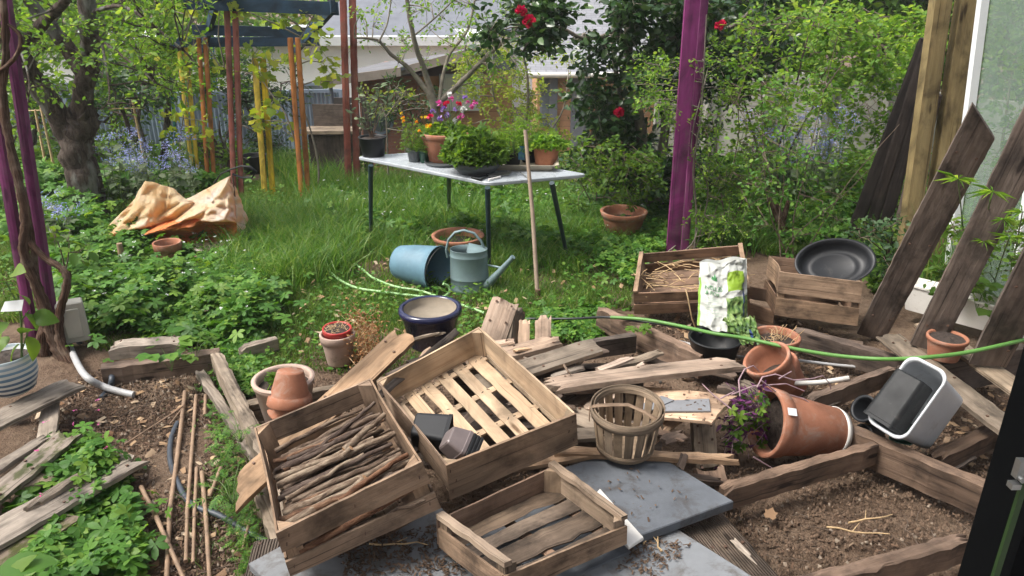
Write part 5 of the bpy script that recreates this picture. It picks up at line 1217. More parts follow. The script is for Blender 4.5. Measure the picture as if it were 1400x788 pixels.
# ---------------- hoses
def hose(label, pts, r, mat, name='garden_hose', n=10, group=None, cat='hose', lump=0):
    q = [p if isinstance(p, Vector) else P(*p) for p in pts]; sm = []
    for i in range(len(q)-1):
        a, b_ = q[i], q[i+1]; p0 = q[max(0, i-1)]; p3 = q[min(len(q)-1, i+2)]
        for j in range(8): u = j/8; sm.append(.5*((2*a)+(b_-p0)*u+(2*p0-5*a+4*b_-p3)*u*u+(3*a-p0-3*b_+p3)*u**3))
    sm.append(q[-1]); mb = MB(); tube(mb, sm, r, n, lump=lump); return tag(mb.build(name, mat, origin=q[0]), label, cat, group)
hose('pale green flattened hose curving through the grass towards the bucket', [(430, 338, .06), (437, 355, .05), (458, 378, .05), (485, 393, .05), (520, 399, .05), (560, 404, .04), (600, 407, .04), (614, 400, .05), (613, 392, .09), (606, 388, .12)], .010, 'hose_pale')
hose('second pale green hose running beside the first one in the grass', [(456, 334, .06), (470, 350, .05), (495, 368, .05), (510, 380, .05), (540, 392, .045), (575, 398, .045), (610, 410, .04), (640, 420, .04), (662, 428, .04)], .009, 'hose_pale')
hose('bright green garden hose stretched across the wooden frame on the right', [(835, 434, .22), (880, 437, .25), (930, 446, .27), (975, 456, .33), (1020, 463, .33), (1080, 476, .33), (1140, 486, .33), (1200, 491, .36), (1250, 490, .46), (1310, 484, .47), (1370, 472, .5), (1440, 455, .5)], .0105, 'hose_green')
hose('thin black hose joining the green hose at the rotten beam', [(720, 436, .05), (780, 436, .1), (830, 434, .2), (880, 440, .215), (925, 447, .23), (960, 456, .24)], .008, 'pipe_black')
hose('thin grey conduit lying on the soil below the bright green hose', [(880, 455, .06), (940, 470, .08), (1010, 488, .08), (1080, 492, .10), (1150, 500, .08), (1240, 507, .06)], .009, 'pipe_grey', 'conduit', cat='conduit')
hose('white plastic pipe end poking out behind the fallen terracotta pot', [(1080, 524, .16), (1120, 523, .17), (1160, 517, .19)], .013, 'white_plastic', 'plastic_pipe', cat='pipe')
hose('dark blue hose lying on the soil beside the longest cane', [(243, 578, .02), (234, 600, .02), (233, 630, .02), (243, 660, .02), (262, 690, .02), (300, 705, .02), (340, 728, .02), (372, 745, .02)], .013, 'pipe_dark')

# ---------------- left side: junction box, conduits, vine trunk, striped pot
t = thing('junction_box', 'weathered grey electrical junction box fixed beside the old vine trunk', 'junction box', P(100, 467, .35))
Yb = P(60, 470).y-.05; q = PY(100, 438, Yb); mm_ = Matrix.Translation(q) @ Matrix.Rotation(R(28), 4, 'Z')
mb = MB(); slabring(mb, [[(x, z, y) for x, y in rrect(a, b_, .012)] for a, b_, z in ((.07, .125, .05), (.07, .125, -.015), (.066, .121, -.02))], mm_, captop=True); mb.build('casing', 'box_grey', t)
mb = MB(); slabring(mb, [[(x, z, y) for x, y in rrect(a, b_, .012)] for a, b_, z in ((.076, .131, -.021), (.076, .131, -.05), (.07, .125, -.056))], mm_); mb.build('lid', 'box_grey', t)
mb = MB(); slabring(mb, [[(x, z, y) for x, y in rrect(a, b_, .01)] for a, b_, z in ((.045, .095, -.057), (.045, .095, -.062), (.042, .092, -.064))], mm_); mb.build('lid_panel', 'box_grey', t)
hose('light grey ribbed conduit curving from the junction box onto the soil', [PY(90, 458, Yb), PY(97, 478, Yb-.05), (115, 512, .12), (140, 528, .06), (165, 536, .03), (183, 540, .02)], .019, 'pipe_grey', 'conduit', cat='conduit')
hose('dark blue conduit curling behind the light grey one', [PY(105, 465, Yb+.06), PY(120, 480, Yb+.06), PY(140, 492, Yb+.06), (152, 512, .06), (150, 530, .02), (138, 545, .015)], .016, 'pipe_dark', 'conduit', cat='conduit')
def vinetrunk():
    Y = Yb-.05; t = thing('old_vine', 'thick twisted brown vine trunk climbing the left purple post', 'climbing plant', P(100, 540))
    mb = MB()
    def V_(pts, r): 
        q = [PY(x, y, Y+dy) for x, y, dy in pts]; sm = []
        for i in range(len(q)-1):
            a, b_ = q[i], q[i+1]; p0 = q[max(0, i-1)]; p3 = q[min(len(q)-1, i+2)]
            for j in range(7): u = j/7; sm.append(.5*((2*a)+(b_-p0)*u+(2*p0-5*a+4*b_-p3)*u*u+(3*a-p0-3*b_+p3)*u**3))
        sm.append(q[-1]); N = len(sm); rr = [(r[0]+(r[1]-r[0])*i/(N-1))*.72 for i in range(N)]; tube(mb, sm, rr, 14, lump=.5, seed=r[0]*100)
    V_([(2, -30, 0), (8, 60, 0), (4, 130, .02), (12, 190, 0), (25, 245, -.02), (35, 300, -.03), (33, 345, -.02), (48, 385, -.03), (62, 425, -.04), (75, 470, -.06), (92, 500, -.1), (100, 530, -.15), (108, 548, -.2)], (.022, .06))
    V_([(40, 330, -.03), (60, 352, -.04), (82, 366, -.05), (92, 380, -.06), (86, 410, -.06), (80, 440, -.05), (84, 470, -.07), (100, 498, -.12), (122, 518, -.2), (128, 540, -.25)], (.022, .045))
    V_([(95, 505, -.12), (98, 530, -.2), (112, 550, -.28), (128, 545, -.25)], (.035, .03)); V_([(66, 440, -.04), (60, 470, -.02), (64, 520, 0), (70, 545, 0)], (.05, .09)); V_([(-5, 100, 0), (20, 80, -.03), (28, 50, 0), (6, 30, 0)], (.016, .012)); V_([(20, 230, 0), (30, 270, .03), (44, 330, .04), (52, 400, .03), (64, 450, .02)], (.02, .03))
    mb.build('trunk', 'bark_red', t)
vinetrunk()
def striped():
    m, n, l, b = newmat('striped_glaze'); tc = n.new('ShaderNodeTexCoord'); sp = n.new('ShaderNodeSeparateXYZ'); l.new(tc.outputs['Object'], sp.inputs[0])
    w_ = n.new('ShaderNodeTexWave'); w_.bands_direction = 'Z'; w_.inputs['Scale'].default_value = 11; w_.inputs['Distortion'].default_value = 1.2; l.new(tc.outputs['Object'], w_.inputs['Vector'])
    gr = ramp(n, l, sp.outputs[2], [(0, (.02, .035, .07)), (.08, (.05, .10, .18)), (.15, (.14, .25, .36)), (.2, (.36, .42, .45))])
    l.new(mixc(n, l, ramp(n, l, w_.outputs['Fac'], [(.4, 0), (.6, 1)]), gr, (.55, .56, .54)), b.inputs['Base Color']); b.inputs['Roughness'].default_value = .35; return m
c = P(6, 545, .22); k = dep(c)/FPX; r = 35*k
t = thing('striped_pot', 'white and blue striped ceramic pot with a young citrus plant at the left edge', 'potted plant', c+Vector((0, .08, 0)))
h = PY(6, 484, c.y+.08).z-.22; mb = MB(); lathe(mb, [(0, 0), (r*.6, 0), (r*.8, h*.08), (r*.98, h*.45), (r*1.0, h*.75), (r*.97, h*.98), (r*.95, h), (r*.92, h*.99), (r*.9, h*.8), (0, h*.75)], 40); mb.build('pot_body', striped(), t, local=True)
mb = MB(); disc(mb, r*.9, h*.86, bumpz=.01); mb.build('soil', 'soil_dark', t, local=True)
Y = c.y+.08; mb = MB(); tube(mb, [PY(30, 490, Y), PY(29, 440, Y), PY(24, 400, Y)], [.006, .004], 6); tube(mb, [PY(30, 480, Y), PY(38, 455, Y)], .004, 5)
tube(mb, [PY(26, 420, Y), PY(8, 385, Y)], .004, 5); tube(mb, [PY(28, 440, Y), PY(40, 425, Y)], .004, 5); mb.build('stem', 'stem_green', t)
LP = [PY(x, y, Y) for x, y in ((4, 378), (18, 372), (-4, 410), (16, 400), (36, 428), (44, 432), (14, 440), (26, 470), (38, 460), (28, 456), (2, 440), (12, 460))]; LD = [(-.6, -.3, .1), (.6, -.4, .2), (-1, 0, -.4), (1, -.3, -.3), (.8, -.5, -.6), (.9, 0, -.2), (-.5, -.6, -.7), (-.5, -.5, -1), (.3, -.3, -1), (.9, -.2, .4), (.3, -1, -.2), (-.3, -.7, -.5)]
V, F_ = leafarr(np.array([tuple(p) for p in LP]), np.array(LD, float), rng.uniform(.09, .13, len(LP)), 'bigleaf', upw=.6, wid=1.); npmesh('foliage', V, F_, 'lf_mid', t)
q = PY(17, 424, Y-.03); mb = MB(); quadbox(mb, [q+Vector((-.06, 0, -.01)), q+Vector((.05, -.01, 0)), q+Vector((.06, .01, .05)), q+Vector((-.04, .02, .035))], .002); mb.build('plant_tag', 'white_paint', t)
Y = 4.4; b = P(60, 430); 
stemshrub('young shrub with large drooping leaves beside the left purple post', 88, 400, 0, [[(92, 360, 0), (95, 330, 0)], [(85, 350, 0), (75, 320, 0)]], [(92, 330, 0, .14, 16), (108, 345, 0, .12, 12), (75, 325, 0, .12, 12)], 'lf_mid', .10, 131, r=.008, name='shrub')
# foreground leaves at the lower left corner and strawberry like plants
def sprig(name, label, px, py, z, leaves, mat, tpl, size, cat='plant', hh=.12):
    b = P(px, py, z); t = thing(name, label, cat, b); mb = MB(); LP = []; LD = []; rs = random.Random(px)
    for i in range(leaves):
        a = rs.uniform(0, 2*PI); l = rs.uniform(.3, 1)*hh; e = b+Vector((math.cos(a)*l, math.sin(a)*l, rs.uniform(.4, 1)*hh)); tube(mb, [b, b.lerp(e, .5)+Vector((0, 0, .03)), e], [.002, .0015], 4, cap=False)
        for s in (-1, 0, 1) if tpl == 'oval' else (0,): LP.append(e); LD.append((math.cos(a+s*.9), math.sin(a+s*.9), rs.uniform(-.3, .2)))
    mb.build('stem', 'stem_green', t); V, F_ = leafarr(np.array(LP), np.array(LD), size*rng.uniform(.75, 1.2, len(LP)), tpl, upw=.9, wid=1.35); npmesh('foliage', V, F_, mat, t)
sprig('bramble_seedling', 'leafy bramble seedling with toothed leaves in the corner of the soil bed', 235, 508, .05, 9, 'lf_bed', 'oval', .085, hh=.2)
sprig('bramble_seedling', 'small bramble seedling hanging over the end of the long frame beam', 268, 492, .12, 7, 'lf_mid', 'oval', .06, hh=.13)
sprig('weed', 'small three leaved weed growing beside the long canes', 100, 612, .05, 9, 'lf_bed', 'lobed', .05, hh=.1)
sprig('weed', 'little green weed growing out of the rotten hollow beam', 872, 455, .2, 5, 'lf_mid', 'lobed', .05, hh=.06)
sprig('weed', 'green weed with feathery leaves against the inner side of the long frame beam', 330, 605, .08, 12, 'lf_bed', 'feather', .07, hh=.12)
sprig('weed', 'feathery weed at the lower end of the frame beam', 318, 690, .05, 12, 'lf_bed', 'feather', .07, hh=.13)
b = P(20, 800, .9)
t = thing('broad_leaved_plant', 'broad dark green leaf close to the camera in the lower left corner', 'plant', P(0, 900, .75)); mb = MB(); q = PD(-10, 815, 1.25); tube(mb, [P(0, 900, .75), q], .006, 6); mb.build('stem', 'stem_green', t)
V, F_ = leafarr(np.array([tuple(PD(-20, 800, 1.25)), tuple(PD(10, 800, 1.25))]), np.array([(.95, .35, .28), (.5, .6, .6)]), np.array([.115, .06]), 'bigleaf', upw=.95, wid=.9); npmesh('leaf', V, F_, 'lf_bed', t)

# ================================================================== CRATES
class Hexa:
    """a slightly crooked box: local metric coordinates mapped trilinearly between its eight real corners"""
    def __init__(s, loc, rot, dims, obs):
        Rm = Matrix.Rotation(R(rot[2]), 3, 'Z') @ Matrix.Rotation(R(rot[1]), 3, 'Y') @ Matrix.Rotation(R(rot[0]), 3, 'X')
        s.d = dims; s.c = {}
        for i in (0, 1):
            for j in (0, 1):
                for k in (0, 1):
                    p = Vector(loc)+Rm @ Vector((i*dims[0], j*dims[1], k*dims[2]))
                    s.c[i, j, k] = p
        off = {}
        for key, px in obs.items():
            p = s.c[key]; q = PD(px[0], px[1], dep(p)); off[key] = q-p
        for key in s.c:
            if key in off: s.c[key] = s.c[key]+off[key]
            else:
                o2 = (key[0], key[1], 1-key[2])
                if o2 in off: s.c[key] = s.c[key]+off[o2]
    def __call__(s, x, y, z):
        u, v, w_ = x/s.d[0], y/s.d[1], z/s.d[2]; r = Vector((0, 0, 0))
        for (i, j, k), p in s.c.items(): r += p*((u if i else 1-u)*(v if j else 1-v)*(w_ if k else 1-w_))
        return r
def slat(hx, mb, x0, x1, y0, y1, z0, z1, bow=0., m=0, seed=0, rag=.0015):
    d = (x1-x0, y1-y0, z1-z0); ax = max(range(3), key=lambda i: d[i]); th = min(range(3), key=lambda i: d[i]); mid = 3-ax-th if ax != th else 2
    n = 10; rs = random.Random(seed+int(x0*991)+int(y0*577)); uo = rs.random()*20
    def lp(i, a, b):  # along, across(0..1), thick(0..1)
        p = [0, 0, 0]; q = i/n; p[ax] = (x0, y0, z0)[ax]+d[ax]*q
        p[mid] = (x0, y0, z0)[mid]+d[mid]*a+(rag*noise.noise(Vector((q*9+uo, a*3, 0)))*2 if a in (0, 1) else 0)
        p[th] = (x0, y0, z0)[th]+d[th]*b+bow*math.sin(PI*q)+.0015*noise.noise(Vector((q*4+uo, a*2, 7)))
        return hx(*p)
    v = []; 
    for i in range(n+1): v += [lp(i, 0, 0), lp(i, 1, 0), lp(i, 1, 1), lp(i, 0, 1)]
    f = []; uv = []
    wd = d[mid]; tt = d[th]; vv = [0, wd, wd+tt, 2*wd+tt, 2*wd+2*tt]
    for i in range(n):
        for k in range(4):
            a = i*4+k; b = i*4+(k+1) % 4; f.append((a, b, b+4, a+4)); u0, u1 = d[ax]*i/n+uo, d[ax]*(i+1)/n+uo
            uv.append([(u0, vv[k]), (u0, vv[k+1]), (u1, vv[k+1]), (u1, vv[k])])
    f.append((3, 2, 1, 0)); uv.append([(uo, 0), (uo+.02, 0), (uo+.02, wd), (uo, wd)]); e = n*4; f.append((e, e+1, e+2, e+3)); uv.append([(uo, 0), (uo, wd), (uo+.02, wd), (uo+.02, 0)])
    # orientation
    c = sum(v, Vector())/len(v); nn = (v[1]-v[0]).cross(v[4]-v[0]); 
    if nn.dot((v[0]+v[1]+v[4]+v[5])/4-c) < 0: f = [tuple(reversed(q)) for q in f]; uv = [list(reversed(q)) for q in uv]
    mb.add(v, f, uv, m)
def part(hx, t, name, mat, slats, **k):
    mb = MB(); 
    for s in slats: slat(hx, mb, *s, **k)
    return mb.build(name, mat, t)
def cornerpost(hx, t, x, y, sx, sy, z0, z1, a, mat):
    mb = MB(); v = [hx(x, y, z0), hx(x+sx*a, y, z0), hx(x, y+sy*a, z0), hx(x, y, z1), hx(x+sx*a, y, z1), hx(x, y+sy*a, z1)]
    f = [(0, 2, 1), (3, 4, 5), (0, 1, 4, 3), (1, 2, 5, 4), (2, 0, 3, 5)]
    if sx*sy < 0: f = [tuple(reversed(q)) for q in f]
    uv = [[(z1-z0 if q > 2 else 0, (q % 3)*a) for q in fc] for fc in f]; mb.add(v, f, uv); mb.build('corner_post', mat, t)
def crate_root(label, hx, group='slatted wooden crates'):
    c = (hx.c[0, 0, 0]+hx.c[1, 1, 0])/2; return thing('wooden_crate', label, 'crate', c, group=group)

# central pale crate
H2 = Hexa((-.224, 2.281, .313), (1.9, -8, 29.6), (.563, .766, .156), {(0, 0, 1): (610, 637), (1, 0, 1): (788, 566), (1, 1, 1): (655, 447), (0, 1, 1): (515, 522), (0, 0, 0): (616, 684), (1, 0, 0): (790, 608)})
W, L_, H = H2.d; t = crate_root('large pale slatted crate in the middle of the pile holding two black plant pots', H2); T1 = .011
part(H2, t, 'front_board', 'crate_mid', [(0, W, 0, T1, 0, H)]); part(H2, t, 'back_board', 'crate_new', [(0, W, L_-T1, L_, .022, H)])
part(H2, t, 'side_board', 'crate_mid', [(0, T1*.8, T1, L_-T1, .04, H)], bow=.004); part(H2, t, 'side_board', 'crate_new', [(W-T1*.8, W, T1, L_-T1, .04, H)]); part(H2, t, 'side_board', 'crate_new', [(W-T1*.6, W-.001, T1, L_-T1, 0.0, .028)])
for i in range(6):
    x0 = .014+i*(W-.028)/6; part(H2, t, 'floor_slat', 'crate_new', [(x0+.006, x0+(W-.028)/6-(.026 if i not in (0, 5) else .016), T1, L_-T1-.002, .018, .023)], bow=.003*(i % 2), rag=.003)
for y in (.03, .26, .48, .70): part(H2, t, 'batten', 'crate_new', [(T1, W-T1, y, y+.035, .006, .0165)])
for x, sx in ((T1, 1), (W-T1, -1)):
    for y, sy in ((T1, 1), (L_-T1, -1)): cornerpost(H2, t, x, y, sx, sy, .0235, H-.002, .04, 'crate_new')
mb = MB(); rs = random.Random(3)
for i in range(6):
    for y in (.045, .275, .50, .715):
        for s in (-.016, .014):
            x = .014+(i+.5)*(W-.028)/6+s; p = H2(x, y+rs.uniform(-.006, .006), .0245); q = H2(x+.011, y+rs.uniform(-.006, .006), .0245); mb.xf; stick(mb, p, q, .0022, .002)
mb.build('staples', 'black_plastic', t)
def nailpart(hx, t, pts, face):
    mb = MB()
    for x, z in pts: 
        p = hx(x, -.001, z) if face == 'f' else hx(x, z, 0); q = hx(x+.003, -.001, z+.012); stick(mb, p, q, .003, .003)
    mb.build('nails', 'rust', t)
nailpart(H2, t, [(.012, .03), (.012, .12), (.03, .07), (W-.02, .03), (W-.02, .12), (W-.04, .08)], 'f')
# crate of sticks
H1 = Hexa((-.721, 1.912, .298), (-2.9, -12.9, 24.3), (.52, .719, .195), {(0, 0, 1): (377, 730), (1, 0, 1): (577, 631), (1, 1, 1): (507, 517), (0, 1, 1): (347, 585), (0, 0, 0): (397, 789), (1, 0, 0): (603, 695)})
W, L_, H = H1.d; t = crate_root('weathered crate filled with cut branches at the lower left of the pile', H1)
part(H1, t, 'front_slat', 'crate_mid', [(0, W, 0, T1, H*.56, H)], rag=.003); part(H1, t, 'front_slat', 'crate_mid', [(0, W, 0, T1, 0, H*.34)])
part(H1, t, 'back_board', 'crate_mid', [(0, W, L_-T1, L_, H*.52, H)]); part(H1, t, 'back_board', 'crate_mid', [(0, W, L_-T1, L_, H*.02, H*.35)])
part(H1, t, 'side_board', 'crate_mid', [(0, T1*.7, T1, L_-T1, H*.55, H)], bow=.006); part(H1, t, 'side_board', 'crate_mid', [(0, T1*.7, T1, L_-T1, 0, H*.4)]); part(H1, t, 'side_board', 'crate_mid', [(W-T1*.7, W, T1, L_-T1, H*.5, H)], bow=-.004); part(H1, t, 'side_board', 'crate_mid', [(W-T1*.7, W, T1, L_-T1, 0, H*.42)])
for i in range(5): x0 = .012+i*(W-.024)/5; part(H1, t, 'floor_slat', 'crate_mid', [(x0+.008, x0+(W-.024)/5-.01, T1, L_-T1, .004, .01)])
for x, sx in ((T1, 1), (W-T1, -1)):
    for y, sy in ((T1, 1), (L_-T1, -1)): cornerpost(H1, t, x, y, sx, sy, .011, H-.002, .055, 'crate_mid')
nailpart(H1, t, [(.02, .03), (.02, .13), (.035, .16), (W*.5, .15), (W*.5, .03), (W-.03, .03), (W-.03, .14)], 'f')
# branches
for nm_, tt_ in (('stick_dark', (.42, .38, .38)), ('stick_brown', (.72, .52, .40)), ('stick_pale', (1.0, .95, .86)), ('stick_grey', (.66, .60, .55)), ('stick_red', (.72, .47, .34))):
    m_, n_, l_, b_ = newmat(nm_); tc_ = n_.new('ShaderNodeTexCoord'); off_, rnd_ = objrand(n_, l_); g_ = nz(n_, l_, mapping(n_, l_, tc_.outputs['UV'], (16, 38, 1), off_), 1.2, 6, .72, .4)
    c_ = ramp(n_, l_, g_, [(.32, (.05, .036, .028)), (.46, (.15, .11, .085)), (.62, (.30, .25, .20))]); l_.new(mixc(n_, l_, 1., c_, tt_, 'MULTIPLY'), b_.inputs['Base Color']); b_.inputs['Roughness'].default_value = .85; b_.inputs['Specular IOR Level'].default_value = .2; bump(n_, l_, b_, g_, .9, .006); M[nm_] = m_
SMAT = ['stick_dark', 'stick_brown', 'stick_pale', 'stick_grey', 'stick_dark', 'stick_grey', 'stick_grey', 'stick_brown']
def branch_in(hx, x0, y0, z0, x1, y1, z1, r, seed, label, kink=.012, name='cut_branch', stub=False, group='cut branches in the stick crate', mat='bark_stick'):
    rs = random.Random(seed); n = 9; pts = []; k2 = [0]*(n+1)
    for i in range(1, n): k2[i] = k2[i-1]*.7+rs.gauss(0, kink*.28)
    for i in range(n+1):
        q = i/n; k = kink*(0 if i in (0, n) else 1)
        pts.append(hx(x0+(x1-x0)*q+rs.gauss(0, k*.15), y0+(y1-y0)*q+k2[i]+.014*math.sin(q*2.4+seed*1.7)*min(1, kink*80), z0+(z1-z0)*q+rs.gauss(0, k*.22)))
    mb = MB(); rr = [r*.86*(1.08-.3*i/n)*(1+rs.uniform(-.08, .12)) for i in range(n+1)]; tube(mb, pts, rr, 10, 0, cap=1, lump=.12, seed=seed)
    if stub:
        i = 5; d = (pts[i+1]-pts[i]).normalized(); s = (Vector((0, 0, 1))*.7+d*.6+Vector((.3, 0, 0))).normalized(); tube(mb, [pts[i], pts[i]+s*r*2.6], [r*.9, r*.7], 8, 0, cap=1, lump=.2, seed=seed)
    mat = SMAT[(seed*7+seed//3) % 8] if mat == 'bark_stick' else mat
    return tag(mb.build(name, [mat, 'cut_end'], origin=pts[0]), label, 'branch', group)
rs = random.Random(12)
LB = 'cut branch among the others in the crate of sticks'
for i in range(60):      # lower layers
    y = .035+i % 20*.0305+rs.uniform(-.012, .012); z = .055+(i//20)*.026+rs.uniform(-.006, .006); r = rs.choice((.0065, .008, .010, .012, .015))*rs.uniform(.85, 1.1)
    sk = rs.uniform(-.05, .085); x0 = rs.uniform(.015, .10); x1 = W-rs.uniform(.015, .10)
    branch_in(H1, x0, y, z, x1, min(L_-.06, y+sk), z+rs.uniform(-.005, .01), r, 100+i, LB)
top = [(.02, .10, .118, .50, .16, .112, .020, 'thick grey forked branch across the middle front of the stick crate', True), (.02, .055, .108, .40, .09, .105, .015, 'long pale mottled branch nearest the front board of the stick crate', False), (.03, .20, .115, .48, .20, .125, .017, 'long pale grey branch behind the forked one in the stick crate', False),
       (.02, .30, .11, .47, .275, .13, .012, 'dark thin branch across the middle of the stick crate', False), (.03, .36, .115, .50, .345, .135, .016, 'grey branch with a cut stub in the back half of the stick crate', True), (.06, .47, .11, .45, .50, .13, .012, 'dark straight branch near the back board of the stick crate', False),
       (.22, .52, .11, .49, .60, .14, .011, 'black curved branch rising against the back corner of the stick crate', False), (.22, .09, .135, .50, .155, .14, .012, 'reddish brown branch lying on top at the right front of the stick crate', False), (.30, .06, .125, .50, .09, .13, .010, 'thin brown branch in the right front corner of the stick crate', False),
       (.03, .42, .12, .42, .39, .125, .014, 'pale thick branch behind the stubbed one in the stick crate', False), (.05, .26, .13, .36, .30, .125, .010, 'thin twig crossing the grey branches in the stick crate', False), (.30, .36, .14, .50, .47, .15, .015, 'short pale branch sloping up to the right side of the stick crate', False),
       (.015, .15, .115, .25, .12, .13, .017, 'short thick branch with an orange cut end at the left side of the stick crate', False), (.02, .08, .10, .20, .06, .105, .02, 'stout branch with a bright cut end in the left front corner of the stick crate', False)]
for i, (x0, y0, z0, x1, y1, z1, r, lab, st) in enumerate(top): branch_in(H1, x0, y0, z0, x1, y1, z1, r, 200+i, lab, stub=st, mat='stick_pale' if ('pale' in lab or 'grey' in lab) else 'stick_dark' if ('dark' in lab or 'black' in lab) else 'stick_red' if 'reddish' in lab else 'stick_brown')
branch_in(H1, .05, .018, .068, W-.06, .022, .105, .017, 300, 'reddish peeled branch showing through the front gap of the stick crate', kink=.004, mat='stick_red')
# lower crate
H3 = Hexa((-.024, 1.758, .288), (-6.3, 3.8, 35.8), (.527, .402, .132), {(0, 0, 1): (689, 770), (1, 0, 1): (858, 704), (1, 1, 1): (758, 629), (0, 1, 1): (596, 703), (1, 0, 0): (857, 744)})
W, L_, H = H3.d; t = crate_root('shallow grey crate with a dirty dark slatted floor at the bottom centre of the photo', H3)
part(H3, t, 'front_board', 'crate_mid', [(0, W, 0, .008, 0, H*.62)], bow=.004); part(H3, t, 'back_board', 'crate_brown', [(0, W, L_-.008, L_, H*.10, H*.82)])
for x in (0, W-.03): part(H3, t, 'top_rail', 'crate_old', [(x, x+.03, .0, L_, H*.86, H)], rag=.004)
part(H3, t, 'side_board', 'crate_mid', [(0, .008, .01, L_-.01, H*.02, H*.62)]); part(H3, t, 'side_board', 'crate_old', [(W-.012, W-.002, .01, L_-.01, H*.05, H*.85)])
for i, (a, b) in enumerate(((.012, .095), (.11, .215), (.228, .30), (.312, .388))): part(H3, t, 'floor_slat', 'crate_dirty', [(.012, W-.012, a, b, .012+.003*i % 2, .02)], bow=.005*(i-1), rag=.008)
for x in (.03, W/2-.02, W-.06): part(H3, t, 'batten', 'crate_brown', [(x, x+.04, .01, L_-.01, .002, .011)])
for x, sx in ((.009, 1), (W-.013, -1)):
    for y, sy in ((.009, 1), (L_-.009, -1)): cornerpost(H3, t, x, y, sx, sy, .022, H*.855, .045, 'crate_old')
# back left crate with stalks
H4 = Hexa((.832, 4.547, .103), (20.6, -11.2, -18.7), (.687, .448, .17), {(0, 0, 1): (866, 401), (0, 1, 1): (875, 347), (1, 1, 1): (1014, 335), (0, 0, 0): (867, 430), (1, 0, 1): (1024, 396), (1, 0, 0): (1026, 424)})
W, L_, H = H4.d; t = crate_root('dark brown crate of dry stalks in front of the right hand purple post', H4)
for nm, y in (('front_slat', 0), ('back_slat', L_-.01)):
    part(H4, t, nm, 'crate_brown', [(0, W, y, y+.01, H*.55, H*(.98 if y == 0 else 1))]); part(H4, t, nm, 'crate_brown', [(0, W, y, y+.01, .0, H*.44)])
for x in (0, W-.02): part(H4, t, 'end_board', 'crate_old', [(x, x+.02, .011, L_-.011, 0, H)]); part(H4, t, 'end_rail', 'crate_mid', [(x-.002, x+.026, -.002, L_+.002, H, H+.016)])
for i in range(5): part(H4, t, 'floor_slat', 'crate_brown', [(.02, W-.02, .012+i*.085, .09+i*.085, .002, .008)])
q = H4(.42, .2, .05); t = thing('stalk_bundle', 'tangle of dry brown plant stalks lying in the dark crate', 'dry stalks', q); mb = MB(); rs = random.Random(5)
for i in range(70):
    a = H4(rs.uniform(.04, W-.05), rs.uniform(.04, L_-.04), rs.uniform(.02, H*.8)); l = rs.uniform(.08, .22); an = rs.uniform(0, 2*PI); b = a+Vector((math.cos(an)*l, math.sin(an)*l*.5, rs.uniform(-.02, .07)))
    b.y = min(b.y, H4(W/2, L_-.02, 0).y); b.z = max(.06, b.z); tube(mb, [a, a.lerp(b, .5)+Vector((0, 0, .008)), b], [.0035, .0025], 5)
tube(mb, [H4(.32, .02, H), H4(.33, -.02, H*.9), H4(.35, -.03, -.02), H4(.37, -.04, -.1)], .005, 5)
mb.build('stalks', 'straw', t)
# back right crate
H5 = Hexa((1.665, 4.298, .176), (-6.4, 2.4, -10.2), (.497, .446, .281), {(0, 0, 1): (1066, 372), (1, 0, 1): (1180, 386), (0, 0, 0): (1059, 431), (1, 0, 0): (1172, 446), (0, 1, 1): (1051, 350)})
W, L_, H = H5.d; t = crate_root('brown crate with a gap between two front slats holding the oval black tray', H5)
part(H5, t, 'front_slat', 'crate_mid', [(0, W, 0, .012, H*.52, H)]); part(H5, t, 'front_slat', 'crate_mid', [(0, W, 0, .012, 0, H*.40)], rag=.004)
part(H5, t, 'back_board', 'crate_brown', [(0, W, L_-.01, L_, H*.5, H)]); part(H5, t, 'back_board', 'crate_brown', [(0, W, L_-.01, L_, 0, H*.4)])
part(H5, t, 'side_board', 'crate_mid', [(0, .008, .012, L_-.01, H*.5, H)], bow=.02); part(H5, t, 'side_board', 'crate_brown', [(0, .008, .012, L_-.01, 0, H*.42)]); part(H5, t, 'side_board', 'crate_brown', [(W-.008, W, .012, L_-.01, H*.1, H*.5)])
for i in range(4): part(H5, t, 'floor_slat', 'crate_brown', [(.01, W-.01, .014+i*.105, .1+i*.105, .002, .009)])
for x, sx in ((.008, 1), (W-.008, -1)): cornerpost(H5, t, x, .013, sx, 1, .01, H-.003, .04, 'crate_mid')
# small dark crate corner between the two
board('crate_side_board', 'dark brown loose crate side lying between the two back crates, upper one', (1022, 391, .22), (1056, 396, .22), .012, .09, 'crate_brown', cat='board')
board('crate_side_board', 'dark brown loose crate side lying between the two back crates, lower one', (1022, 414, .16), (1060, 424, .16), .014, .12, 'crate_brown', cat='board')
# oval black tray
def ovaltray():
    c = PY(1139, 366, 4.62); t = thing('oval_tray', 'large oval black plastic tray tilted inside the back right crate', 'tray')
    n = Vector((-.22, -.60, .75)).normalized(); place(t, axmat(c, n) @ Matrix.Rotation(R(16), 4, 'Z')); m = t.matrix_basis
    a = .252; ov = .70; mb = MB(); lathe(mb, [(0, .0), (a*.78, .0), (a*.80, .004), (a*.86, .045), (a*.875, .047), (a*.93, .075), (a*1.0, .078), (a*1.0, .085), (a*.93, .082), (a*.86, .055), (a*.78, .010), (a*.6, .006), (a*.55, .012), (a*.5, .006), (0, .006)], 60, ov=ov)
    mb.build('tray_body', 'black_smooth', t, local=True)
ovaltray()

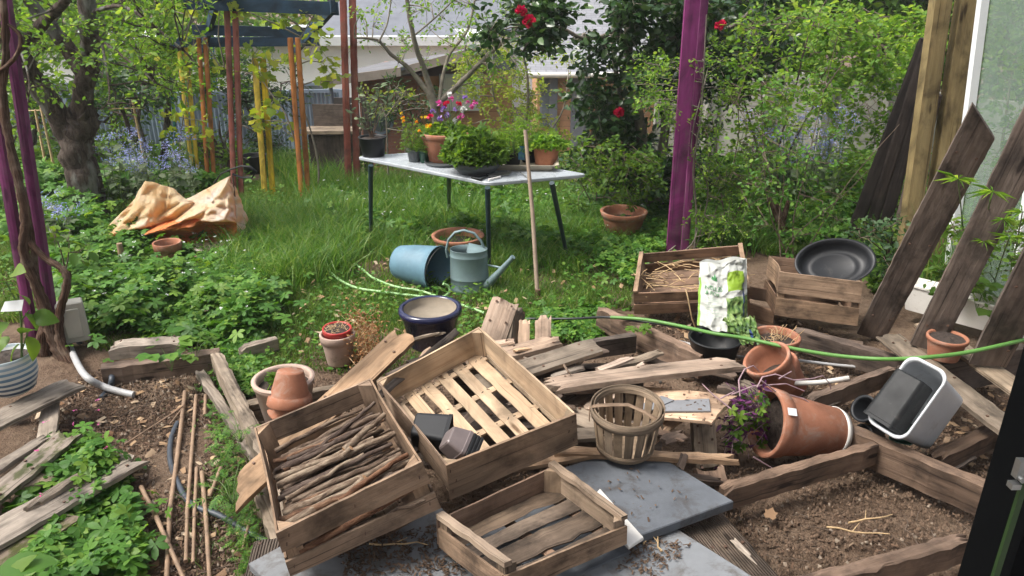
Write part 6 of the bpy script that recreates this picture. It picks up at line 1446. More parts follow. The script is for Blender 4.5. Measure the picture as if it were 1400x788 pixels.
# ================================================================== BASKET
def basket():
    c = P(855, 632, .297); k = dep(c)/FPX; rb = 38*k; rt = 48*k; c.y += rb; top = PY(856, 553, c.y+.0); h = top.z-c.z
    t = thing('chip_basket', 'small round slatted chip wood basket standing on a slate slab', 'basket'); lean = Vector((-.03, -.10, 1)); place(t, axmat(Vector((PY(855, 600, c.y).x, c.y, c.z+.004)), lean))
    N = 19
    for i in range(N):
        a0 = 2*PI*i/N+.03; wd = .90*2*PI/N; mb = MB(); rs = random.Random(i); v = []; n = 6; off = rs.uniform(-.02, .02)
        for j in range(n+1):
            q = j/n; r = rb+(rt-rb)*q**.8+.002*math.sin(PI*q); z = .002+(h-.004)*q; ww = wd*(.86+.04*q)*(1+rs.uniform(-.06, .06))
            for s in (-.5, .5):
                a = a0+off*q+s*ww
                for rr in (r-.0012, r+.0012): v.append((rr*math.cos(a), rr*math.sin(a), z))
        f = []; uv = []
        for j in range(n):
            o = j*4
            for q4 in ((o+1, o+3, o+7, o+5), (o+2, o, o+4, o+6), (o, o+1, o+5, o+4), (o+3, o+2, o+6, o+7)): f.append(q4); uv.append([(v[x][2]+i, (x % 4)//2*.03+i*.37) for x in q4])
        mb.add(v, f, uv); mb.build('slat', 'basket', t, local=True)
    for z0, z1, r0, r1, nm in ((h-.036, h+.003, 1.045, 1.0, 'rim_hoop'), (h-.03, h+.001, .955, .94, 'inner_hoop'), (.0, .030, 1.07, 1.03, 'base_hoop')):
        rr = rt if z0 > h/2 else rb; mb = MB(); a, b = rr*r0, rr*r0-.003
        lathe(mb, [(b-.001, z0), (a, z0), (a+.002, z1), (b+.001, z1), (b-.001, z0)], 40); mb.build(nm, 'basket', t, local=True)
    mb = MB(); disc(mb, rb*.97, .004, 24); mb.build('base', 'basket', t, local=True)
    mb = MB(); pts = [(-rt*1.08, .0, h-.07), (-rt*1.07, .01, h-.01), (-rt*.9, -.01, h+.012), (-rt*.45, -rt*.05, h+.014), (0, .0, h+.008), (rt*.45, -rt*.25, h-.004), (rt*.85, -rt*.45, h-.03), (rt*.95, -rt*.5, h-.06)]
    tube(mb, pts, .011, 8, flat=.25); mb.build('handle', 'crate_mid', t, local=True)
basket()

# ================================================================== SLABS, DECK BOARDS, FRAME BEAMS
def slab(label, corners, z, th, mat, name='stone_slab', cat='slab', group='grey square slabs under the crates', tilt=0):
    p = [P(x, y, z+(tilt*i if i < 2 else 0)) for i, (x, y) in enumerate(corners)]
    if (p[1]-p[0]).cross(p[3]-p[0]).z < 0: p = p[::-1]
    mb = MB(); c = sum(p, Vector())/4; q = [c+(a-c)*.985 for a in p]; up = Vector((0, 0, 1)); rg = [[a-up*th for a in p], [a-up*.004 for a in p], q]
    v = [x for r in rg for x in r]; f = [(3, 2, 1, 0), (8, 9, 10, 11)]
    for i in (0, 1):
        for k in range(4): f.append((i*4+k, i*4+(k+1) % 4, i*4+4+(k+1) % 4, i*4+4+k))
    mb.add(v, f); return tag(mb.build(name, mat, origin=c), label, cat, group)
slab('blue grey slab under the chip basket with its near corner free', ((1003, 685), (878, 731), (742, 648), (874, 606)), .255, .038, 'slate')
slab('pale grey slab at the bottom edge to the right of the shallow crate', ((1052, 802), (870, 860), (757, 793), (925, 722)), .205, .035, 'slate_pale')
slab('grey slab under the front corner of the shallow crate', ((905, 735), (760, 800), (640, 720), (790, 650)), .21, .03, 'slate')
slab('dirty pale slab visible between the stick crate and the shallow crate', ((700, 790), (560, 850), (470, 770), (600, 690)), .205, .035, 'slate_pale')
slab('pale slab under the front of the stick crate', ((545, 760), (400, 830), (340, 770), (470, 700)), .20, .035, 'slate_pale')
slab('thin pale sheet standing out beside the right corner of the shallow crate', ((820, 668), (880, 735), (860, 748), (800, 690)), .275, .012, 'white_plastic', 'thin_sheet', 'sheet', None)
# lower deck boards (grooved)
DB = dict(group='grooved deck boards'); 
for i, (a, b, w_, mt, lab) in enumerate((((958, 690), (1062, 815), .125, 'groove', 'worn grooved deck board running off the bottom edge beside the dirt pit'), ((925, 700), (1010, 812), .105, 'groove', 'grooved deck board half under the pale slab'), ((1000, 735), (1078, 812), .03, 'plank_grey', 'narrow weathered strip between the deck board and the dirt pit'),
                                       ((372, 735), (350, 830), .13, 'groove', 'grooved deck board under the left corner of the stick crate'), ((880, 760), (985, 900), .12, 'groove', 'grooved deck board under the pale slab'), ((470, 640), (520, 800), .13, 'groove', 'grooved deck board hidden below the stick crate'))):
    board('deck_board', lab, (*a, .165), (*b, .165), w_, .026, mt, (0.015, 0), cat='deck board', **DB)
# long frame beams on the right
FB = dict(cat='beam', warp=.006, edge=.008)
board('frame_beam', 'long dark beam crossing the right side from the fallen pot to the black door frame', (1085, 548, .21), (1350, 662, .21), .055, .15, 'plank_brown', (0.01, 0.0), **FB)
board('frame_beam', 'short beam joining the long beam at the back of the dirt pit', (985, 668, .20), (1197, 606, .20), .05, .11, 'plank_brown', (.02, 0), **FB)
board('frame_beam', 'rotten splintered beam along the front of the dirt pit', (1060, 806, .20), (1335, 728, .20), .055, .11, 'plank_brown', (0, .05), **FB)
board('frame_beam', 'broken beam behind the black pots and the grey tub', (1097, 548, .15), (1228, 497, .20), .05, .11, 'plank_brown', (.02, .02), **FB)
board('frame_beam', 'rotten beam behind the terracotta pots on the right', (1085, 446, .20), (1300, 512, .20), .05, .14, 'plank_brown', (.02, 0), **FB)
board('frame_beam', 'short rotten beam right of the grey tub', (1275, 622, .16), (1372, 578, .19), .07, .1, 'plank_brown', (.04, 0), **FB)
board('frame_beam', 'dark beam with a pale worn end behind the big timber plank', (819, 418, .20), (962, 486, .20), .05, .15, 'plank_brown', (.005, 0), **FB)
board('frame_beam', 'beam end crossing behind the chunks of broken wood', (790, 470, .17), (868, 456, .17), .05, .12, 'plank_dark', (0, .0), **FB)
board('frame_beam', 'pale beam stub to the left of the tilted terracotta pots', (985, 522, .20), (1062, 560, .19), .06, .12, 'plank_brown', (.005, .03), **FB)
board('frame_beam', 'beam behind the fallen pot running under the green hose', (1180, 470, .12), (1000, 440, .12), .05, .12, 'plank_dark', (0, 0), **FB)
# right deck boards
board('deck_board', 'old grey deck board under the small terracotta pot', (1213, 455, .30), (1392, 592, .30), .135, .03, 'plank_grey', (.03, 0), cat='deck board', group='deck boards at the right', warp=.004)
board('deck_board', 'old grey deck board behind the one with the small pot', (1262, 440, .297), (1440, 560, .297), .125, .03, 'plank_grey', (.03, 0), cat='deck board', group='deck boards at the right', warp=.004)
board('support_beam', 'dark beam carrying the right hand deck boards', (1235, 505, .262), (1400, 470, .262), .08, .2, 'plank_dark', cat='beam')
# leaning planks
for a, b, w_, lab, mt in (((1190, 462, .03), (1345, 168, 3.62), .165, 'broad dark plank leaning on the timber post, left of the other two', 'plank_dark'), ((1265, 478, .30), (1420, 165, 3.45), .155, 'middle dark plank leaning across the glazed panel', 'plank_dark'), ((1350, 500, .31), (1478, 262, 2.95), .17, 'grey brown plank leaning at the right edge beside the door frame', 'plank_dark')):
    p = P(*a); q = PY(b[0], b[1], min(b[2], Yg-.06)); board('leaning_plank', lab, p, q, w_, .032, mt, (.0, .0), up=Vector((-.35, -1, .25)), cat='plank', group='planks leaning at the right', warp=.01, K=9, shear=(0, .08))
# white trough behind
t = thing('plant_trough', 'long white plastic trough behind the leaning planks', 'trough', P(1310, 440, .1)); a = P(1245, 418, .12); b = P(1372, 452, .12); d = (b-a); yaw = math.atan2(d.y, d.x)
mt = Matrix.Translation((a+b)/2+Vector((0, .08, -.03))) @ Matrix.Rotation(yaw, 4, 'Z'); mb = MB(); hl = d.length/2
slabring(mb, [[(x, y, z) for x, y in rrect(hl*s, .085*s2, .03)] for s, s2, z in ((.92, .85, 0), (1, 1, .17), (1.03, 1.1, .172), (1.03, 1.1, .185), (.98, .92, .185), (.97, .9, .14))], mt); mb.build('trough_body', 'white_plastic', t)
sprig('leafy_weed', 'dock plant with a large green leaf hanging over the white trough', 1335, 425, .22, 6, 'lf_mid', 'oval', .13, hh=.14)

# ================================================================== THE PILE OF BROKEN BOARDS
BD = dict(cat='plank')
board('broken_plank', 'long pale plank lying diagonally under the stick crate with a jagged upper end', (322, 672, .17), (556, 452, .50), .155, .03, 'plank_pale', (.02, .045), roll=4, shear=(.07, .0), warp=.006, **BD)
board('broken_plank', 'thick pinkish block of wood standing tilted right of the navy pot', (668, 474, .33), (692, 408, .56), .145, .05, 'plank_pink', (0, .02), up=Vector((-.1, -1, .5)), **BD)
board('broken_plank', 'second thick board leaning behind the pinkish block', (706, 470, .33), (712, 418, .50), .10, .04, 'plank_grey', (0, .03), up=Vector((.8, -.6, .3)), **BD)
board('wood_chunk', 'pale rotten block with a crumbled top, right of the pinkish block', (742, 470, .34), (743, 428, .47), .085, .05, 'plank_pink', (0, .035), up=Vector((0, -1, .2)), **BD)
board('wood_chunk', 'pale worm eaten block just left of the crumbled one', (716, 474, .33), (717, 436, .455), .06, .04, 'plank_pink', (0, .012), up=Vector((0, -1, .2)), **BD)
board('broken_plank', 'flat light brown plank with a chipped edge below the crumbled block', (640, 492, .43), (768, 462, .44), .125, .03, 'plank_pale', (0, .04), roll=-6, **BD)
board('broken_plank', 'dark grooved plank crossing over behind the pale crate', (655, 522, .40), (818, 470, .47), .115, .03, 'plank_grey', (0, .015), roll=10, warp=.003, **BD)
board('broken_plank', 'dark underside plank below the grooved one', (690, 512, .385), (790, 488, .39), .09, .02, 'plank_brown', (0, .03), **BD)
board('broken_plank', 'large heavy timber plank lying across the pile with a hole at its right end', (742, 525, .40), (1010, 492, .42), .165, .035, 'plank_pale', (.06, .03), roll=-7, warp=.006, K=9, **BD)
board('broken_plank', 'reddish splintered slab wedged below the large timber plank', (722, 528, .355), (860, 520, .36), .14, .03, 'plank_brown', (.05, .05), roll=-4, **BD)
board('broken_plank', 'weathered board sloping down behind the chip basket', (775, 560, .31), (880, 600, .28), .13, .03, 'plank_grey', (.05, .05), roll=5, **BD)
board('broken_plank', 'brown broken board below the pale crate, left of the chip basket', (745, 575, .27), (838, 520, .34), .13, .025, 'plank_brown', (.06, .05), **BD)
board('broken_plank', 'grey board under the corner of the pale crate behind the chip basket', (740, 596, .30), (850, 586, .30), .09, .025, 'plank_grey', (.03, .03), **BD)
board('broken_plank', 'wide pale board right of the chip basket carrying the slate pieces', (872, 545, .335), (992, 558, .335), .26, .022, 'plank_pink', (.01, .01), warp=.002, K=9, shear=(-.03, .06), **BD)
board('wood_post', 'upright rough stump supporting the wide pale board', (968, 640, .06), (962, 572, .31), .10, .09, 'plank_grey', (0, .01), up=Vector((0, -1, 0)), cat='post')
board('wood_post', 'splintered stump end between the slab and the short beam', (985, 690, .06), (968, 628, .16), .12, .07, 'plank_brown', (0, .08), up=Vector((0, -1, .6)), cat='post')
board('broken_plank', 'narrow splintered batten lying behind the chip basket across the slab', (755, 614, .29), (1010, 624, .285), .055, .03, 'plank_pale', (.03, .05), warp=.003, edge=.008, **BD)
board('broken_plank', 'reddish brown batten end poking out from under the pale crate', (690, 636, .26), (812, 616, .285), .06, .025, 'plank_pale', (.03, .03), **BD)
for i, (a, b, w_, mt, lab) in enumerate((((782, 498, .40), (806, 474, .44), .06, 'plank_grey', 'small grey board end standing behind the large timber plank'), ((815, 505, .39), (862, 486, .40), .075, 'plank_pink', 'angular pale chunk behind the large timber plank'), ((855, 498, .33), (882, 494, .33), .045, 'plank_pink', 'small pale chip right of the angular chunk'), ((690, 488, .40), (742, 480, .41), .05, 'plank_pink', 'pale sliver between the light plank and the dark one'),
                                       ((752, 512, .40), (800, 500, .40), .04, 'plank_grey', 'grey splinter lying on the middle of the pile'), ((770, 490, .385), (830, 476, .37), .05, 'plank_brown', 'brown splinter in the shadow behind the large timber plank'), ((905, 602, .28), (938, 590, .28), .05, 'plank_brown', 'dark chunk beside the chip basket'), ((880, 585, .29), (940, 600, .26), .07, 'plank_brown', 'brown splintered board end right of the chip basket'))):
    board('wood_chip', lab, a, b, w_, .02, mt, (.02, .03), cat='wood piece', roll=random.Random(i).uniform(-20, 20))
board('metal_strip', 'dark rusty strip with nails sticking out beside the navy pot', (520, 540, .44), (626, 452, .50), .035, .012, 'plank_dark', (0, 0), roll=40, cat='strip')
board('broken_plank', 'dark brown board behind the pale crate below the navy pot', (528, 518, .40), (640, 470, .42), .09, .025, 'plank_brown', (.02, .02), **BD)
board('broken_plank', 'board supporting the pile under the navy pot side', (560, 500, .36), (700, 470, .36), .14, .03, 'plank_grey', (.02, .02), **BD)
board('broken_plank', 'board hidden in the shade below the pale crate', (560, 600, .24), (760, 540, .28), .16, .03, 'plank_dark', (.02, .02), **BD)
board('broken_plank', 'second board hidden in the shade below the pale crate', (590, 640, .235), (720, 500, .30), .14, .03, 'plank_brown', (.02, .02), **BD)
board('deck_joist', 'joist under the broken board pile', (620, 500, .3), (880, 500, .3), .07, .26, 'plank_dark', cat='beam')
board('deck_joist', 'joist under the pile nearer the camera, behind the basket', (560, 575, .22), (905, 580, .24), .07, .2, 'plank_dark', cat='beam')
slab('dark slate piece lying on the wide pale board, nearer one', ((868, 556), (905, 541), (922, 547), (888, 562)), .350, .006, 'slate_chip', 'slate_piece', 'slate', 'broken slate pieces')
slab('long thin slate piece lying on the wide pale board, right one', ((893, 562), (972, 562), (970, 545), (905, 548)), .345, .008, 'slate_chip', 'slate_piece', 'slate', 'broken slate pieces')
# ---------- left beams and boards
board('frame_beam', 'long weathered beam running towards the camera along the left soil bed', (296, 484, .17), (398, 690, .17), .062, .12, 'plank_grey', (.0, .02), **FB)
board('frame_beam', 'thinner split batten lying beside the long left beam', (272, 505, .07), (352, 625, .07), .05, .05, 'plank_grey', (.02, .03), **FB)
board('frame_beam', 'dark lower beam edge in the grass under the long left beam', (345, 640, .08), (395, 770, .10), .06, .08, 'plank_grey', (.05, .0), **FB)
board('frame_beam', 'beam running behind the clay pots to the pale plank', (335, 552, .16), (545, 512, .16), .05, .11, 'plank_grey', (0, 0), **FB)
board('frame_beam', 'heavy weathered beam at the back of the left soil bed', (138, 500, .13), (300, 478, .13), .06, .13, 'plank_brown', (0, 0), **FB)
board('frame_beam', 'cracked old log lying on the edge of the leafy bed', (150, 472, .20), (250, 462, .20), .13, .08, 'plank_grey', (.02, .02), **FB)
board('frame_beam', 'short dark beam half covered by weeds at the right of the leafy bed', (325, 475, .10), (378, 462, .10), .06, .08, 'plank_grey', (.02, .0), **FB)
BL = dict(cat='plank', group='old boards on the left')
for a, b, w_, mt, jg, lab in (((-60, 600, .20), (102, 522, .20), .17, 'plank_grey', (0, .02), 'old board under the striped pot at the left edge'), ((72, 525, .155), (62, 612, .13), .08, 'plank_grey', (0, .02), 'short board pointing towards the camera below the striped pot'),
        ((-30, 690, .13), (100, 588, .16), .12, 'plank_moss', (0, .06), 'mossy split board on the left'), ((-20, 650, .15), (66, 590, .16), .07, 'plank_grey', (0, .04), 'grey splintered board above the mossy one'), ((30, 560, .05), (-40, 570, .05), .07, 'plank_grey', (.02, 0), 'half buried grey board below the striped pot board'),
        ((-60, 760, .12), (188, 618, .12), .18, 'plank_grey', (0, .06), 'widest weathered board reaching onto the left soil bed'), ((-60, 800, .09), (95, 700, .09), .16, 'plank_moss', (0, .03), 'weathered board disappearing under the pink flowered weeds'), ((-90, 560, .155), (40, 505, .155), .13, 'plank_dark', (0, .0), 'dark board behind the striped pot'), ((-40, 860, .08), (50, 730, .08), .14, 'plank_grey', (0, .02), 'lowest old board in the bottom left corner'), ((-60, 680, .10), (90, 640, .10), .14, 'plank_grey', (0, .05), 'dark gap board between the mossy and the widest board')):
    board('old_board', lab, a, b, w_, .028, mt, jg, warp=.006, edge=.005, **BL)
# canes on the soil
for pts, r, lab in ((((253, 536, .04), (243, 620, .03), (232, 700, .03), (226, 830, .03)), .011, 'longest brown cane lying on the left soil bed'), (((268, 541, .035), (262, 620, .03), (256, 700, .03), (254, 768, .03)), .009, 'grey brown cane just right of the longest one'),
        (((269, 640, .03), (266, 700, .03), (264, 770, .03)), .008, 'short pale cane, third from the left on the soil'), (((276, 646, .03), (282, 710, .03), (287, 800, .03)), .010, 'short pale cane furthest right on the soil'), (((193, 666, .03), (215, 710, .05), (255, 800, .06)), .010, 'brown stick crossing under the longest cane'),
        (((281, 541, .04), (280, 568, .03)), .009, 'stub of a pale cane at the top of the soil bed'), (((302, 640, .03), (286, 680, .03)), .009, 'thin broken cane stub beside the long beam'), (((345, 700, .03), (330, 755, .03)), .007, 'dark twig stuck in the grass below the long beam'), (((170, 608, .03), (252, 555, .05), (232, 580, .03)), .004, 'thin dark twig curving over the soil')):
    q = [P(*p) for p in pts]; mb = MB(); sm = [q[0]]
    for a, b in zip(q, q[1:]):
        for j in range(1, 7): sm.append(a.lerp(b, j/6))
    rr = []
    for i in range(len(sm)): rr.append(r*(1.12 if i % 6 == 0 else 1)*(1-.15*i/len(sm)))
    tube(mb, sm, rr, 9, lump=.12, seed=int(r*5000)); tag(mb.build('cane', 'cane', origin=q[0]), lab, 'cane', 'canes on the soil')

# ================================================================== POTS AROUND THE PILE
pot('glossy navy blue glazed pot with a pale inside behind the pile', (588, 478), 420, 82, 'navy', .16, .74, 0, 0, h=None)
t = bpy.context.scene.objects.get('x')
last = [o for o in bpy.data.objects if o.name.startswith('flower_pot')][-1]
# navy pot: thick rolled rim and pale inner wall
for o in [o for o in bpy.data.objects if o.get('label', '').startswith('glossy navy')]:
    ch = [c for c in bpy.data.objects if c.parent == o][0]; r = max(v.co.x for v in ch.data.vertices); h = max(v.co.z for v in ch.data.vertices)
    mb = MB(); lathe(mb, [(r*.84, h-.045), (r*.98, h-.04), (r*1.03, h-.02), (r*1.0, h), (r*.90, h+.004), (r*.85, h-.004), (r*.84, h-.045)], 48); mb.build('rim', 'navy', o, local=True)
    mb = MB(); lathe(mb, [(r*.845, h-.002), (r*.80, h*.80), (0, h*.78)], 48); mb.build('inner_wall', plain('pale_inside', (.21, .175, .13), .8, .2, 8, (.2, .15, .1), .4), o, local=True)
t, b, h, rt = pot('terracotta pot holding a red clay pot, left of the dried plant', (461, 500), 455, 49, 'terra_pale', .02, .7, .28, .5)
t2, b2_, h2, r2 = pot('red clay pot set inside the terracotta pot beside the dried plant', (463, 478), 445, 40, 'terra_red', base=b+Vector((0, 0, h*.62)), axis=(.05, -.05, 1), h=.11, rt=rt*.82, rb=rt*.6, rim=.3, soil=.92)
mb = MB(); rs = random.Random(9)
for i in range(60): a = rs.uniform(0, 6.28); l = rs.uniform(0, rt*.7); p = Vector((l*math.cos(a), l*math.sin(a), .105)); a = rs.uniform(0, 6.28); tube(mb, [p, p+Vector((.03*math.cos(a), .03*math.sin(a), rs.uniform(0, .02)))], .0015, 4)
mb.build('dry_roots', 'straw', t2, local=True)
def dried(label, x0, y0, x1, y1, z, n, seed):
    c = P((x0+x1)/2, y1, z); t = thing('dried_plant', label, 'dried plant', c); rs = random.Random(seed); mb = MB(); LP = []; LD = []
    for i in range(n):
        e = PY(rs.uniform(x0, x1), rs.uniform(y0, y1), c.y+rs.uniform(-.12, .12)); pts = [c+Vector((rs.gauss(0, .03), rs.gauss(0, .03), .01))]
        for j in range(4): pts.append(pts[0].lerp(e, (j+1)/4)+Vector((rs.gauss(0, .025), rs.gauss(0, .025), rs.gauss(0, .02))))
        tube(mb, pts, [.0025, .0012], 4, cap=False)
        for q in pts[1:]:
            for k in range(7): LP.append(q+Vector((rs.gauss(0, .018), rs.gauss(0, .018), rs.gauss(0, .018)))); LD.append((rs.gauss(0, 1), rs.gauss(0, 1), rs.gauss(0, 1)))
    mb.build('stem', 'straw', t); V, F_ = leafarr(np.array([tuple(p) for p in LP]), np.array(LD), rng.uniform(.008, .022, len(LP)), 'oval', upw=0); npmesh('foliage', V, F_, 'lf_dry', t)
dried('curly dried out orange brown plant beside the red clay pot', 478, 440, 520, 500, .02, 42, 1); dried('taller dried flower stalks behind the dried out plant', 476, 415, 515, 450, .1, 14, 2)
t, b, h, rt = pot('wide pale clay pot with soil behind the stick crate', (387, 585), 517, 80, 'terra_pale', .1, .76, 0, .82)
mb = MB(); rc = rt; lathe(mb, [(rt*.86, h-.03), (rt*1.0, h-.03), (rt*1.03, h-.012), (rt*1.01, h+.002), (rt*.9, h+.003), (rt*.87, h-.01), (rt*.86, h-.03)], 44); mb.build('rim', 'terra_pale', t, local=True)
herb_leaves(t, b+Vector((0, 0, h*.85)), rt*.6, rt*.5, .07, 50, .03, 'lobed', 'lf_mid', stems=5)
cc = PY(393, 556, b.y-.12); k = dep(cc)/FPX; pot('smaller terracotta pot turned upside down against the pale clay pot', None, 0, 0, 'terra', base=PY(397, 507, b.y-.08), axis=(-.07, -.22, -1), h=.165, rt=31*k, rb=18*k, rim=.3, soil=0)
pot('terracotta pot lying under the upside down one behind the stick crate', None, 0, 0, 'terra', base=PY(404, 553, b.y-.07), axis=(-.5, -.2, -1), h=.075, rt=33*k, rb=24*k, rim=.3, soil=0)
pot('round black plastic pot with earth stuck inside on the timber frame', (978, 500), 461, 70, 'black_plastic', .12, .8, 0, .18)
t, b, h, rt = pot('terracotta pot with dry stalks behind the green hose', (1062, 505), 458, 64, 'terra', .08, .72, .25, .78)
mb = MB(); rs = random.Random(19)
for i in range(46):
    a = rs.uniform(0, 6.28); l = rs.uniform(0, rt*.8); p = b+Vector((l*math.cos(a), l*math.sin(a), h*.78)); q = p+Vector((rs.gauss(0, .03), rs.gauss(0, .03), rs.uniform(.0, .11)*(1 if p.x > b.x else .4))); tube(mb, [p, p.lerp(q, .5)+Vector((rs.gauss(0, .01), 0, .01)), q], .0018, 4)
mb.build('dry_stalks', 'straw', t)
def tilted(label, rimc, basec, wrim, dep_, rbr, mat, rim=.22, toward=.0, soil=.0, name='flower_pot'):
    rc = PD(rimc[0], rimc[1], dep_-toward); bc = PD(basec[0], basec[1], dep_+toward); ax = rc-bc; rt = wrim/2*dep_/FPX
    return pot(label, None, 0, 0, mat, base=bc, axis=tuple(ax), h=ax.length, rt=rt, rb=rt*rbr, rim=rim, soil=soil, name=name)
d = dep(P(1052, 530, .12)); tilted('terracotta pot tilted open to the left in front of the green hose', (1047, 489), (1068, 528), 66, d, .72, 'terra', .25, .045, .35)
tilted('terracotta pot lying behind the tilted one, only its side showing', (1062, 500), (1084, 532), 58, d+.12, .72, 'terra_dirty', .25, .03, .0)
d = dep(P(1030, 622, .06))-.02; t, b, h, rt = tilted('big terracotta pot fallen on its side with a purple plant spilling out', (1046, 577), (1141, 590), 98, d, .66, 'terra', .19, .035, .8, name='fallen_pot')
mb = MB(); lathe(mb, [(0, -.022), (rt*.62, -.022), (rt*.70, .012), (rt*.68, .012), (rt*.6, -.012), (0, -.012)], 40); tag(mb.build('white_saucer', 'white_plastic', matrix=t.matrix_basis.copy()), 'round white saucer stuck on the base of the fallen terracotta pot', 'saucer')
q = PD(1062, 545, d-.16); mb = MB(); 
m_ = t.matrix_basis
ca, sa = None, None
# small price label on the collar of the fallen pot
dirv = (m_.inverted().to_3x3() @ (PD(1060, 547, d-.3)-m_ @ Vector((0, 0, h*.9)))); ang = math.atan2(dirv.y, dirv.x)
mb = MB(); v = []
for zz in (h*.85, h*.97):
    for da in (-.1, .1): r = rt*1.0+.004; v.append((r*math.cos(ang+da), r*math.sin(ang+da), zz))
mb.add(v, [(0, 1, 3, 2)]); mb.build('price_label', 'white_paint', t, local=True)
# purple plant
def purple():
    c = PD(1040, 578, d); t = thing('purple_plant', 'trailing purple leaved plant with bare curling stems spilling from the fallen pot', 'plant', c); rs = random.Random(33); mb = MB(); LP = []; LD = []; GP = []; GD = []
    for i in range(46):
        e = PD(rs.uniform(985, 1045), rs.uniform(520, 640), d+rs.uniform(-.16, .1)); e.z = max(e.z, .06); m1 = c.lerp(e, .5)+Vector((rs.gauss(0, .03), rs.gauss(0, .03), .05)); tube(mb, [c, m1, e], [.003, .0015], 4, cap=False)
        for j in range(8):
            q = c.lerp(m1, rs.uniform(.3, 1)) if rs.random() < .3 else m1.lerp(e, rs.uniform(0, 1.1)); (LP if rs.random() < .84 else GP).append(q); (LD if len(LP)+len(GP) == len(LD)+len(GD)+1 and len(LP) > len(LD) else GD).append((rs.gauss(0, 1), rs.gauss(0, 1), rs.gauss(.1, .6)))
    mb.build('stem', 'stem_purple', t)
    V, F_ = leafarr(np.array([tuple(p) for p in LP]), np.array(LD), rng.uniform(.025, .05, len(LP)), 'thin', upw=.2, wid=2.2); npmesh('purple_foliage', V, F_, 'lf_purple', t)
    V, F_ = leafarr(np.array([tuple(p) for p in GP]), np.array(GD), rng.uniform(.03, .05, len(GP)), 'lobed', upw=.6); npmesh('green_foliage', V, F_, 'lf_mid', t)
    mb = MB()
    for pts in (((1012, 545), (1010, 520), (1018, 505), (1030, 500), (1038, 508)), ((1035, 530), (1042, 516), (1060, 512), (1085, 520), (1110, 518), (1125, 514), (1134, 524), (1136, 532)), ((1000, 560), (975, 540), (960, 525)), ((1040, 520), (1060, 535), (1098, 545), (1120, 560)), ((1000, 540), (1030, 528), (1075, 525), (1100, 535)), ((985, 545), (1005, 535), (1030, 545)), ((1030, 625), (1055, 640), (1062, 645)), ((1065, 518), (1075, 512), (1082, 508))):
        q = [PD(x, y, d-.10+.02*k_) for k_, (x, y) in enumerate(pts)]; mb = MB(); tube(mb, q, [.004, .0022], 6); mb.build('bare_stem', 'stem_purple', t)
M['stem_purple'] = plain('purple_grey_stem', (.30, .20, .22), .6, .4, 30)
purple()
pot('small terracotta coloured plastic pot on the right hand deck board', (1296, 494), 460, 53, 'terra', .301, .74, .18, .9, soilmat='soil_dark')
# pots in the central crate
m_ = plain('pot_sheen', (.05, .06, .075), .3, .2, 6)
def sqpot(label, hx, p0, axis, upv, hw, hb, h, mat, name='plastic_pot', lip=True, n=1):
    t = thing(name, label, 'plant pot'); z = Vector(axis).normalized(); x = Vector(upv).cross(z).normalized(); y = z.cross(x); mt = Matrix((x, y, z)).transposed().to_4x4(); place(t, Matrix.Translation(p0) @ mt)
    mb = MB(); I = Matrix.Identity(4)
    rings = [(hb*.9, 0), (hb, .006), (hw*.96, h-.016), (hw, h-.014), (hw, h), (hw-.004, h), (hw-.008, h-.012), (hb-.006, .01)]
    slabring(mb, [[(a, b, zz) for a, b in rrect(q, q, q*.3)] for q, zz in rings], I); mb.build('pot_body', mat, t, local=True)
    for k in range(1, n):
        mb = MB(); slabring(mb, [[(a, b, zz) for a, b in rrect(q, q, q*.3)] for q, zz in ((hw*.97, h+.004+.016*(k-1)), (hw, h+.006+.016*(k-1)), (hw, h+.016*k), (hw-.005, h+.016*k), (hw-.008, h+.004))], I); mb.build('nested_rim', 'black_plastic', t, local=True)
    return t
ax = H2(.5, .35, 0)-H2(.0, .35, 0); upc = (H2(0, 0, .156)-H2(0, 0, 0)).normalized()
p = PD(566, 587, dep(H2(.03, .33, .07))); q = PD(628, 592, dep(H2(.20, .26, .07)))
sqpot('black square plant pot lying on its side in the pale crate', H2, p, (q-p)+Vector((0, -.03, 0)), (0, -.5, 1), .068, .054, .15, 'black_smooth')
p = PD(606, 612, dep(H2(.03, .18, .09))); q = PD(654, 622, dep(H2(.17, .10, .07)))
sqpot('stack of dusty brown square pots lying with black rims towards the camera', H2, PD(610, 598, dep(H2(.06, .15, .10))), PD(640, 617, dep(H2(.06, .15, .10))+.02)-PD(610, 598, dep(H2(.06, .15, .10))), (0, -.4, 1), .058, .042, .080, 'brown_plastic', n=4)
